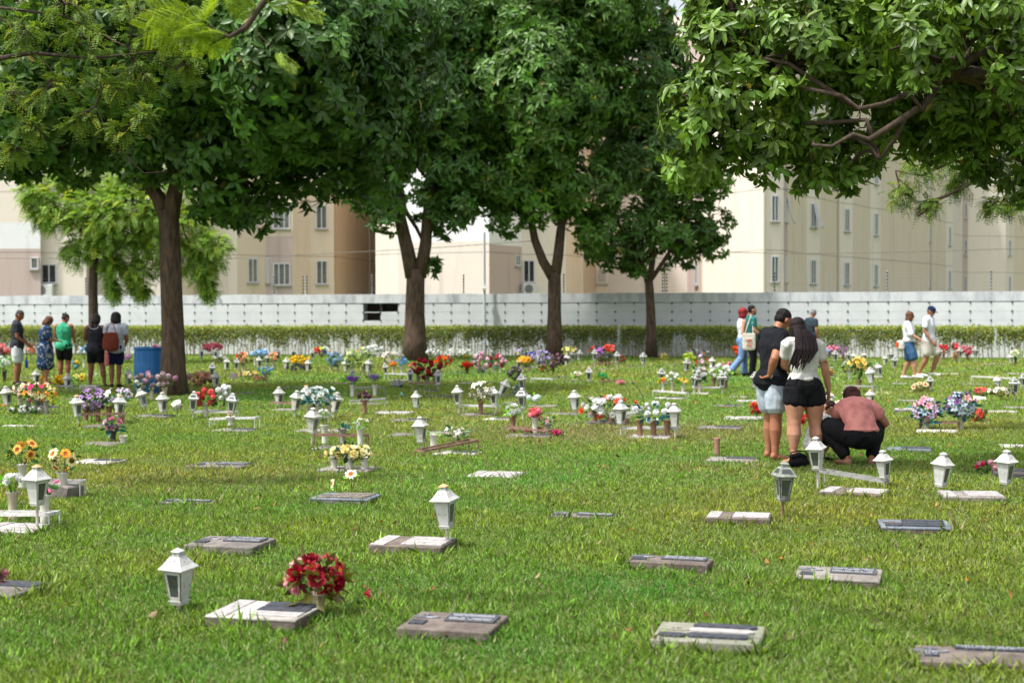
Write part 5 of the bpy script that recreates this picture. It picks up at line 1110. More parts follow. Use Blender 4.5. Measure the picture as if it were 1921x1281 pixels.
for x, yt, yg, nm in ((1535, 817, 917, 'lantern before the backpack'), (841, 905, 1030, 'rusty capped centre lantern'), (1467, 865, 975, 'lantern on thin rusty post')): lm(x, (yt + yg) / 2, nm)

# ------------------------------------------------------------------ low metal racks
RW = mat('rack_white', lin(206, 206, 202), .6, lin(160, 154, 146), 20, .5, .7); RG = mat('rack_grey', lin(160, 160, 156), .7, lin(118, 112, 106), 18, .45, .7)
def rack(xl, xr, ytl, ytr, ygl, ygr, m, holes=3, depth=.16, lb=None):
    a = gp(xl, ygl); c = gp(xr, ygr); d = (c - a); w = d.length; an = math.atan2(d.y, d.x); r = empty('vase_rack', a, an)
    sl = FPX / a.y; sr = FPX / c.y; hl = (ygl - ytl) / sl; hr = (ygr - ytr) / sr; hl = max(hl, .06); hr = max(hr, .06)
    def bar(p, q, t=.011, f=.012, nm='rail'):
        p = Vector(p); q = Vector(q); v = (q - p); L = v.length; M = Matrix.Translation(p) @ v.to_track_quat('X', 'Z').to_matrix().to_4x4(); b = MB(); b.box(0, L, -t / 2, t / 2, -f, f); b.build(nm, m, r, M)
    bar((0, 0, hl), (w, 0, hr)); bar((0, depth, hl), (w, depth, hr)); bar((0, 0, hl), (0, depth, hl), nm='cross_bar'); bar((w, 0, hr), (w, depth, hr), nm='cross_bar')
    for x, y, h in ((0, 0, hl), (0, depth, hl), (w, 0, hr), (w, depth, hr)):
        b = MB(); b.tube([(x, y, -.02), (x, y, h)], .007, 6); b.build('leg', m, r)
    for i in range(holes):
        t = (i + .5) / holes; hz = hl + (hr - hl) * t; b = MB(); q = [(w * t + .055 * math.cos(k * .5236), depth / 2 + .055 * math.sin(k * .5236), hz) for k in range(13)]; b.tube(q, .004, 5, cap=False); b.build('vase_ring', m, r)
    c_ = 'rusty low rack' if m is RUST else ('white low rack' if m is RW else 'grey low rack')
    tag(r, lb or relabel(c_, (xl + xr) / 2, (ytl + ygl) / 2), 'vase rack', 'low metal racks for vases'); return r
Q = rack
Q(-30, 92, 965, 965, 988, 992, RW, lb='white low rack at the left edge around the nearest left lantern'); Q(586, 688, 816, 817, 838, 838, RUST, lb='rusty low rack holding three vases behind the cream roses'); Q(796, 897, 846, 826, 858, 848, RUST, 2, lb='sloping rusty rack under the white lilies'); Q(1165, 1268, 803, 803, 818, 822, RW, lb='white low rack between the two lanterns of the pompon bouquet')
Q(945, 1028, 802, 808, 814, 818, RUST); Q(393, 478, 786, 784, 804, 806, RW, lb='empty white low rack with a small dry bouquet'); Q(363, 440, 773, 773, 783, 784, RW); Q(658, 712, 727, 727, 742, 744, RG); Q(656, 722, 752, 748, 764, 764, RG); Q(768, 822, 718, 718, 732, 732, RUST); Q(862, 930, 761, 762, 776, 778, RW)
Q(1225, 1286, 733, 738, 744, 746, RW); Q(1131, 1172, 714, 714, 722, 722, RUST); Q(1537, 1658, 884, 904, 910, 918, RG, 0, lb='bent grey rack sloping down between two lanterns on the right'); Q(1583, 1638, 724, 725, 736, 738, RG); Q(1725, 1796, 793, 793, 806, 808, RUST); Q(1822, 1896, 706, 710, 720, 722, RW); Q(508, 552, 754, 757, 768, 770, RUST)
Q(722, 765, 701, 702, 712, 713, RW); Q(1310, 1356, 727, 727, 738, 738, RW); Q(996, 1036, 710, 711, 718, 719, RW); Q(148, 234, 778, 776, 800, 798, RUST); Q(64, 96, 762, 764, 776, 778, RG); Q(1112, 1160, 681, 681, 692, 692, RUST); Q(976, 1004, 689, 689, 697, 697, RG); Q(150, 180, 724, 724, 736, 736, RW); Q(104, 136, 724, 724, 738, 738, RG); Q(110, 150, 905, 905, 935, 935, RW, 1)

# ------------------------------------------------------------------ other things on the lawn
def barrel():
    p = gp(284, 737); r = empty('barrel', p); tag(r, 'faded blue plastic barrel standing left of the thick trunk', 'barrel')
    m = mat('barrel_blue', lin(28, 96, 160), .45, lin(70, 120, 170), 3, .45, .8, stretch=(6, 6, .5)); b = MB(); b.smooth = False; R = .335; H = .93
    pr = [(R * .93, 0), (R * .97, .02), (R * .985, .10), (R, .2), (R * 1.02, .30), (R, .33), (R * 1.015, .42), (R * 1.02, .60), (R, .63), (R * 1.01, .7), (R * .985, .84), (R * .97, .9), (R * .99, .905), (R * .99, H), (R * .92, H), (R * .92, .5), (.01, .45)]
    b.lathe(pr, 40); o = b.build('drum', m, r); me = o.data; me.polygons.foreach_set('use_smooth', [True] * len(me.polygons))
    b = MB(); b.tube([(R * .985 * math.cos(k * .2618), R * .985 * math.sin(k * .2618), H - .03) for k in range(25)], .012, 6, cap=False); b.build('rim', m, r)
    p2 = p + Vector((.05, -.05, 0)); r2 = empty('flower_head', p2 + Vector((.04, 0, .46))); b = MB(); rg = random.Random(3)
    for q in ((0, 0, .5), (.05, .03, .47), (-.05, .02, .46)): flower('rose', b, Matrix.Translation(q) @ Matrix.Scale(.05, 4), rg)
    b.M = None; b.tube([(0, 0, -.005), (0, 0, .47)], .006, 5, 1); bpy.data.objects.remove(r2)
    o = b.build('flower_bunch', [petalmat((244, 150, 190)), greenmat('g')], None, Matrix.Translation(p2 + Vector((.04, 0, .46)))); tag(o, 'discarded pink flowers showing over the rim of the blue barrel', 'flowers')
barrel()
def misc():
    p = gp(1345, 858); b = MB(); b.smooth = True; b.lathe([(.036, 0), (.034, .03), (.033, .12), (.036, .19), (.038, .205), (.028, .205), (.026, .05)], 16); o = b.build('vase_pipe', mat('pipe_brown', lin(150, 116, 98), .8, lin(214, 200, 184), 9, .55, .66), None, Matrix.Translation(p + Vector((0, 0, .02)))); tag(o, 'empty brown pipe vase with white smears on a pale flat marker', 'vase')
    p = gp(1010, 808, .045); b = MB(); b.smooth = True; b.lathe([(.036, 0), (.036, .02), (.032, .04), (.036, .12), (.055, .17), (.057, .18), (.04, .175), (.028, .12)], 16); o = b.build('vase', vasemat('b'), None, Matrix.Translation(p + Vector((0, .1, 0))) @ Matrix.Rotation(1.5, 4, 'X')); tag(o, 'brown vase lying on its side among the carnations', 'vase')
    # tipped lantern
    r = empty('fallen_lantern', gp(735, 728) + Vector((0, 0, .09)), 1.0, 1.5, .3); tag(r, 'fallen lantern lying on its side in the tree shade', 'lantern')
    for nm, me in lantern_parts('d'): link(nm, me, r)
    b = MB(); b.add([(-.03, 0, 0), (.02, -.02, .05), (.06, 0, .01), (.01, .03, .09)], [(0, 1, 2), (1, 3, 2), (0, 3, 1), (0, 2, 3)]); o = b.build('plastic_scrap', mat('scrap_teal', lin(120, 190, 190), .4), None, Matrix.Translation(gp(752, 743))); tag(o, 'torn turquoise plastic scrap on shaded grass', 'litter')
    # card leaning right
    b = MB(); b.box(-.11, .11, -.003, .003, 0, .10); r = b.build('paper_card', mat('card', lin(232, 236, 226), .6), None, Matrix.Translation(gp(1838, 752)) @ Matrix.Rotation(-.7, 4, 'X') @ Matrix.Rotation(.15, 4, 'Y')); tag(r, 'white printed card leaning before the coral lilies', 'card')
    b = MB(); rg = random.Random(4)
    for i in range(4): x = -.07 + i * .04; b.box(x, x + .022, -.0042, -.0031, .03 + .01 * (i % 2), .06)
    b.build('printed_mark', mat('ink', lin(70, 120, 100), .6), r)
    # small markers/blocks
    b = MB(); b.box(-.16, .16, -.10, .10, -.02, .14, .012); o = b.build('concrete_block', SM['grey'], None, Matrix.Translation(gp(116, 935) + Vector((-.02, .06, 0))) @ Matrix.Rotation(-.5, 4, 'Z') @ Matrix.Rotation(.15, 4, 'Y')); tag(o, 'short grey concrete block under the tilted gerbera vase', 'block')
    b = MB(); b.box(-.11, .11, -.02, .02, 0, .16, .008); o = b.build('leaning_plaque', SM['grey'], None, Matrix.Translation(gp(438, 712)) @ Matrix.Rotation(.2, 4, 'Z') @ Matrix.Rotation(-.3, 4, 'X')); tag(o, 'small grey plaque leaning upright, far left of centre', 'plaque')
    # urn on white rack
    p = gp(430, 806); b = MB(); b.smooth = True; b.lathe([(.045, 0), (.035, .03), (.03, .06), (.05, .10), (.075, .13), (.07, .135), (.03, .12)], 16); r = b.build('urn', vasemat('w'), None, Matrix.Translation(p + Vector((0, .1, .045)))); tag(r, 'cream pedestal urn with dried posy inside the empty white rack', 'urn')
    b = MB(); rg = random.Random(8)
    for i in range(4): flower('rose', b, Matrix.Translation((rg.uniform(-.03, .03), rg.uniform(-.03, .03), .16 + i * .015)) @ Matrix.Scale(.03, 4), rg)
    b.M = None; b.tube([(0, 0, .12), (0, 0, .17)], .01, 5, 1); b.build('dried_posy', [petalmat((206, 180, 170)), greenmat('o')], r)
    # bare bent stem
    b = MB(); a = gp(1208, 756); q = [a, a + Vector((-.02, 0, .12)), a + Vector((-.10, 0, .26)), a + Vector((-.20, 0, .36))]; b.tube(q, .006, 6); b.ell(q[-1], (.025, .02, .02)); o = b.build('bare_stem', mat('stem_dark', lin(70, 84, 84), .7)); tag(o, 'single bent dark stem with a bud behind the white pompon bouquet', 'stem')
    # stray lily by the red bouquet
    r = empty('fallen_lily', gp(668, 1140)); tag(r, 'stray red lily on a leaning leafy stem right of the red bouquet', 'flower'); s = FPX / gp(668, 1140).y
    M = Matrix.Translation((.065, 0, .085)) @ Matrix.Rotation(1.3, 4, 'Y') @ Matrix.Scale(.048, 4); link('flower', headmesh('lily', petalmat((196, 24, 44)), petalmat((236, 220, 220)), 0), r, M)
    b = MB(); b.tube([(-.05, 0, .0), (0, 0, .05), (.05, 0, .085)], .003, 5); b.build('stem', greenmat('g'), r)
    C = np.array([[-.02, 0, .04], [0, 0, .05], [.01, .0, .05], [-.03, .01, .03], [-.03, -.02, .02]]); D = unit(np.array([[-1, 0, .2], [1, -.3, -.1], [.3, .2, -1], [-.4, -.8, -.2], [-.8, .3, .4]])); S = unit(np.cross(D, [[0, .2, 1.]])); 
    link('foliage', npmesh('lily_foliage', leafverts6(C, D, S, np.full(5, .07), np.full(5, .028)), 8, LEAFF6, np.tile(np.array([lin(*GRN['g'])[:3]]), (5, 1)), leafmat('leaf_plastic', .4, .2)), r)
misc()
# ------------------------------------------------------------------ people
def V3(*a): return Vector(a)
def smoothmesh(mb, name, m, vox, it=4, fac=.5, fold=0.0, fz=.35, seed=0, fs=9.0):
    me = mb.mesh('t', m); o = bpy.data.objects.new('t', me); COL.objects.link(o)
    r = o.modifiers.new('r', 'REMESH'); r.mode = 'VOXEL'; r.voxel_size = vox
    s = o.modifiers.new('s', 'SMOOTH'); s.iterations = it; s.factor = fac
    bpy.context.view_layer.update(); dg = bpy.context.evaluated_depsgraph_get()
    out = bpy.data.meshes.new_from_object(o.evaluated_get(dg)); bpy.data.objects.remove(o); out.name = name
    n = len(out.vertices); co = np.empty(n * 3, np.float32); out.vertices.foreach_get('co', co); co = co.reshape(-1, 3)
    if fold:
        no = np.empty(n * 3, np.float32); out.vertices.foreach_get('normal', no); no = no.reshape(-1, 3)
        d = np.array([noise.noise(Vector((p[0] * fs + seed, p[1] * fs, p[2] * fs * fz + p[0] * 3))) + .5 * noise.noise(Vector((p[0] * fs * 2.2, p[1] * fs * 2.2 + seed, p[2] * fs * 1.1))) for p in co.tolist()])
        co += no * (d * fold)[:, None]; out.vertices.foreach_set('co', co.astype(np.float32).ravel())
    out.polygons.foreach_set('use_smooth', [True] * len(out.polygons)); out.materials.clear(); out.materials.append(m); out.update(); return out
def skin(c): return mat('skin_%d_%d_%d' % c, lin(*c), .5, lin(int(c[0] * .9), int(c[1] * .84), int(c[2] * .80)), 14, .35, .75, bump=.05, bscale=180, spec=.35)
def cloth(nm, c, c2=None, sc=3, lo=.4, hi=.7, bump=.25): return mat('cloth_' + nm, lin(*c), .88, lin(*(c2 or [int(v * .9) for v in c])), sc, lo, hi, bump=bump, bscale=260, spec=.15)
BASE = dict(crotch=(0, 0, .475), pel=(0, 0, .53), waist=(0, .004, .61), chest=(0, 0, .725), shc=(0, -.004, .80), neck=(0, -.004, .835), head=(0, .014, .925), fwd=(0, 1, 0), hup=(0, 0, 1),
            shR=(.108, 0, .805), elR=(.135, -.012, .635), wrR=(.130, .035, .485), hiR=(.050, 0, .505), knR=(.054, .008, .285), anR=(.056, -.012, .042), toR=(.068, .095, .018), haR=None,
            shL=(-.108, 0, .805), elL=(-.135, -.012, .635), wrL=(-.130, .035, .485), hiL=(-.050, 0, .505), knL=(-.054, .008, .285), anL=(-.056, -.012, .042), toL=(-.068, .095, .018), haL=None)
def hand(mb, w, d, side, nrm, H, curl=.5, sg=1):
    """w wrist, d direction of the hand, side towards the thumb, nrm palm normal"""
    d = d.normalized(); side = (side - d * side.dot(d)).normalized(); nrm = d.cross(side) * (1 if d.cross(side).dot(nrm) > 0 else -1)
    mb.loft([w - d * .01 * H, w + d * .014 * H, w + d * .036 * H, w + d * .056 * H], [(.0155 * H, .011 * H), (.020 * H, .0105 * H), (.0235 * H, .010 * H), (.022 * H, .008 * H)], side, 12)
    Ls = [.040, .045, .042, .033]; offs = [.0165, .0055, -.0055, -.0160]
    for i in range(4):
        p = w + d * (.054 - .003 * abs(i - 1.2)) * H + side * offs[i] * H; q = d.copy(); pts = [p - d * .012 * H, p]; r = [.0060 * H, .0058 * H]; c = curl * (1 + .18 * i)
        for j in range(3):
            a = c * (.35 + .35 * j); q = (d * math.cos(a * 1.0) + nrm * math.sin(a)).normalized() + side * .06 * (1.5 - i); q.normalize(); p = p + q * Ls[i] * H * (.42, .32, .26)[j]; pts.append(p); r.append((.0056, .0052, .0045)[j] * H)
        mb.loft(pts, r, side, 8)
    p = w + d * .014 * H + side * .014 * H; t1 = (d * .7 + side * .75 + nrm * .2).normalized(); t2 = (d * .95 + side * .3 + nrm * .35).normalized()
    mb.loft([p, p + t1 * .022 * H, p + t1 * .022 * H + t2 * .018 * H, p + t1 * .022 * H + t2 * .034 * H], [.0085 * H, .0078 * H, .0065 * H, .0055 * H], nrm, 8)
def limb(mb, a, b, c, ra, side, infl=0.0, t0=0.0, t1=2.0, n=14):
    """two segment limb a-b-c; ra: list of (t, radius) with t in 0..2; clipped to t0..t1"""
    f = lambda t: a.lerp(b, t) if t <= 1 else b.lerp(c, t - 1)
    ts = sorted(set([t0, t1] + [t for t, _ in ra if t0 < t < t1] + [x for x in (.9, 1.1) if t0 < x < t1]))
    def rr(t):
        for (ta, r0), (tb, r1) in zip(ra, ra[1:]):
            if ta <= t <= tb:
                k = (t - ta) / (tb - ta); return tuple(r0[i] + (r1[i] - r0[i]) * k for i in (0, 1))
        return ra[-1][1]
    mb.loft([f(t) for t in ts], [tuple(v + infl for v in rr(t)) for t in ts], side, n)
def person(px, py, rot, H, lb, J=None, sk=(176, 128, 100), tw=1.0, lw=1.0, aw=1.0, hip=1.0, top=None, bottom=None, hair=None, shoes=None, vox=.012, curl=.5, bust=0, extra=None, loc=None, hw=1.0):
    """top: (material, hem 'hip'/'waist', sleeve t, inflate, neck) ; bottom: (material, leg t, inflate, flare) ; J joint overrides in units of height"""
    P = dict(BASE); P.update(J or {}); o = loc or gp(px, py)
    r = empty('person', o, math.radians(rot)); tag(r, lb, 'person')
    j = {k: (V3(*v) * H if v is not None else None) for k, v in P.items()}; fwd = V3(*P['fwd']).normalized(); up = V3(*P['hup']); up = (up - fwd * up.dot(fwd)).normalized(); rt = fwd.cross(up).normalized()
    R = Matrix((rt, fwd, up)).transposed()
    side = (j['shR'] - j['shL']).normalized(); hs = (j['hiR'] - j['hiL']).normalized()
    S = skin(sk)
    chain = [('crotch', .072 * hip, .058 * hip), ('pel', .092 * hip, .066 * hip), ('waist', .078 * tw, .058 * tw), ('chest', .092 * tw, .068 * tw), ('shc', .098 * (.5 + tw * .5), .050 * tw), ('neck', .040, .036)]
    def torso(mb, i0, i1, inf, extra_hem=None):
        pts = [j[c[0]] for c in chain[i0:i1]]; rd = [(c[1] * H + inf, c[2] * H + inf) for c in chain[i0:i1]]
        if extra_hem: pts = [extra_hem[0]] + pts; rd = [extra_hem[1]] + rd
        # intermediate points for a rounder spine
        q = []; qr = []
        for k in range(len(pts) - 1):
            q += [pts[k], (pts[k] + pts[k + 1]) / 2]; qr += [rd[k], tuple((rd[k][m_] + rd[k + 1][m_]) / 2 for m_ in (0, 1))]
        q.append(pts[-1]); qr.append(rd[-1]); mb.loft(q, qr, side, 22)
    ARM = [(0, (.031 * aw * H, .033 * aw * H)), (.5, (.029 * aw * H, .029 * aw * H)), (1, (.0235 * aw * H, .0235 * aw * H)), (1.25, (.0245 * aw * H, .024 * aw * H)), (2, (.0155 * H, .0130 * H))]
    LEG = [(0, (.056 * lw * H, .060 * lw * H)), (.5, (.051 * lw * H, .054 * lw * H)), (.93, (.036 * lw * H, .038 * lw * H)), (1.12, (.033 * lw * H, .036 * lw * H)), (1.35, (.035 * lw * H, .039 * lw * H)), (1.75, (.024 * H, .026 * H)), (2, (.021 * H, .023 * H))]
    b = MB(); torso(b, 0, 6, -.006)
    b.loft([j['neck'] - up * .015 * H, j['neck'] + (j['head'] - j['neck']) * .35, j['head'] - fwd * .012 * H - up * .022 * H], [.034 * H, .031 * H, .031 * H], rt, 14)
    hc = j['head']; h = .072 * H * hw
    b.ell(hc + up * .012 * H, (.046 * H * hw, .056 * H * hw, .056 * H * hw), R, 20, 14); b.ell(hc - up * .028 * H + fwd * .012 * H, (.033 * H * hw, .040 * H * hw, .040 * H * hw), R, 16, 10)
    b.loft([hc + fwd * .050 * H + up * .008 * H, hc + fwd * .062 * H - up * .010 * H, hc + fwd * .054 * H - up * .016 * H], [.005 * H, .0085 * H, .008 * H], rt, 8)      # nose
    b.loft([hc - rt * .014 * H + fwd * .048 * H - up * .030 * H, hc + fwd * .052 * H - up * .030 * H, hc + rt * .014 * H + fwd * .048 * H - up * .030 * H], [.005 * H, .0065 * H, .005 * H], up, 8)   # lips
    b.loft([hc - rt * .028 * H + fwd * .044 * H + up * .012 * H, hc + fwd * .053 * H + up * .013 * H, hc + rt * .028 * H + fwd * .044 * H + up * .012 * H], [.005 * H, .006 * H, .005 * H], up, 8)   # brow
    b.ell(hc - up * .058 * H + fwd * .036 * H, (.014 * H, .014 * H, .012 * H), R, 10, 7)
    for s in (-1, 1): b.ell(hc + rt * s * .046 * H * hw - up * .004 * H - fwd * .004 * H, (.006 * H, .012 * H, .018 * H), R, 10, 8)
    for s, k in ((1, 'R'), (-1, 'L')):
        limb(b, j['sh' + k], j['el' + k], j['wr' + k], ARM, side)
        b.loft([j['shc'] + (j['sh' + k] - j['shc']) * .35 + up * 0, j['sh' + k]], [(.034 * H, .036 * H), (.033 * aw * H, .033 * aw * H)], fwd, 12)
        d = (j['wr' + k] - j['el' + k]).normalized() if j['ha' + k] is None else V3(*P['ha' + k]).normalized()
        nr = (-side * s); hand(b, j['wr' + k], d, V3(0, 1, 0) if abs(d.y) < .8 else V3(-s, 0, 0), nr, H, curl)
        limb(b, j['hi' + k], j['kn' + k], j['an' + k], LEG, hs, n=18)
        an, to = j['an' + k], j['to' + k]; fd = (to - an); fd.z = 0; fd.normalize(); z0 = to.z
        b.loft([V3(an.x, an.y, an.z) - fd * .018 * H, V3(an.x, an.y, (an.z + z0) / 2) + fd * .02 * H, to - fd * .02 * H, to + fd * .018 * H], [(.020 * H, .024 * H), (.023 * H, .021 * H), (.026 * H, .014 * H), (.020 * H, .009 * H)], rt if abs(fd.y) > .3 else V3(0, 1, 0), 14)
    if hip > 1.02:
        for s in (-1, 1): b.ell(j['pel'] + hs * s * .042 * H - V3(0, 1, 0) * .022 * H - V3(0, 0, .012 * H), (.046 * H * hip, .05 * H * hip, .052 * H * hip), None, 14, 9)
    link('body', smoothmesh(b, 'body', S, vox, 5), r)
    if top:
        m_, hem, sl, inf, *rest = top; inf *= H; b = MB(); hx = .017 if vox < .007 else .006
        i0 = {'crotch': 0, 'hip': 1, 'waist': 2}[hem]; eh = None
        if hem == 'hip': q = j['crotch'].lerp(j['pel'], .35); eh = (q, (.094 * hip * H + inf * 1.3 + hx * H, .070 * hip * H + inf * 1.3 + hx * H))
        if hem == 'waist': q = j['pel'].lerp(j['waist'], .45); eh = (q, (.088 * max(tw, hip * .95) * H + inf * 1.2, .066 * max(tw, hip * .95) * H + inf * 1.2))
        torso(b, i0, 6, inf, eh)
        if hem == 'hip': b.loft([q, j['pel'], j['pel'].lerp(j['waist'], .55)], [eh[1], (.095 * hip * H + inf + hx * H, .072 * hip * H + inf + hx * H), (.086 * max(tw, hip * .95) * H + inf + hx * .5 * H, .064 * max(tw, hip * .95) * H + inf + hx * .5 * H)], hs, 22)
        for s, k in ((1, 'R'), (-1, 'L')):
            if sl > 0:
                limb(b, j['sh' + k], j['el' + k], j['wr' + k], [(0, (.036 * aw * H, .038 * aw * H)), (1, (.031 * aw * H, .031 * aw * H)), (2, (.022 * H, .022 * H))], side, inf * .8, 0, sl)
                b.loft([j['shc'] + (j['sh' + k] - j['shc']) * .3, j['sh' + k]], [(.037 * H + inf, .040 * H + inf), (.036 * aw * H + inf * .8, .037 * aw * H + inf * .8)], fwd, 12)
            else:
                b.loft([j['shc'] + (j['sh' + k] - j['shc']) * .2, j['shc'] + (j['sh' + k] - j['shc']) * .72], [(.034 * H, .038 * H), (.030 * H, .033 * H)], fwd, 12)
        link('shirt' if not (rest and rest[0] == 'dress') else 'dress_top', smoothmesh(b, 'shirt', m_, vox, 3, .5, .015 * (.6 + H * .3), seed=px * .01, fs=10), r)
    if bottom:
        m_, lt, inf, fl, *rest = bottom; inf *= H; b = MB()
        hw_ = rest[0] if rest else .55                          # how far up: fraction pel..waist
        q = j['pel'].lerp(j['waist'], hw_)
        b.loft([j['crotch'], j['pel'], q], [(.080 * hip * H + inf, .062 * hip * H + inf), (.095 * hip * H + inf, .070 * hip * H + inf), ((.082 * tw) * H + inf, .062 * tw * H + inf)], hs, 22)
        if lt == 'skirt':
            hem = fl; b.loft([q, j['pel'], j['crotch'], hem[0] * H], [(.085 * tw * H + inf, .064 * tw * H + inf), (.098 * hip * H + inf, .075 * hip * H + inf), (.105 * hip * H + inf, .085 * hip * H + inf), (hem[1] * H, hem[2] * H)], hs, 24)
        else:
            for s, k in ((1, 'R'), (-1, 'L')):
                L2 = [(t, (a_ * (1) + inf + fl * H * min(t, 1.0), c_ + inf + fl * H * min(t, 1.0))) for t, (a_, c_) in LEG]
                if lt > 1.5: L2 = [(0, (.060 * lw * H + inf, .062 * lw * H + inf)), (.6, (.053 * lw * H + inf, .055 * lw * H + inf)), (1, (.044 * lw * H + inf, .046 * lw * H + inf)), (1.4, (.042 * lw * H + inf, .044 * lw * H + inf)), (2, (.034 * H + inf + fl * H, .036 * H + inf + fl * H))]
                limb(b, j['hi' + k], j['kn' + k], j['an' + k], L2, hs, 0, 0, lt, 18)
        if hip > 1.02:
            for s in (-1, 1): b.ell(j['pel'] + hs * s * .042 * H - V3(0, 1, 0) * .022 * H - V3(0, 0, .012 * H), (.048 * H * hip + inf, .052 * H * hip + inf, .054 * H * hip + inf), None, 14, 9)
        link({'skirt': 'skirt'}.get(lt, 'shorts' if (lt if lt != 'skirt' else 0) < 1.4 else 'trousers'), smoothmesh(b, 'bottom', m_, vox, 3, .5, .010 * (.6 + H * .3), seed=px * .02 + 5, fs=11), r)
    if hair:
        st, c = hair; hm = mat('hair_%d_%d_%d' % c, lin(*c), .42, lin(*[min(255, int(v * 1.25) + 4) for v in c]), 60, .4, .8, bump=.5, bscale=220, spec=.22, stretch=(1, 1, .3)); b = MB()
        top_ = hc + up * .027 * H - fwd * .008 * H
        if st in ('short', 'bald'):
            b.ell(top_, (.0475 * H * hw, .0545 * H * hw, .047 * H * hw), R, 22, 14); b.ell(hc - fwd * .022 * H - up * .002 * H, (.043 * H * hw, .036 * H * hw, .040 * H * hw), R, 18, 12)
            me = smoothmesh(b, 'hair', hm, min(vox, .008), 2, .5, .0045, 1, px, 60)
        elif st in ('curly', 'bob', 'afro'):
            k = 1.25 if st == 'afro' else 1.1; b.ell(top_ - up * .004 * H, (.052 * H * k, .056 * H * k, .050 * H * k), R, 22, 14)
            dn = .045 if st != 'curly' else .022; b.ell(hc - fwd * .024 * H - up * dn * H * .7, (.050 * H * k, .036 * H * k, (.036 + dn * .5) * H * k), R, 18, 12)
            if st != 'curly':
                for s in (-1, 1): b.ell(hc + rt * s * .043 * H * k - up * dn * H * .6 - fwd * .006 * H, (.014 * H, .030 * H, (.035 + dn * .4) * H), R, 12, 9)
            me = smoothmesh(b, 'hair', hm, min(vox, .009), 1, .5, .012 if st != 'bob' else .007, 1, px, 55)
        elif st == 'bun':
            b.ell(top_, (.0475 * H, .0545 * H, .047 * H), R, 22, 14); b.ell(hc - fwd * .022 * H - up * .002 * H, (.043 * H, .036 * H, .034 * H), R, 18, 12); b.ell(hc - fwd * .052 * H + up * .040 * H, (.024 * H, .022 * H, .022 * H), R, 14, 9)
            me = smoothmesh(b, 'hair', hm, .009, 2, .5, .006, 1, px, 60)
        elif st == 'long':
            b.ell(top_ - up * .003 * H, (.051 * H, .058 * H, .050 * H), R, 26, 16); b.ell(hc - fwd * .024 * H - up * .012 * H, (.050 * H, .038 * H, .052 * H), R, 22, 14)
            for s in (-1, 1): b.ell(hc + rt * s * .040 * H - up * .016 * H + fwd * .004 * H, (.014 * H, .034 * H, .050 * H), R, 12, 9)
            rg = random.Random(5); back = V3(0, -1, 0)
            for i in range(30):
                u = -1 + 2 * i / 29 + rg.uniform(-.06, .06); ln = rg.uniform(.20, .27) - .10 * max(u, 0) + .02 * (u < -.2); y0 = .040 + .018 * (1 - u * u)
                p0 = hc + rt * u * .044 * H - fwd * .034 * H * (1 - .45 * u * u) + up * .005 * H; p1 = j['neck'] + side * u * .062 * H + back * .060 * H + V3(0, 0, .015 * H); p2 = j['chest'].lerp(j['shc'], .55) + side * (u * .072 - .014) * H + back * (.084 + rg.uniform(0, .010)) * H; p3 = p2 + V3((u * .01 - .034 - rg.uniform(0, .02)) * H, -.006 * H, -ln * H * .62 + .02 * H)
                w_ = rg.uniform(.0045, .009) * H
                b.loft([p0, p0.lerp(p1, .5) + back * .006 * H, p1, p2, p2.lerp(p3, .6) + side * rg.uniform(-.006, .006) * H, p3], [(w_ * 1.3, w_), (w_ * 1.3, w_), (w_ * 1.2, w_ * .8), (w_, w_ * .6), (w_ * .6, w_ * .45), (w_ * .25, w_ * .25)], side, 7)
            me = smoothmesh(b, 'hair', hm, .0055, 1, .4, .003, .2, 3, 70)
        link('hair', me, r)
    if shoes:
        m_, kind = shoes
        for k in ('R', 'L'):
            b = MB(); an, to = j['an' + k], j['to' + k]; fd = (to - an); fd.z = 0; fd.normalize(); z0 = max(to.z - .009 * H, .004); q = rt if abs(fd.y) > .3 else V3(0, 1, 0); q = fd.cross(V3(0, 0, 1))
            if kind == 'flat': b.loft([V3(an.x, an.y, z0) - fd * .022 * H, V3(an.x, an.y, z0) + fd * .03 * H, V3(to.x, to.y, z0) + fd * .022 * H], [(.021 * H, .008 * H), (.020 * H, .007 * H), (.024 * H, .007 * H)], q, 12)
            else:
                b.loft([V3(an.x, an.y, z0 + .018 * H) - fd * .026 * H, V3(an.x, an.y, z0 + .022 * H) + fd * .005 * H, V3(to.x, to.y, z0 + .014 * H) - fd * .02 * H, V3(to.x, to.y, z0 + .008 * H) + fd * .026 * H], [(.022 * H, .024 * H), (.025 * H, .026 * H), (.029 * H, .020 * H), (.022 * H, .012 * H)], q, 14)
            link('sandal' if kind == 'flat' else 'shoe', smoothmesh(b, 'shoe', m_, .008, 2), r)
    if extra: extra(r, j, H, R, fwd, up, rt, side)
    lm(px, py - H * FPX / o.y * .5, lb.split(',')[0] if len(lb.split()) < 8 else ' '.join(lb.split()[:7]))
    return r
LM_BACKUP = list(LM)
def collar(col):
    def f(r, j, H, R, fwd, up, rt, side):
        b = MB(); q = [j['neck'] + V3(math.cos(a) * .040 * H, math.sin(a) * .038 * H + .006 * H, .012 * H + .006 * H * (-math.sin(a))) for a in [k * .2618 for k in range(25)]]
        b.tube(q, .010 * H, 8, cap=False); o = b.build('collar', col, r); o.data.polygons.foreach_set('use_smooth', [True] * len(o.data.polygons))
    return f
def sunglasses(r, j, H, R, fwd, up, rt, at=(.054, .006)):
    b = MB(); hc = j['head'] + fwd * at[0] * H + up * at[1] * H
    for s in (-1, 1):
        b.ell(hc + rt * s * .019 * H, (.016 * H, .005 * H, .012 * H), R, 12, 8); b.tube([hc + rt * s * .034 * H, hc + rt * s * .048 * H - fwd * .055 * H], .0022 * H, 5)
    b.build('sunglasses', mat('dark_lens', lin(20, 20, 24), .15, spec=.6), r)
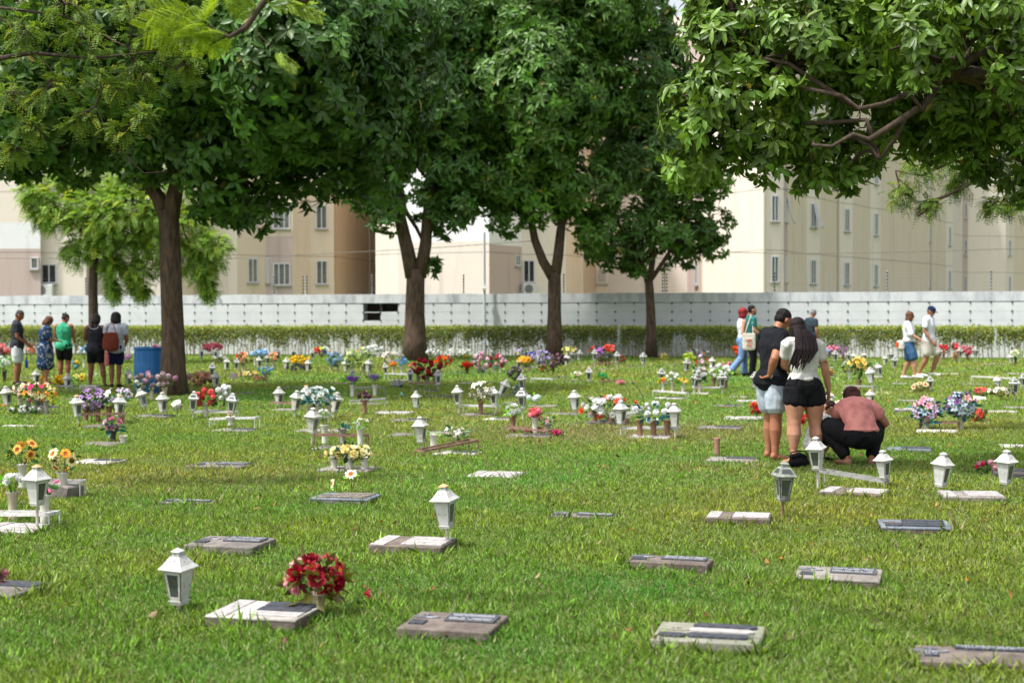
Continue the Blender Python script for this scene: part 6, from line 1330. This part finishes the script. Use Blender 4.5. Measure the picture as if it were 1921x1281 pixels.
black = cloth('black', (20, 20, 23), (30, 30, 34)); navy = cloth('navy', (28, 34, 62)); 
# front couple -------------------------------------------------------
def polo_extra(r, j, H, R, fwd, up, rt, side):
    collar(cloth('polo_collar', (24, 25, 29)))(r, j, H, R, fwd, up, rt, side)
    b = MB(); q = [j['head'] + up * .052 * H * math.cos(a) * .9 + rt * math.sin(a) * .052 * H + fwd * .012 * H + up * .016 * H for a in [-1.5 + k * .25 for k in range(13)]]
    b.tube(q, .003 * H, 6); b.build('sunglasses', mat('dark_lens', lin(20, 20, 24), .15, spec=.6), r)
person(1447, 864, -62, 1.74, 'man in black polo and pale blue shorts leaning his head to the woman',
       dict(waist=(0, -.008, .61), chest=(0, .004, .725), shc=(0, .018, .795), neck=(0, .034, .826), head=(-.01, .098, .895), fwd=(-.05, .86, -.52), hup=(0, .5, .86),
            shR=(.105, .008, .798), elR=(.150, -.095, .655), wrR=(.085, -.085, .545), haR=(-.92, .05, -.25), shL=(-.105, .03, .80), elL=(-.12, .05, .64), wrL=(-.06, .12, .57), knR=(.06, -.012, .285), anR=(.062, -.02, .042), knL=(-.05, .03, .285), anL=(-.055, .02, .042), toR=(.07, .085, .018), toL=(-.06, .12, .018)),
       sk=(170, 116, 88), tw=.98, lw=1.08, aw=1.18, hip=1.03, top=(cloth('polo', (24, 25, 30), (34, 35, 41)), 'hip', .62, .010), bottom=(cloth('pale_blue', (180, 190, 200), (160, 172, 184), 8), .78, .008, .016, .2),
       hair=('short', (16, 13, 13)), shoes=(cloth('dark_shoe', (40, 36, 36)), 'flat'), vox=.0055, curl=.65, extra=polo_extra)
def woman_extra(r, j, H, R, fwd, up, rt, side):
    b = MB(); p = j['shR'].lerp(j['elR'], .72); b.box(-.003, .003, -.001, .001, -.014, .014); b.box(-.020, .020, -.0012, .0008, -.002, .003)
    b.build('tattoo', mat('ink_dark', lin(60, 56, 64), .6), r, Matrix.Translation(p + V3(.004, -.041 * 1.28 * H * .72 - .004, 0)))
person(1508, 871, 8, 1.63, 'woman with long black hair in white crop top and black shorts',
       dict(shc=(-.006, .0, .80), neck=(-.010, .012, .835), head=(-.030, .050, .902), fwd=(-.35, .80, -.38), hup=(-.15, .35, .9), shR=(.100, 0, .795), elR=(.142, -.008, .635), wrR=(.185, .035, .490), haR=(.05, .25, -.95), shL=(-.108, .01, .80), elL=(-.11, .08, .66), wrL=(-.05, .17, .62),
            hiR=(.056, 0, .50), knR=(.082, .008, .285), anR=(.100, .0, .042), toR=(.150, .075, .016), hiL=(-.056, 0, .50), knL=(-.072, -.01, .285), anL=(-.080, -.03, .042), toL=(-.10, .07, .016)),
       sk=(190, 140, 116), tw=1.06, lw=1.34, aw=1.12, hip=1.30, top=(cloth('cream_white', (208, 206, 202), (190, 188, 184), 6), 'waist', .58, .005), bottom=(black, .42, .006, .010, .75),
       hair=('long', (34, 22, 25)), shoes=(cloth('pink_slipper', (214, 170, 158)), 'flat'), vox=.0055, curl=.35, extra=woman_extra)
person(1532, 864, -70, .96, 'small boy in white shirt and navy shorts squatting behind the woman legs',
       dict(crotch=(0, -.05, .17), pel=(0, -.06, .20), waist=(0, -.05, .30), chest=(0, .02, .41), shc=(0, .08, .49), neck=(0, .10, .515), head=(.0, .17, .60), fwd=(.15, .72, -.65), hup=(0, .62, .78), shR=(.115, .08, .48), shL=(-.115, .08, .48), elR=(.13, .2, .36), elL=(-.13, .2, .36), wrR=(.06, .32, .28), wrL=(-.06, .32, .28),
            hiR=(.06, -.04, .19), hiL=(-.06, -.04, .19), knR=(.10, .18, .32), knL=(-.10, .18, .32), anR=(.09, .0, .05), anL=(-.09, .0, .05), toR=(.10, .12, .02), toL=(-.10, .12, .02)),
       sk=(204, 156, 130), tw=1.05, lw=1.0, aw=1.0, hip=1.0, hw=1.45, top=(cloth('kid_white', (226, 228, 226)), 'hip', .6, .016), bottom=(navy, .8, .012, .012, .3), hair=('short', (32, 22, 18)), shoes=(black, 'shoe'), vox=.0065)
person(1611, 874, 4, 1.62, 'crouching woman in terracotta shirt and black trousers seen from behind',
       dict(crotch=(0, -.02, .165), pel=(0, -.035, .215), waist=(0, -.03, .275), chest=(-.005, .03, .355), shc=(-.01, .095, .395), neck=(.0, .130, .405), head=(.012, .185, .438), fwd=(0, .62, -.78), hup=(0, .78, .62), shR=(.110, .085, .385), shL=(-.085, .095, .380), elR=(.195, .04, .275), elL=(-.105, .19, .27), wrR=(.15, .17, .25), wrL=(-.09, .25, .25),
            hiR=(.058, -.02, .205), hiL=(-.058, -.02, .205), knR=(.165, .14, .262), knL=(-.195, .15, .262), anR=(.090, .01, .055), anL=(-.075, .01, .055), toR=(.115, .10, .02), toL=(-.10, .10, .02)),
       sk=(142, 94, 68), tw=1.14, lw=1.20, aw=1.14, hip=1.30, top=(cloth('terracotta', (212, 140, 134), (184, 114, 108), 9), 'waist', .55, .012), bottom=(black, 1.92, .006, 0, .8), hair=('curly', (66, 34, 30)), shoes=(cloth('brown_shoe', (150, 110, 92)), 'shoe'), vox=.0065)
# left group ---------------------------------------------------------
person(33, 722, -80, 1.70, 'man in charcoal shirt and white shorts at the left edge, hands clasped',
       dict(head=(0, .035, .915), fwd=(0, .85, -.5), hup=(0, .4, .9), shR=(.105, 0, .8), elR=(.12, .02, .635), wrR=(.03, .13, .54), elL=(-.12, .03, .635), wrL=(-.02, .14, .54), haR=(-.3, .6, -.6), haL=(.3, .6, -.6)), sk=(158, 106, 80), tw=1.08, hip=1.0,
       top=(cloth('charcoal', (58, 60, 68), (48, 50, 58)), 'hip', .55, .010), bottom=(cloth('white_short', (216, 218, 222)), .86, .008, .012, .2), hair=('short', (70, 64, 62)), shoes=(black, 'shoe'), vox=.012)
FL = cloth('floral', (34, 58, 96), (160, 162, 156), 13, .53, .60)
def dress(hemz, w, d): return ('skirt', .008, (V3(0, 0, hemz), w, d), .9)
person(86, 722, -62, 1.57, 'woman in blue floral knee length dress looking down beside the man', dict(head=(0, .045, .908), fwd=(0, .75, -.65), hup=(0, .6, .8), shc=(0, .01, .8), elR=(.125, .05, .65), wrR=(.05, .16, .63), elL=(-.12, .05, .65), wrL=(-.04, .17, .63)), sk=(170, 120, 92), tw=1.25, hip=1.25, aw=1.15, lw=1.1,
       top=(FL, 'hip', .75, .014, 'dress'), bottom=(FL,) + dress(.27, .135, .12), hair=('bob', (96, 62, 46)), shoes=(black, 'flat'), vox=.012)
def strap(px_off=0):
    def f(r, j, H, R, fwd, up, rt, side):
        b = MB(); b.tube([j['shc'] + side * .05 * H + V3(0, .0, .05 * H), j['chest'] + V3(0, -.078 * H * 1.1, .02 * H), j['waist'] - side * .085 * H + V3(0, -.04 * H, 0)], .004 * H, 6); b.build('bag_strap', black, r)
    return f
person(121, 716, -4, 1.62, 'woman in green tank top and black shorts, hair in a low bun', dict(head=(.012, .03, .912), fwd=(.5, .7, -.45), hup=(.2, .4, .9), elR=(.135, .03, .65), wrR=(.10, .14, .60), elL=(-.135, .03, .65), wrL=(-.09, .14, .6)), sk=(150, 100, 76), tw=1.14, hip=1.20, lw=1.12, aw=1.1,
       top=(cloth('green_tank', (64, 168, 130), (54, 150, 114)), 'hip', 0, .008), bottom=(black, .8, .006, .004, .2), hair=('bun', (48, 34, 30)), shoes=(black, 'flat'), vox=.012, extra=strap())
def tank(r, j, H, R, fwd, up, rt, side):
    b = MB(); q = [j['shc'] + V3(x * H, -.060 * H * 1.12, z * H) for x, z in ((-.062, .022), (-.050, -.005), (-.02, -.016), (.02, -.016), (.050, -.005), (.062, .022))]; b.tube(q, .004 * H, 6); b.build('neck_trim', cloth('white_trim', (216, 216, 216)), r)
person(180, 727, 0, 1.62, 'woman in dark grey tank top with white trim and black shorts', dict(head=(0, .04, .905), fwd=(0, .75, -.65), hup=(0, .6, .8), shR=(.112, 0, .8), elR=(.15, .03, .66), wrR=(.09, .14, .60), shL=(-.112, 0, .8), elL=(-.15, .03, .66), wrL=(-.13, .15, .63), knR=(.09, .0, .285), anR=(.12, 0, .042), toR=(.14, .09, .018), knL=(-.06, 0, .285), anL=(-.075, -.01, .042)), sk=(132, 86, 64), tw=1.2, hip=1.2, lw=1.08, aw=1.1,
       top=(cloth('dark_grey_tank', (52, 52, 60), (42, 42, 50)), 'hip', 0, .008), bottom=(black, .74, .006, .004, .2), hair=('bob', (36, 26, 26)), shoes=(black, 'flat'), vox=.012, extra=tank)
person(218, 727, 12, 1.64, 'person in pale grey shirt and navy shorts, rightmost of the group', dict(head=(0, .035, .91), fwd=(-.3, .8, -.5), hup=(0, .5, .85), elR=(.14, -.0, .64), wrR=(.12, .1, .56), elL=(-.13, .03, .65), wrL=(-.08, .15, .6), anR=(.03, 0, .042), knR=(.04, .01, .285), toR=(.05, .09, .018)), sk=(142, 92, 70), tw=1.12, hip=1.08, aw=1.05,
       top=(cloth('pale_grey', (186, 190, 202), (170, 174, 188)), 'hip', .55, .012), bottom=(cloth('navy_short', (24, 28, 60)), .82, .006, .008, .2), hair=('afro', (22, 20, 22)), shoes=(black, 'shoe'), vox=.012)
# walkers behind -----------------------------------------------------
person(1392, 706, -82, 1.68, 'woman with red curly hair in white top and flared jeans walking', dict(head=(0, .02, .925), elL=(-.13, .02, .64), wrL=(-.12, .10, .52), elR=(.13, -.03, .64), wrR=(.12, .05, .53), knR=(.05, -.02, .285), anR=(.05, -.18, .09), toR=(.05, -.11, .03), knL=(-.05, .05, .285), anL=(-.05, .05, .042), toL=(-.05, .15, .018)), sk=(196, 146, 120), tw=1.0, hip=1.05,
       top=(cloth('white_top', (220, 220, 226)), 'waist', 0, .006), bottom=(cloth('jeans', (118, 148, 188), (98, 128, 170), 10), 1.95, .003, .014, .9), hair=('afro', (130, 34, 38)), shoes=(black, 'shoe'), vox=.012)
person(1409, 707, -80, 1.76, 'bearded man in teal shirt and black trousers walking beside the red haired woman', dict(elR=(.135, .0, .64), wrR=(.12, .12, .58), knR=(.05, .02, .285), knL=(-.05, .05, .285), anL=(-.05, .04, .042)), sk=(184, 132, 106), tw=1.02, top=(cloth('teal', (44, 108, 104), (38, 94, 92)), 'hip', .6, .008), bottom=(black, 1.95, .003, 0, .2), hair=('short', (24, 20, 20)), shoes=(black, 'shoe'), vox=.012,
       extra=lambda r, j, H, R, fwd, up, rt, side: (lambda b: (b.ell(j['head'] - up * .042 * H + fwd * .026 * H, (.031 * H, .034 * H, .024 * H), R, 14, 9), b.build('beard', MATS['hair_24_20_20'], r)))(MB()))
person(1522, 690, -60, 1.66, 'grey haired man in dark shirt far off behind the long haired woman', dict(head=(0, .04, .915), fwd=(0, .8, -.6), hup=(0, .5, .85)), sk=(160, 112, 90), top=(cloth('dark_teal', (52, 66, 76)), 'hip', .6, .008), bottom=(navy, .85, .006, .01, .2), hair=('short', (110, 108, 108)), shoes=(black, 'shoe'), vox=.014)
person(1704, 711, -115, 1.60, 'woman in white blouse and knee length denim shorts wearing sunglasses', dict(head=(0, .02, .92), fwd=(-.42, .88, -.1), elR=(.13, .06, .655), wrR=(.11, .21, .575), elL=(-.12, .0, .64), wrL=(-.1, .08, .55), knR=(.05, .09, .29), anR=(.05, .10, .045), toR=(.05, .20, .03), knL=(-.05, .0, .28), anL=(-.05, -.08, .045), toL=(-.05, .02, .018)), sk=(196, 148, 122), tw=1.16, hip=1.12, lw=1.12, aw=1.05,
       top=(cloth('white_blouse', (226, 226, 232)), 'waist', 1.0, .014), bottom=(cloth('denim', (66, 98, 136), (54, 84, 120), 8), .92, .008, .020, .9), hair=('bob', (92, 60, 44)), shoes=(cloth('white_shoe', (226, 226, 224)), 'shoe'), vox=.012, extra=lambda r, j, H, R, fwd, up, rt, side: sunglasses(r, j, H, R, fwd, up, rt))
def capx(r, j, H, R, fwd, up, rt, side):
    cm = cloth('navy_cap', (34, 44, 78)); b = MB(); c = j['head'] + up * .030 * H - fwd * .004 * H; b.ell(c, (.052 * H, .060 * H, .046 * H), R, 20, 12); b.loft([c + fwd * .045 * H - up * .004 * H, c + fwd * .078 * H - up * .010 * H, c + fwd * .095 * H - up * .018 * H], [(.040 * H, .004 * H), (.038 * H, .003 * H), (.028 * H, .003 * H)], rt, 12)
    o = b.build('cap', cm, r); b = MB(); b.ell(c + fwd * .058 * H + up * .014 * H, (.010 * H, .003 * H, .010 * H), R, 8, 6); b.build('cap_badge', mat('badge_white', lin(230, 230, 230), .6), o); o.data.polygons.foreach_set('use_smooth', [True] * len(o.data.polygons))
    b = MB(); b.ell(j['head'] - up * .044 * H + fwd * .028 * H, (.029 * H, .030 * H, .020 * H), R, 14, 9); b.build('beard', mat('beard_grey', lin(150, 140, 134), .9), r); sunglasses(r, j, H, R, fwd, up, rt)
person(1742, 707, -122, 1.74, 'man in white polo, beige shorts and navy cap walking at the right', dict(head=(0, .03, .915), fwd=(-.1, .85, -.4), hup=(0, .35, .93), elR=(.13, -.02, .64), wrR=(.12, .08, .5), elL=(-.135, -.03, .64), wrL=(-.13, .03, .5), knL=(-.05, .11, .295), anL=(-.05, .02, .045), toL=(-.05, .12, .03), knR=(.05, -.01, .285), anR=(.05, -.12, .055), toR=(.05, -.02, .018)), sk=(168, 118, 92), tw=1.10, hip=1.02, lw=1.02,
       top=(cloth('white_polo', (222, 224, 234)), 'hip', .68, .012), bottom=(cloth('beige_short', (206, 200, 188)), .86, .008, .014, .2), hair=('short', (90, 86, 84)), shoes=(cloth('white_shoe', (226, 226, 224)), 'shoe'), vox=.012, extra=capx)
# things carried -----------------------------------------------------
def bag(px, py, Y, w, h, d, c, lb, name='shoulder_bag', strap=None, mark=None, rz=0, taper=.8):
    p = dp(px, py, Y); b = MB(); b.loft([V3(0, 0, 0), V3(0, 0, h * .12), V3(0, 0, h * .6), V3(0, 0, h)], [(w * .44, d * .40), (w * .52, d * .5), (w * .50, d * .42), (w * .5 * taper, d * .16)], (1, 0, 0), 18)
    r = empty(name, p, rz); tag(r, lb, name.replace('_', ' ')); m = cloth(name, c); link('pouch', smoothmesh(b, 'bag', m, .012, 3, .5, .006, 1, 3, 12), r)
    if strap:
        b = MB(); b.tube([V3(*q) for q in strap], .010, 6); b.build('strap', m, r)
    if mark: mark(r)
    return r
Yp = gp(218, 727).y
bag(208, 656, Yp - .30, .34, .36, .16, (124, 58, 44), 'brown leather shoulder bag hanging between the two rightmost of the group', strap=[(-.10, 0, .3), (-.06, .03, .48), (.02, .05, .62), (.08, .04, .46), (.12, 0, .3)], rz=.2)
bag(200, 686, Yp - .22, .10, .30, .05, (196, 116, 112), 'rolled salmon pink cloth hanging below the brown bag', 'cloth_bundle', taper=.9)
p_ = gp(1409, 707); 
def totemark(r):
    b = MB(); rg = random.Random(2)
    for x, z, w, h in ((-.06, .24, .12, .012), (-.07, .20, .03, .05), (-.02, .19, .05, .06), (.04, .21, .03, .04), (-.05, .13, .10, .012), (-.06, .09, .04, .03), (.0, .08, .05, .03)): b.box(x, x + w, -.047, -.040, z, z + h)
    b.build('printed_mark', mat('print_red', lin(196, 90, 84), .8), r)
bag(1405, 656, p_.y - .32, .32, .40, .07, (216, 208, 192), 'cream tote bag with red print on the shoulder of the teal shirt man', 'tote_bag', strap=[(-.10, 0, .38), (-.02, .04, .62), (.07, .14, .84), (.10, .08, .62), (.10, 0, .38)], mark=totemark, taper=1.0)
p_ = gp(1704, 711)
bag(1689, 655, p_.y - .12, .20, .20, .10, (226, 214, 206), 'small white and orange belt bag at the woman in denim', 'belt_bag', strap=[(.08, 0, .17), (.2, -.06, .22), (.34, -.04, .28)], mark=lambda r: (lambda b: (b.box(-.10, -.05, -.045, .045, .05, .17, .01), b.build('orange_panel', cloth('orange_panel', (220, 96, 60)), r)))(MB()))
def backpack():
    p = gp(1500, 876); r = empty('backpack', p, .2); tag(r, 'black backpack lying on the grass beside the boy', 'backpack'); m = cloth('backpack', (16, 16, 18), (28, 28, 32))
    b = MB(); b.loft([V3(-.09, 0, .05), V3(0, 0, .06), V3(.08, .01, .05)], [(.06, .05), (.07, .06), (.05, .045)], (0, 1, 0), 14); b.loft([V3(-.10, 0, .11), V3(0, 0, .135), V3(.07, 0, .11)], [(.045, .02), (.055, .025), (.04, .02)], (0, 1, 0), 12); link('main_bag', smoothmesh(b, 'bag', m, .008, 2, .5, .008, 1, 2, 22), r)
    b = MB(); b.tube([(-.10, -.03, .14), (-.13, -.05, .16), (-.05, -.05, .18), (.05, -.04, .17), (.08, -.03, .13)], .007, 6); b.build('strap', m, r)
backpack()
def bottle():
    p = dp(50, 690, gp(33, 722).y - .05); b = MB(); b.smooth = True; b.lathe([(.030, 0), (.034, .01), (.034, .13), (.028, .16), (.014, .18), (.014, .21), (.017, .211), (.017, .235)], 16); o = b.build('water_bottle', mat('bottle_blue', lin(24, 60, 190), .2, spec=.6), None, Matrix.Translation(p)); tag(o, 'royal blue water bottle hanging from the hands of the leftmost man', 'bottle')
    b = MB(); b.tube([(0, 0, .23), (.01, -.02, .34), (0, 0, .45)], .005, 5); b.build('cord', black, o)
bottle()
# ------------------------------------------------------------------ lawn
def lawn():
    zones = [(5.6, 9.0, 9500, .050, .0046), (9.0, 13, 5200, .050, .0056), (13, 20, 2300, .050, .008), (20, 32, 750, .055, .013), (32, 50.5, 190, .070, .026)]
    Ps = []; Hs = []; Ws = []
    for a, b, dn, h, wd in zones:
        k = .50; area = k * (b * b - a * a) ; n = int(area * dn); y = np.sqrt(RNG.uniform(a * a, b * b, n)); x = RNG.uniform(-k, k, n) * y
        Ps.append(np.stack([x, y, np.zeros(n)], 1)); Hs.append(h * RNG.uniform(.45, 1.25, n)); Ws.append(wd * RNG.uniform(.6, 1.3, n))
    P = np.concatenate(Ps); H = np.concatenate(Hs); W = np.concatenate(Ws)
    keep = np.ones(len(P), bool)
    for ox, oy, an, hw, hd in FOOT:
        dx = P[:, 0] - ox; dy = P[:, 1] - oy; c, s = math.cos(an), math.sin(an)
        lx = np.abs(dx * c + dy * s) - hw; ly = np.abs(-dx * s + dy * c) - hd; keep &= ~((lx < -.004) & (ly < -.004)); near = (np.maximum(lx, ly) < .035); H[near & (RNG.uniform(size=len(H)) < .65)] *= 1.6; fr = near & ((-dx * s + dy * c) < 0); H[fr & (RNG.uniform(size=len(H)) < .5)] *= 1.25
    keep &= ~(P[:, 1] + .2178 * P[:, 0] > WZ - 1.3)
    P, H, W = P[keep], H[keep], W[keep]; n = len(P)
    # smooth noise fields
    def field(sc, seed, amp=1.0):
        r = np.random.default_rng(seed); f = np.zeros(n)
        for _ in range(7):
            a = r.uniform(0, 6.28); q = sc * r.uniform(.6, 1.6); f += np.sin((P[:, 0] * math.cos(a) + P[:, 1] * math.sin(a)) * q + r.uniform(0, 6.28))
        return f / 2.65
    big = field(.9, 1); mid = field(4.0, 2); sm = field(16, 3)
    H *= np.clip(1 + .16 * mid + .22 * sm, .45, 1.7)
    # thin worn zones seen in the photograph
    dry = np.zeros(n)
    for px, py, rx, ry, k in ((1140, 812, 2.4, 1.7, .95), (900, 690, 9, 2.0, .3), (400, 900, 2.0, 1.0, .35), (1500, 880, 1.6, .9, .35), (1700, 800, 1.5, 1.2, .35), (1330, 880, 1.3, .8, .3), (760, 790, 1.6, 1.0, .3), (1050, 770, 2.4, .8, .35)):
        c = gp(px, py); dry = np.maximum(dry, k * np.exp(-((P[:, 0] - c.x) / rx) ** 2 - ((P[:, 1] - c.y) / ry) ** 2))
    D = np.stack([RNG.normal(size=n) * .62, RNG.normal(size=n) * .62, np.ones(n) * .72], 1); D = unit(D)
    S = unit(np.cross(D, rdir(n)))
    V = leafverts(P - D * .004, D, S, H, W, .12, .28, .42)
    C = np.array([[.235, .375, .055]]) * RNG.uniform(.45, 1.5, (n, 1)); C[:, 0] *= (1 + .12 * mid + .18 * big); C *= (1 + .10 * sm + .08 * mid)[:, None]
    u = RNG.uniform(size=n); pal = u < .11; C[pal] = np.array([.38, .43, .24]) * RNG.uniform(.7, 1.2, (pal.sum(), 1))
    st = (u > .15) & (u < .20 + .6 * dry + .05 * np.clip(big, 0, 1)); C[st] = np.array([.46, .38, .20]) * RNG.uniform(.5, 1.15, (st.sum(), 1))
    dk = (u > .89); C[dk] = np.array([.08, .14, .02]) * RNG.uniform(.6, 1.3, (dk.sum(), 1))
    C = np.clip(C, .004, .8)
    o = link('grass', npmesh('grass', V, 4, LEAFF, C, leafmat('leaf_grass', .5, .35, .3))); tag(o, 'short green lawn grass with straw patches covering the cemetery', 'grass', kind='stuff')
    # fallen leaves
    m = 620; y = np.sqrt(RNG.uniform(6.5 ** 2, 46 ** 2, m)); y[:230] = RNG.uniform(7, 17, 230); x = RNG.uniform(-.38, .38, m) * y; x[120:200] = RNG.uniform(.05, .36, 80) * y[120:200]
    P2 = np.stack([x, y, RNG.uniform(.02, .055, m)], 1); D2 = rdir(m); D2[:, 2] *= .35; D2 = unit(D2); S2 = unit(np.cross(D2, np.array([[0, 0, 1.]]) + rdir(m) * .6))
    L2 = RNG.uniform(.025, .075, m) * np.clip(y / 16, .8, 1.5); V2 = leafverts6(P2, D2, S2, L2, L2 * RNG.uniform(.35, .6, m), .25, .35)
    pal = np.array([[.20, .085, .035], [.10, .05, .03], [.34, .17, .05], [.28, .20, .12], [.07, .04, .03], [.36, .12, .03]]); C2 = pal[RNG.integers(0, 6, m)] * RNG.uniform(.7, 1.3, (m, 1))
    o = link('fallen_leaves', npmesh('fallen_leaves', V2, 8, LEAFF6, C2, leafmat('leaf_dry', .7, .15, .2))); tag(o, 'dry brown and orange leaves scattered over the lawn', 'fallen leaves', kind='stuff')
lawn()
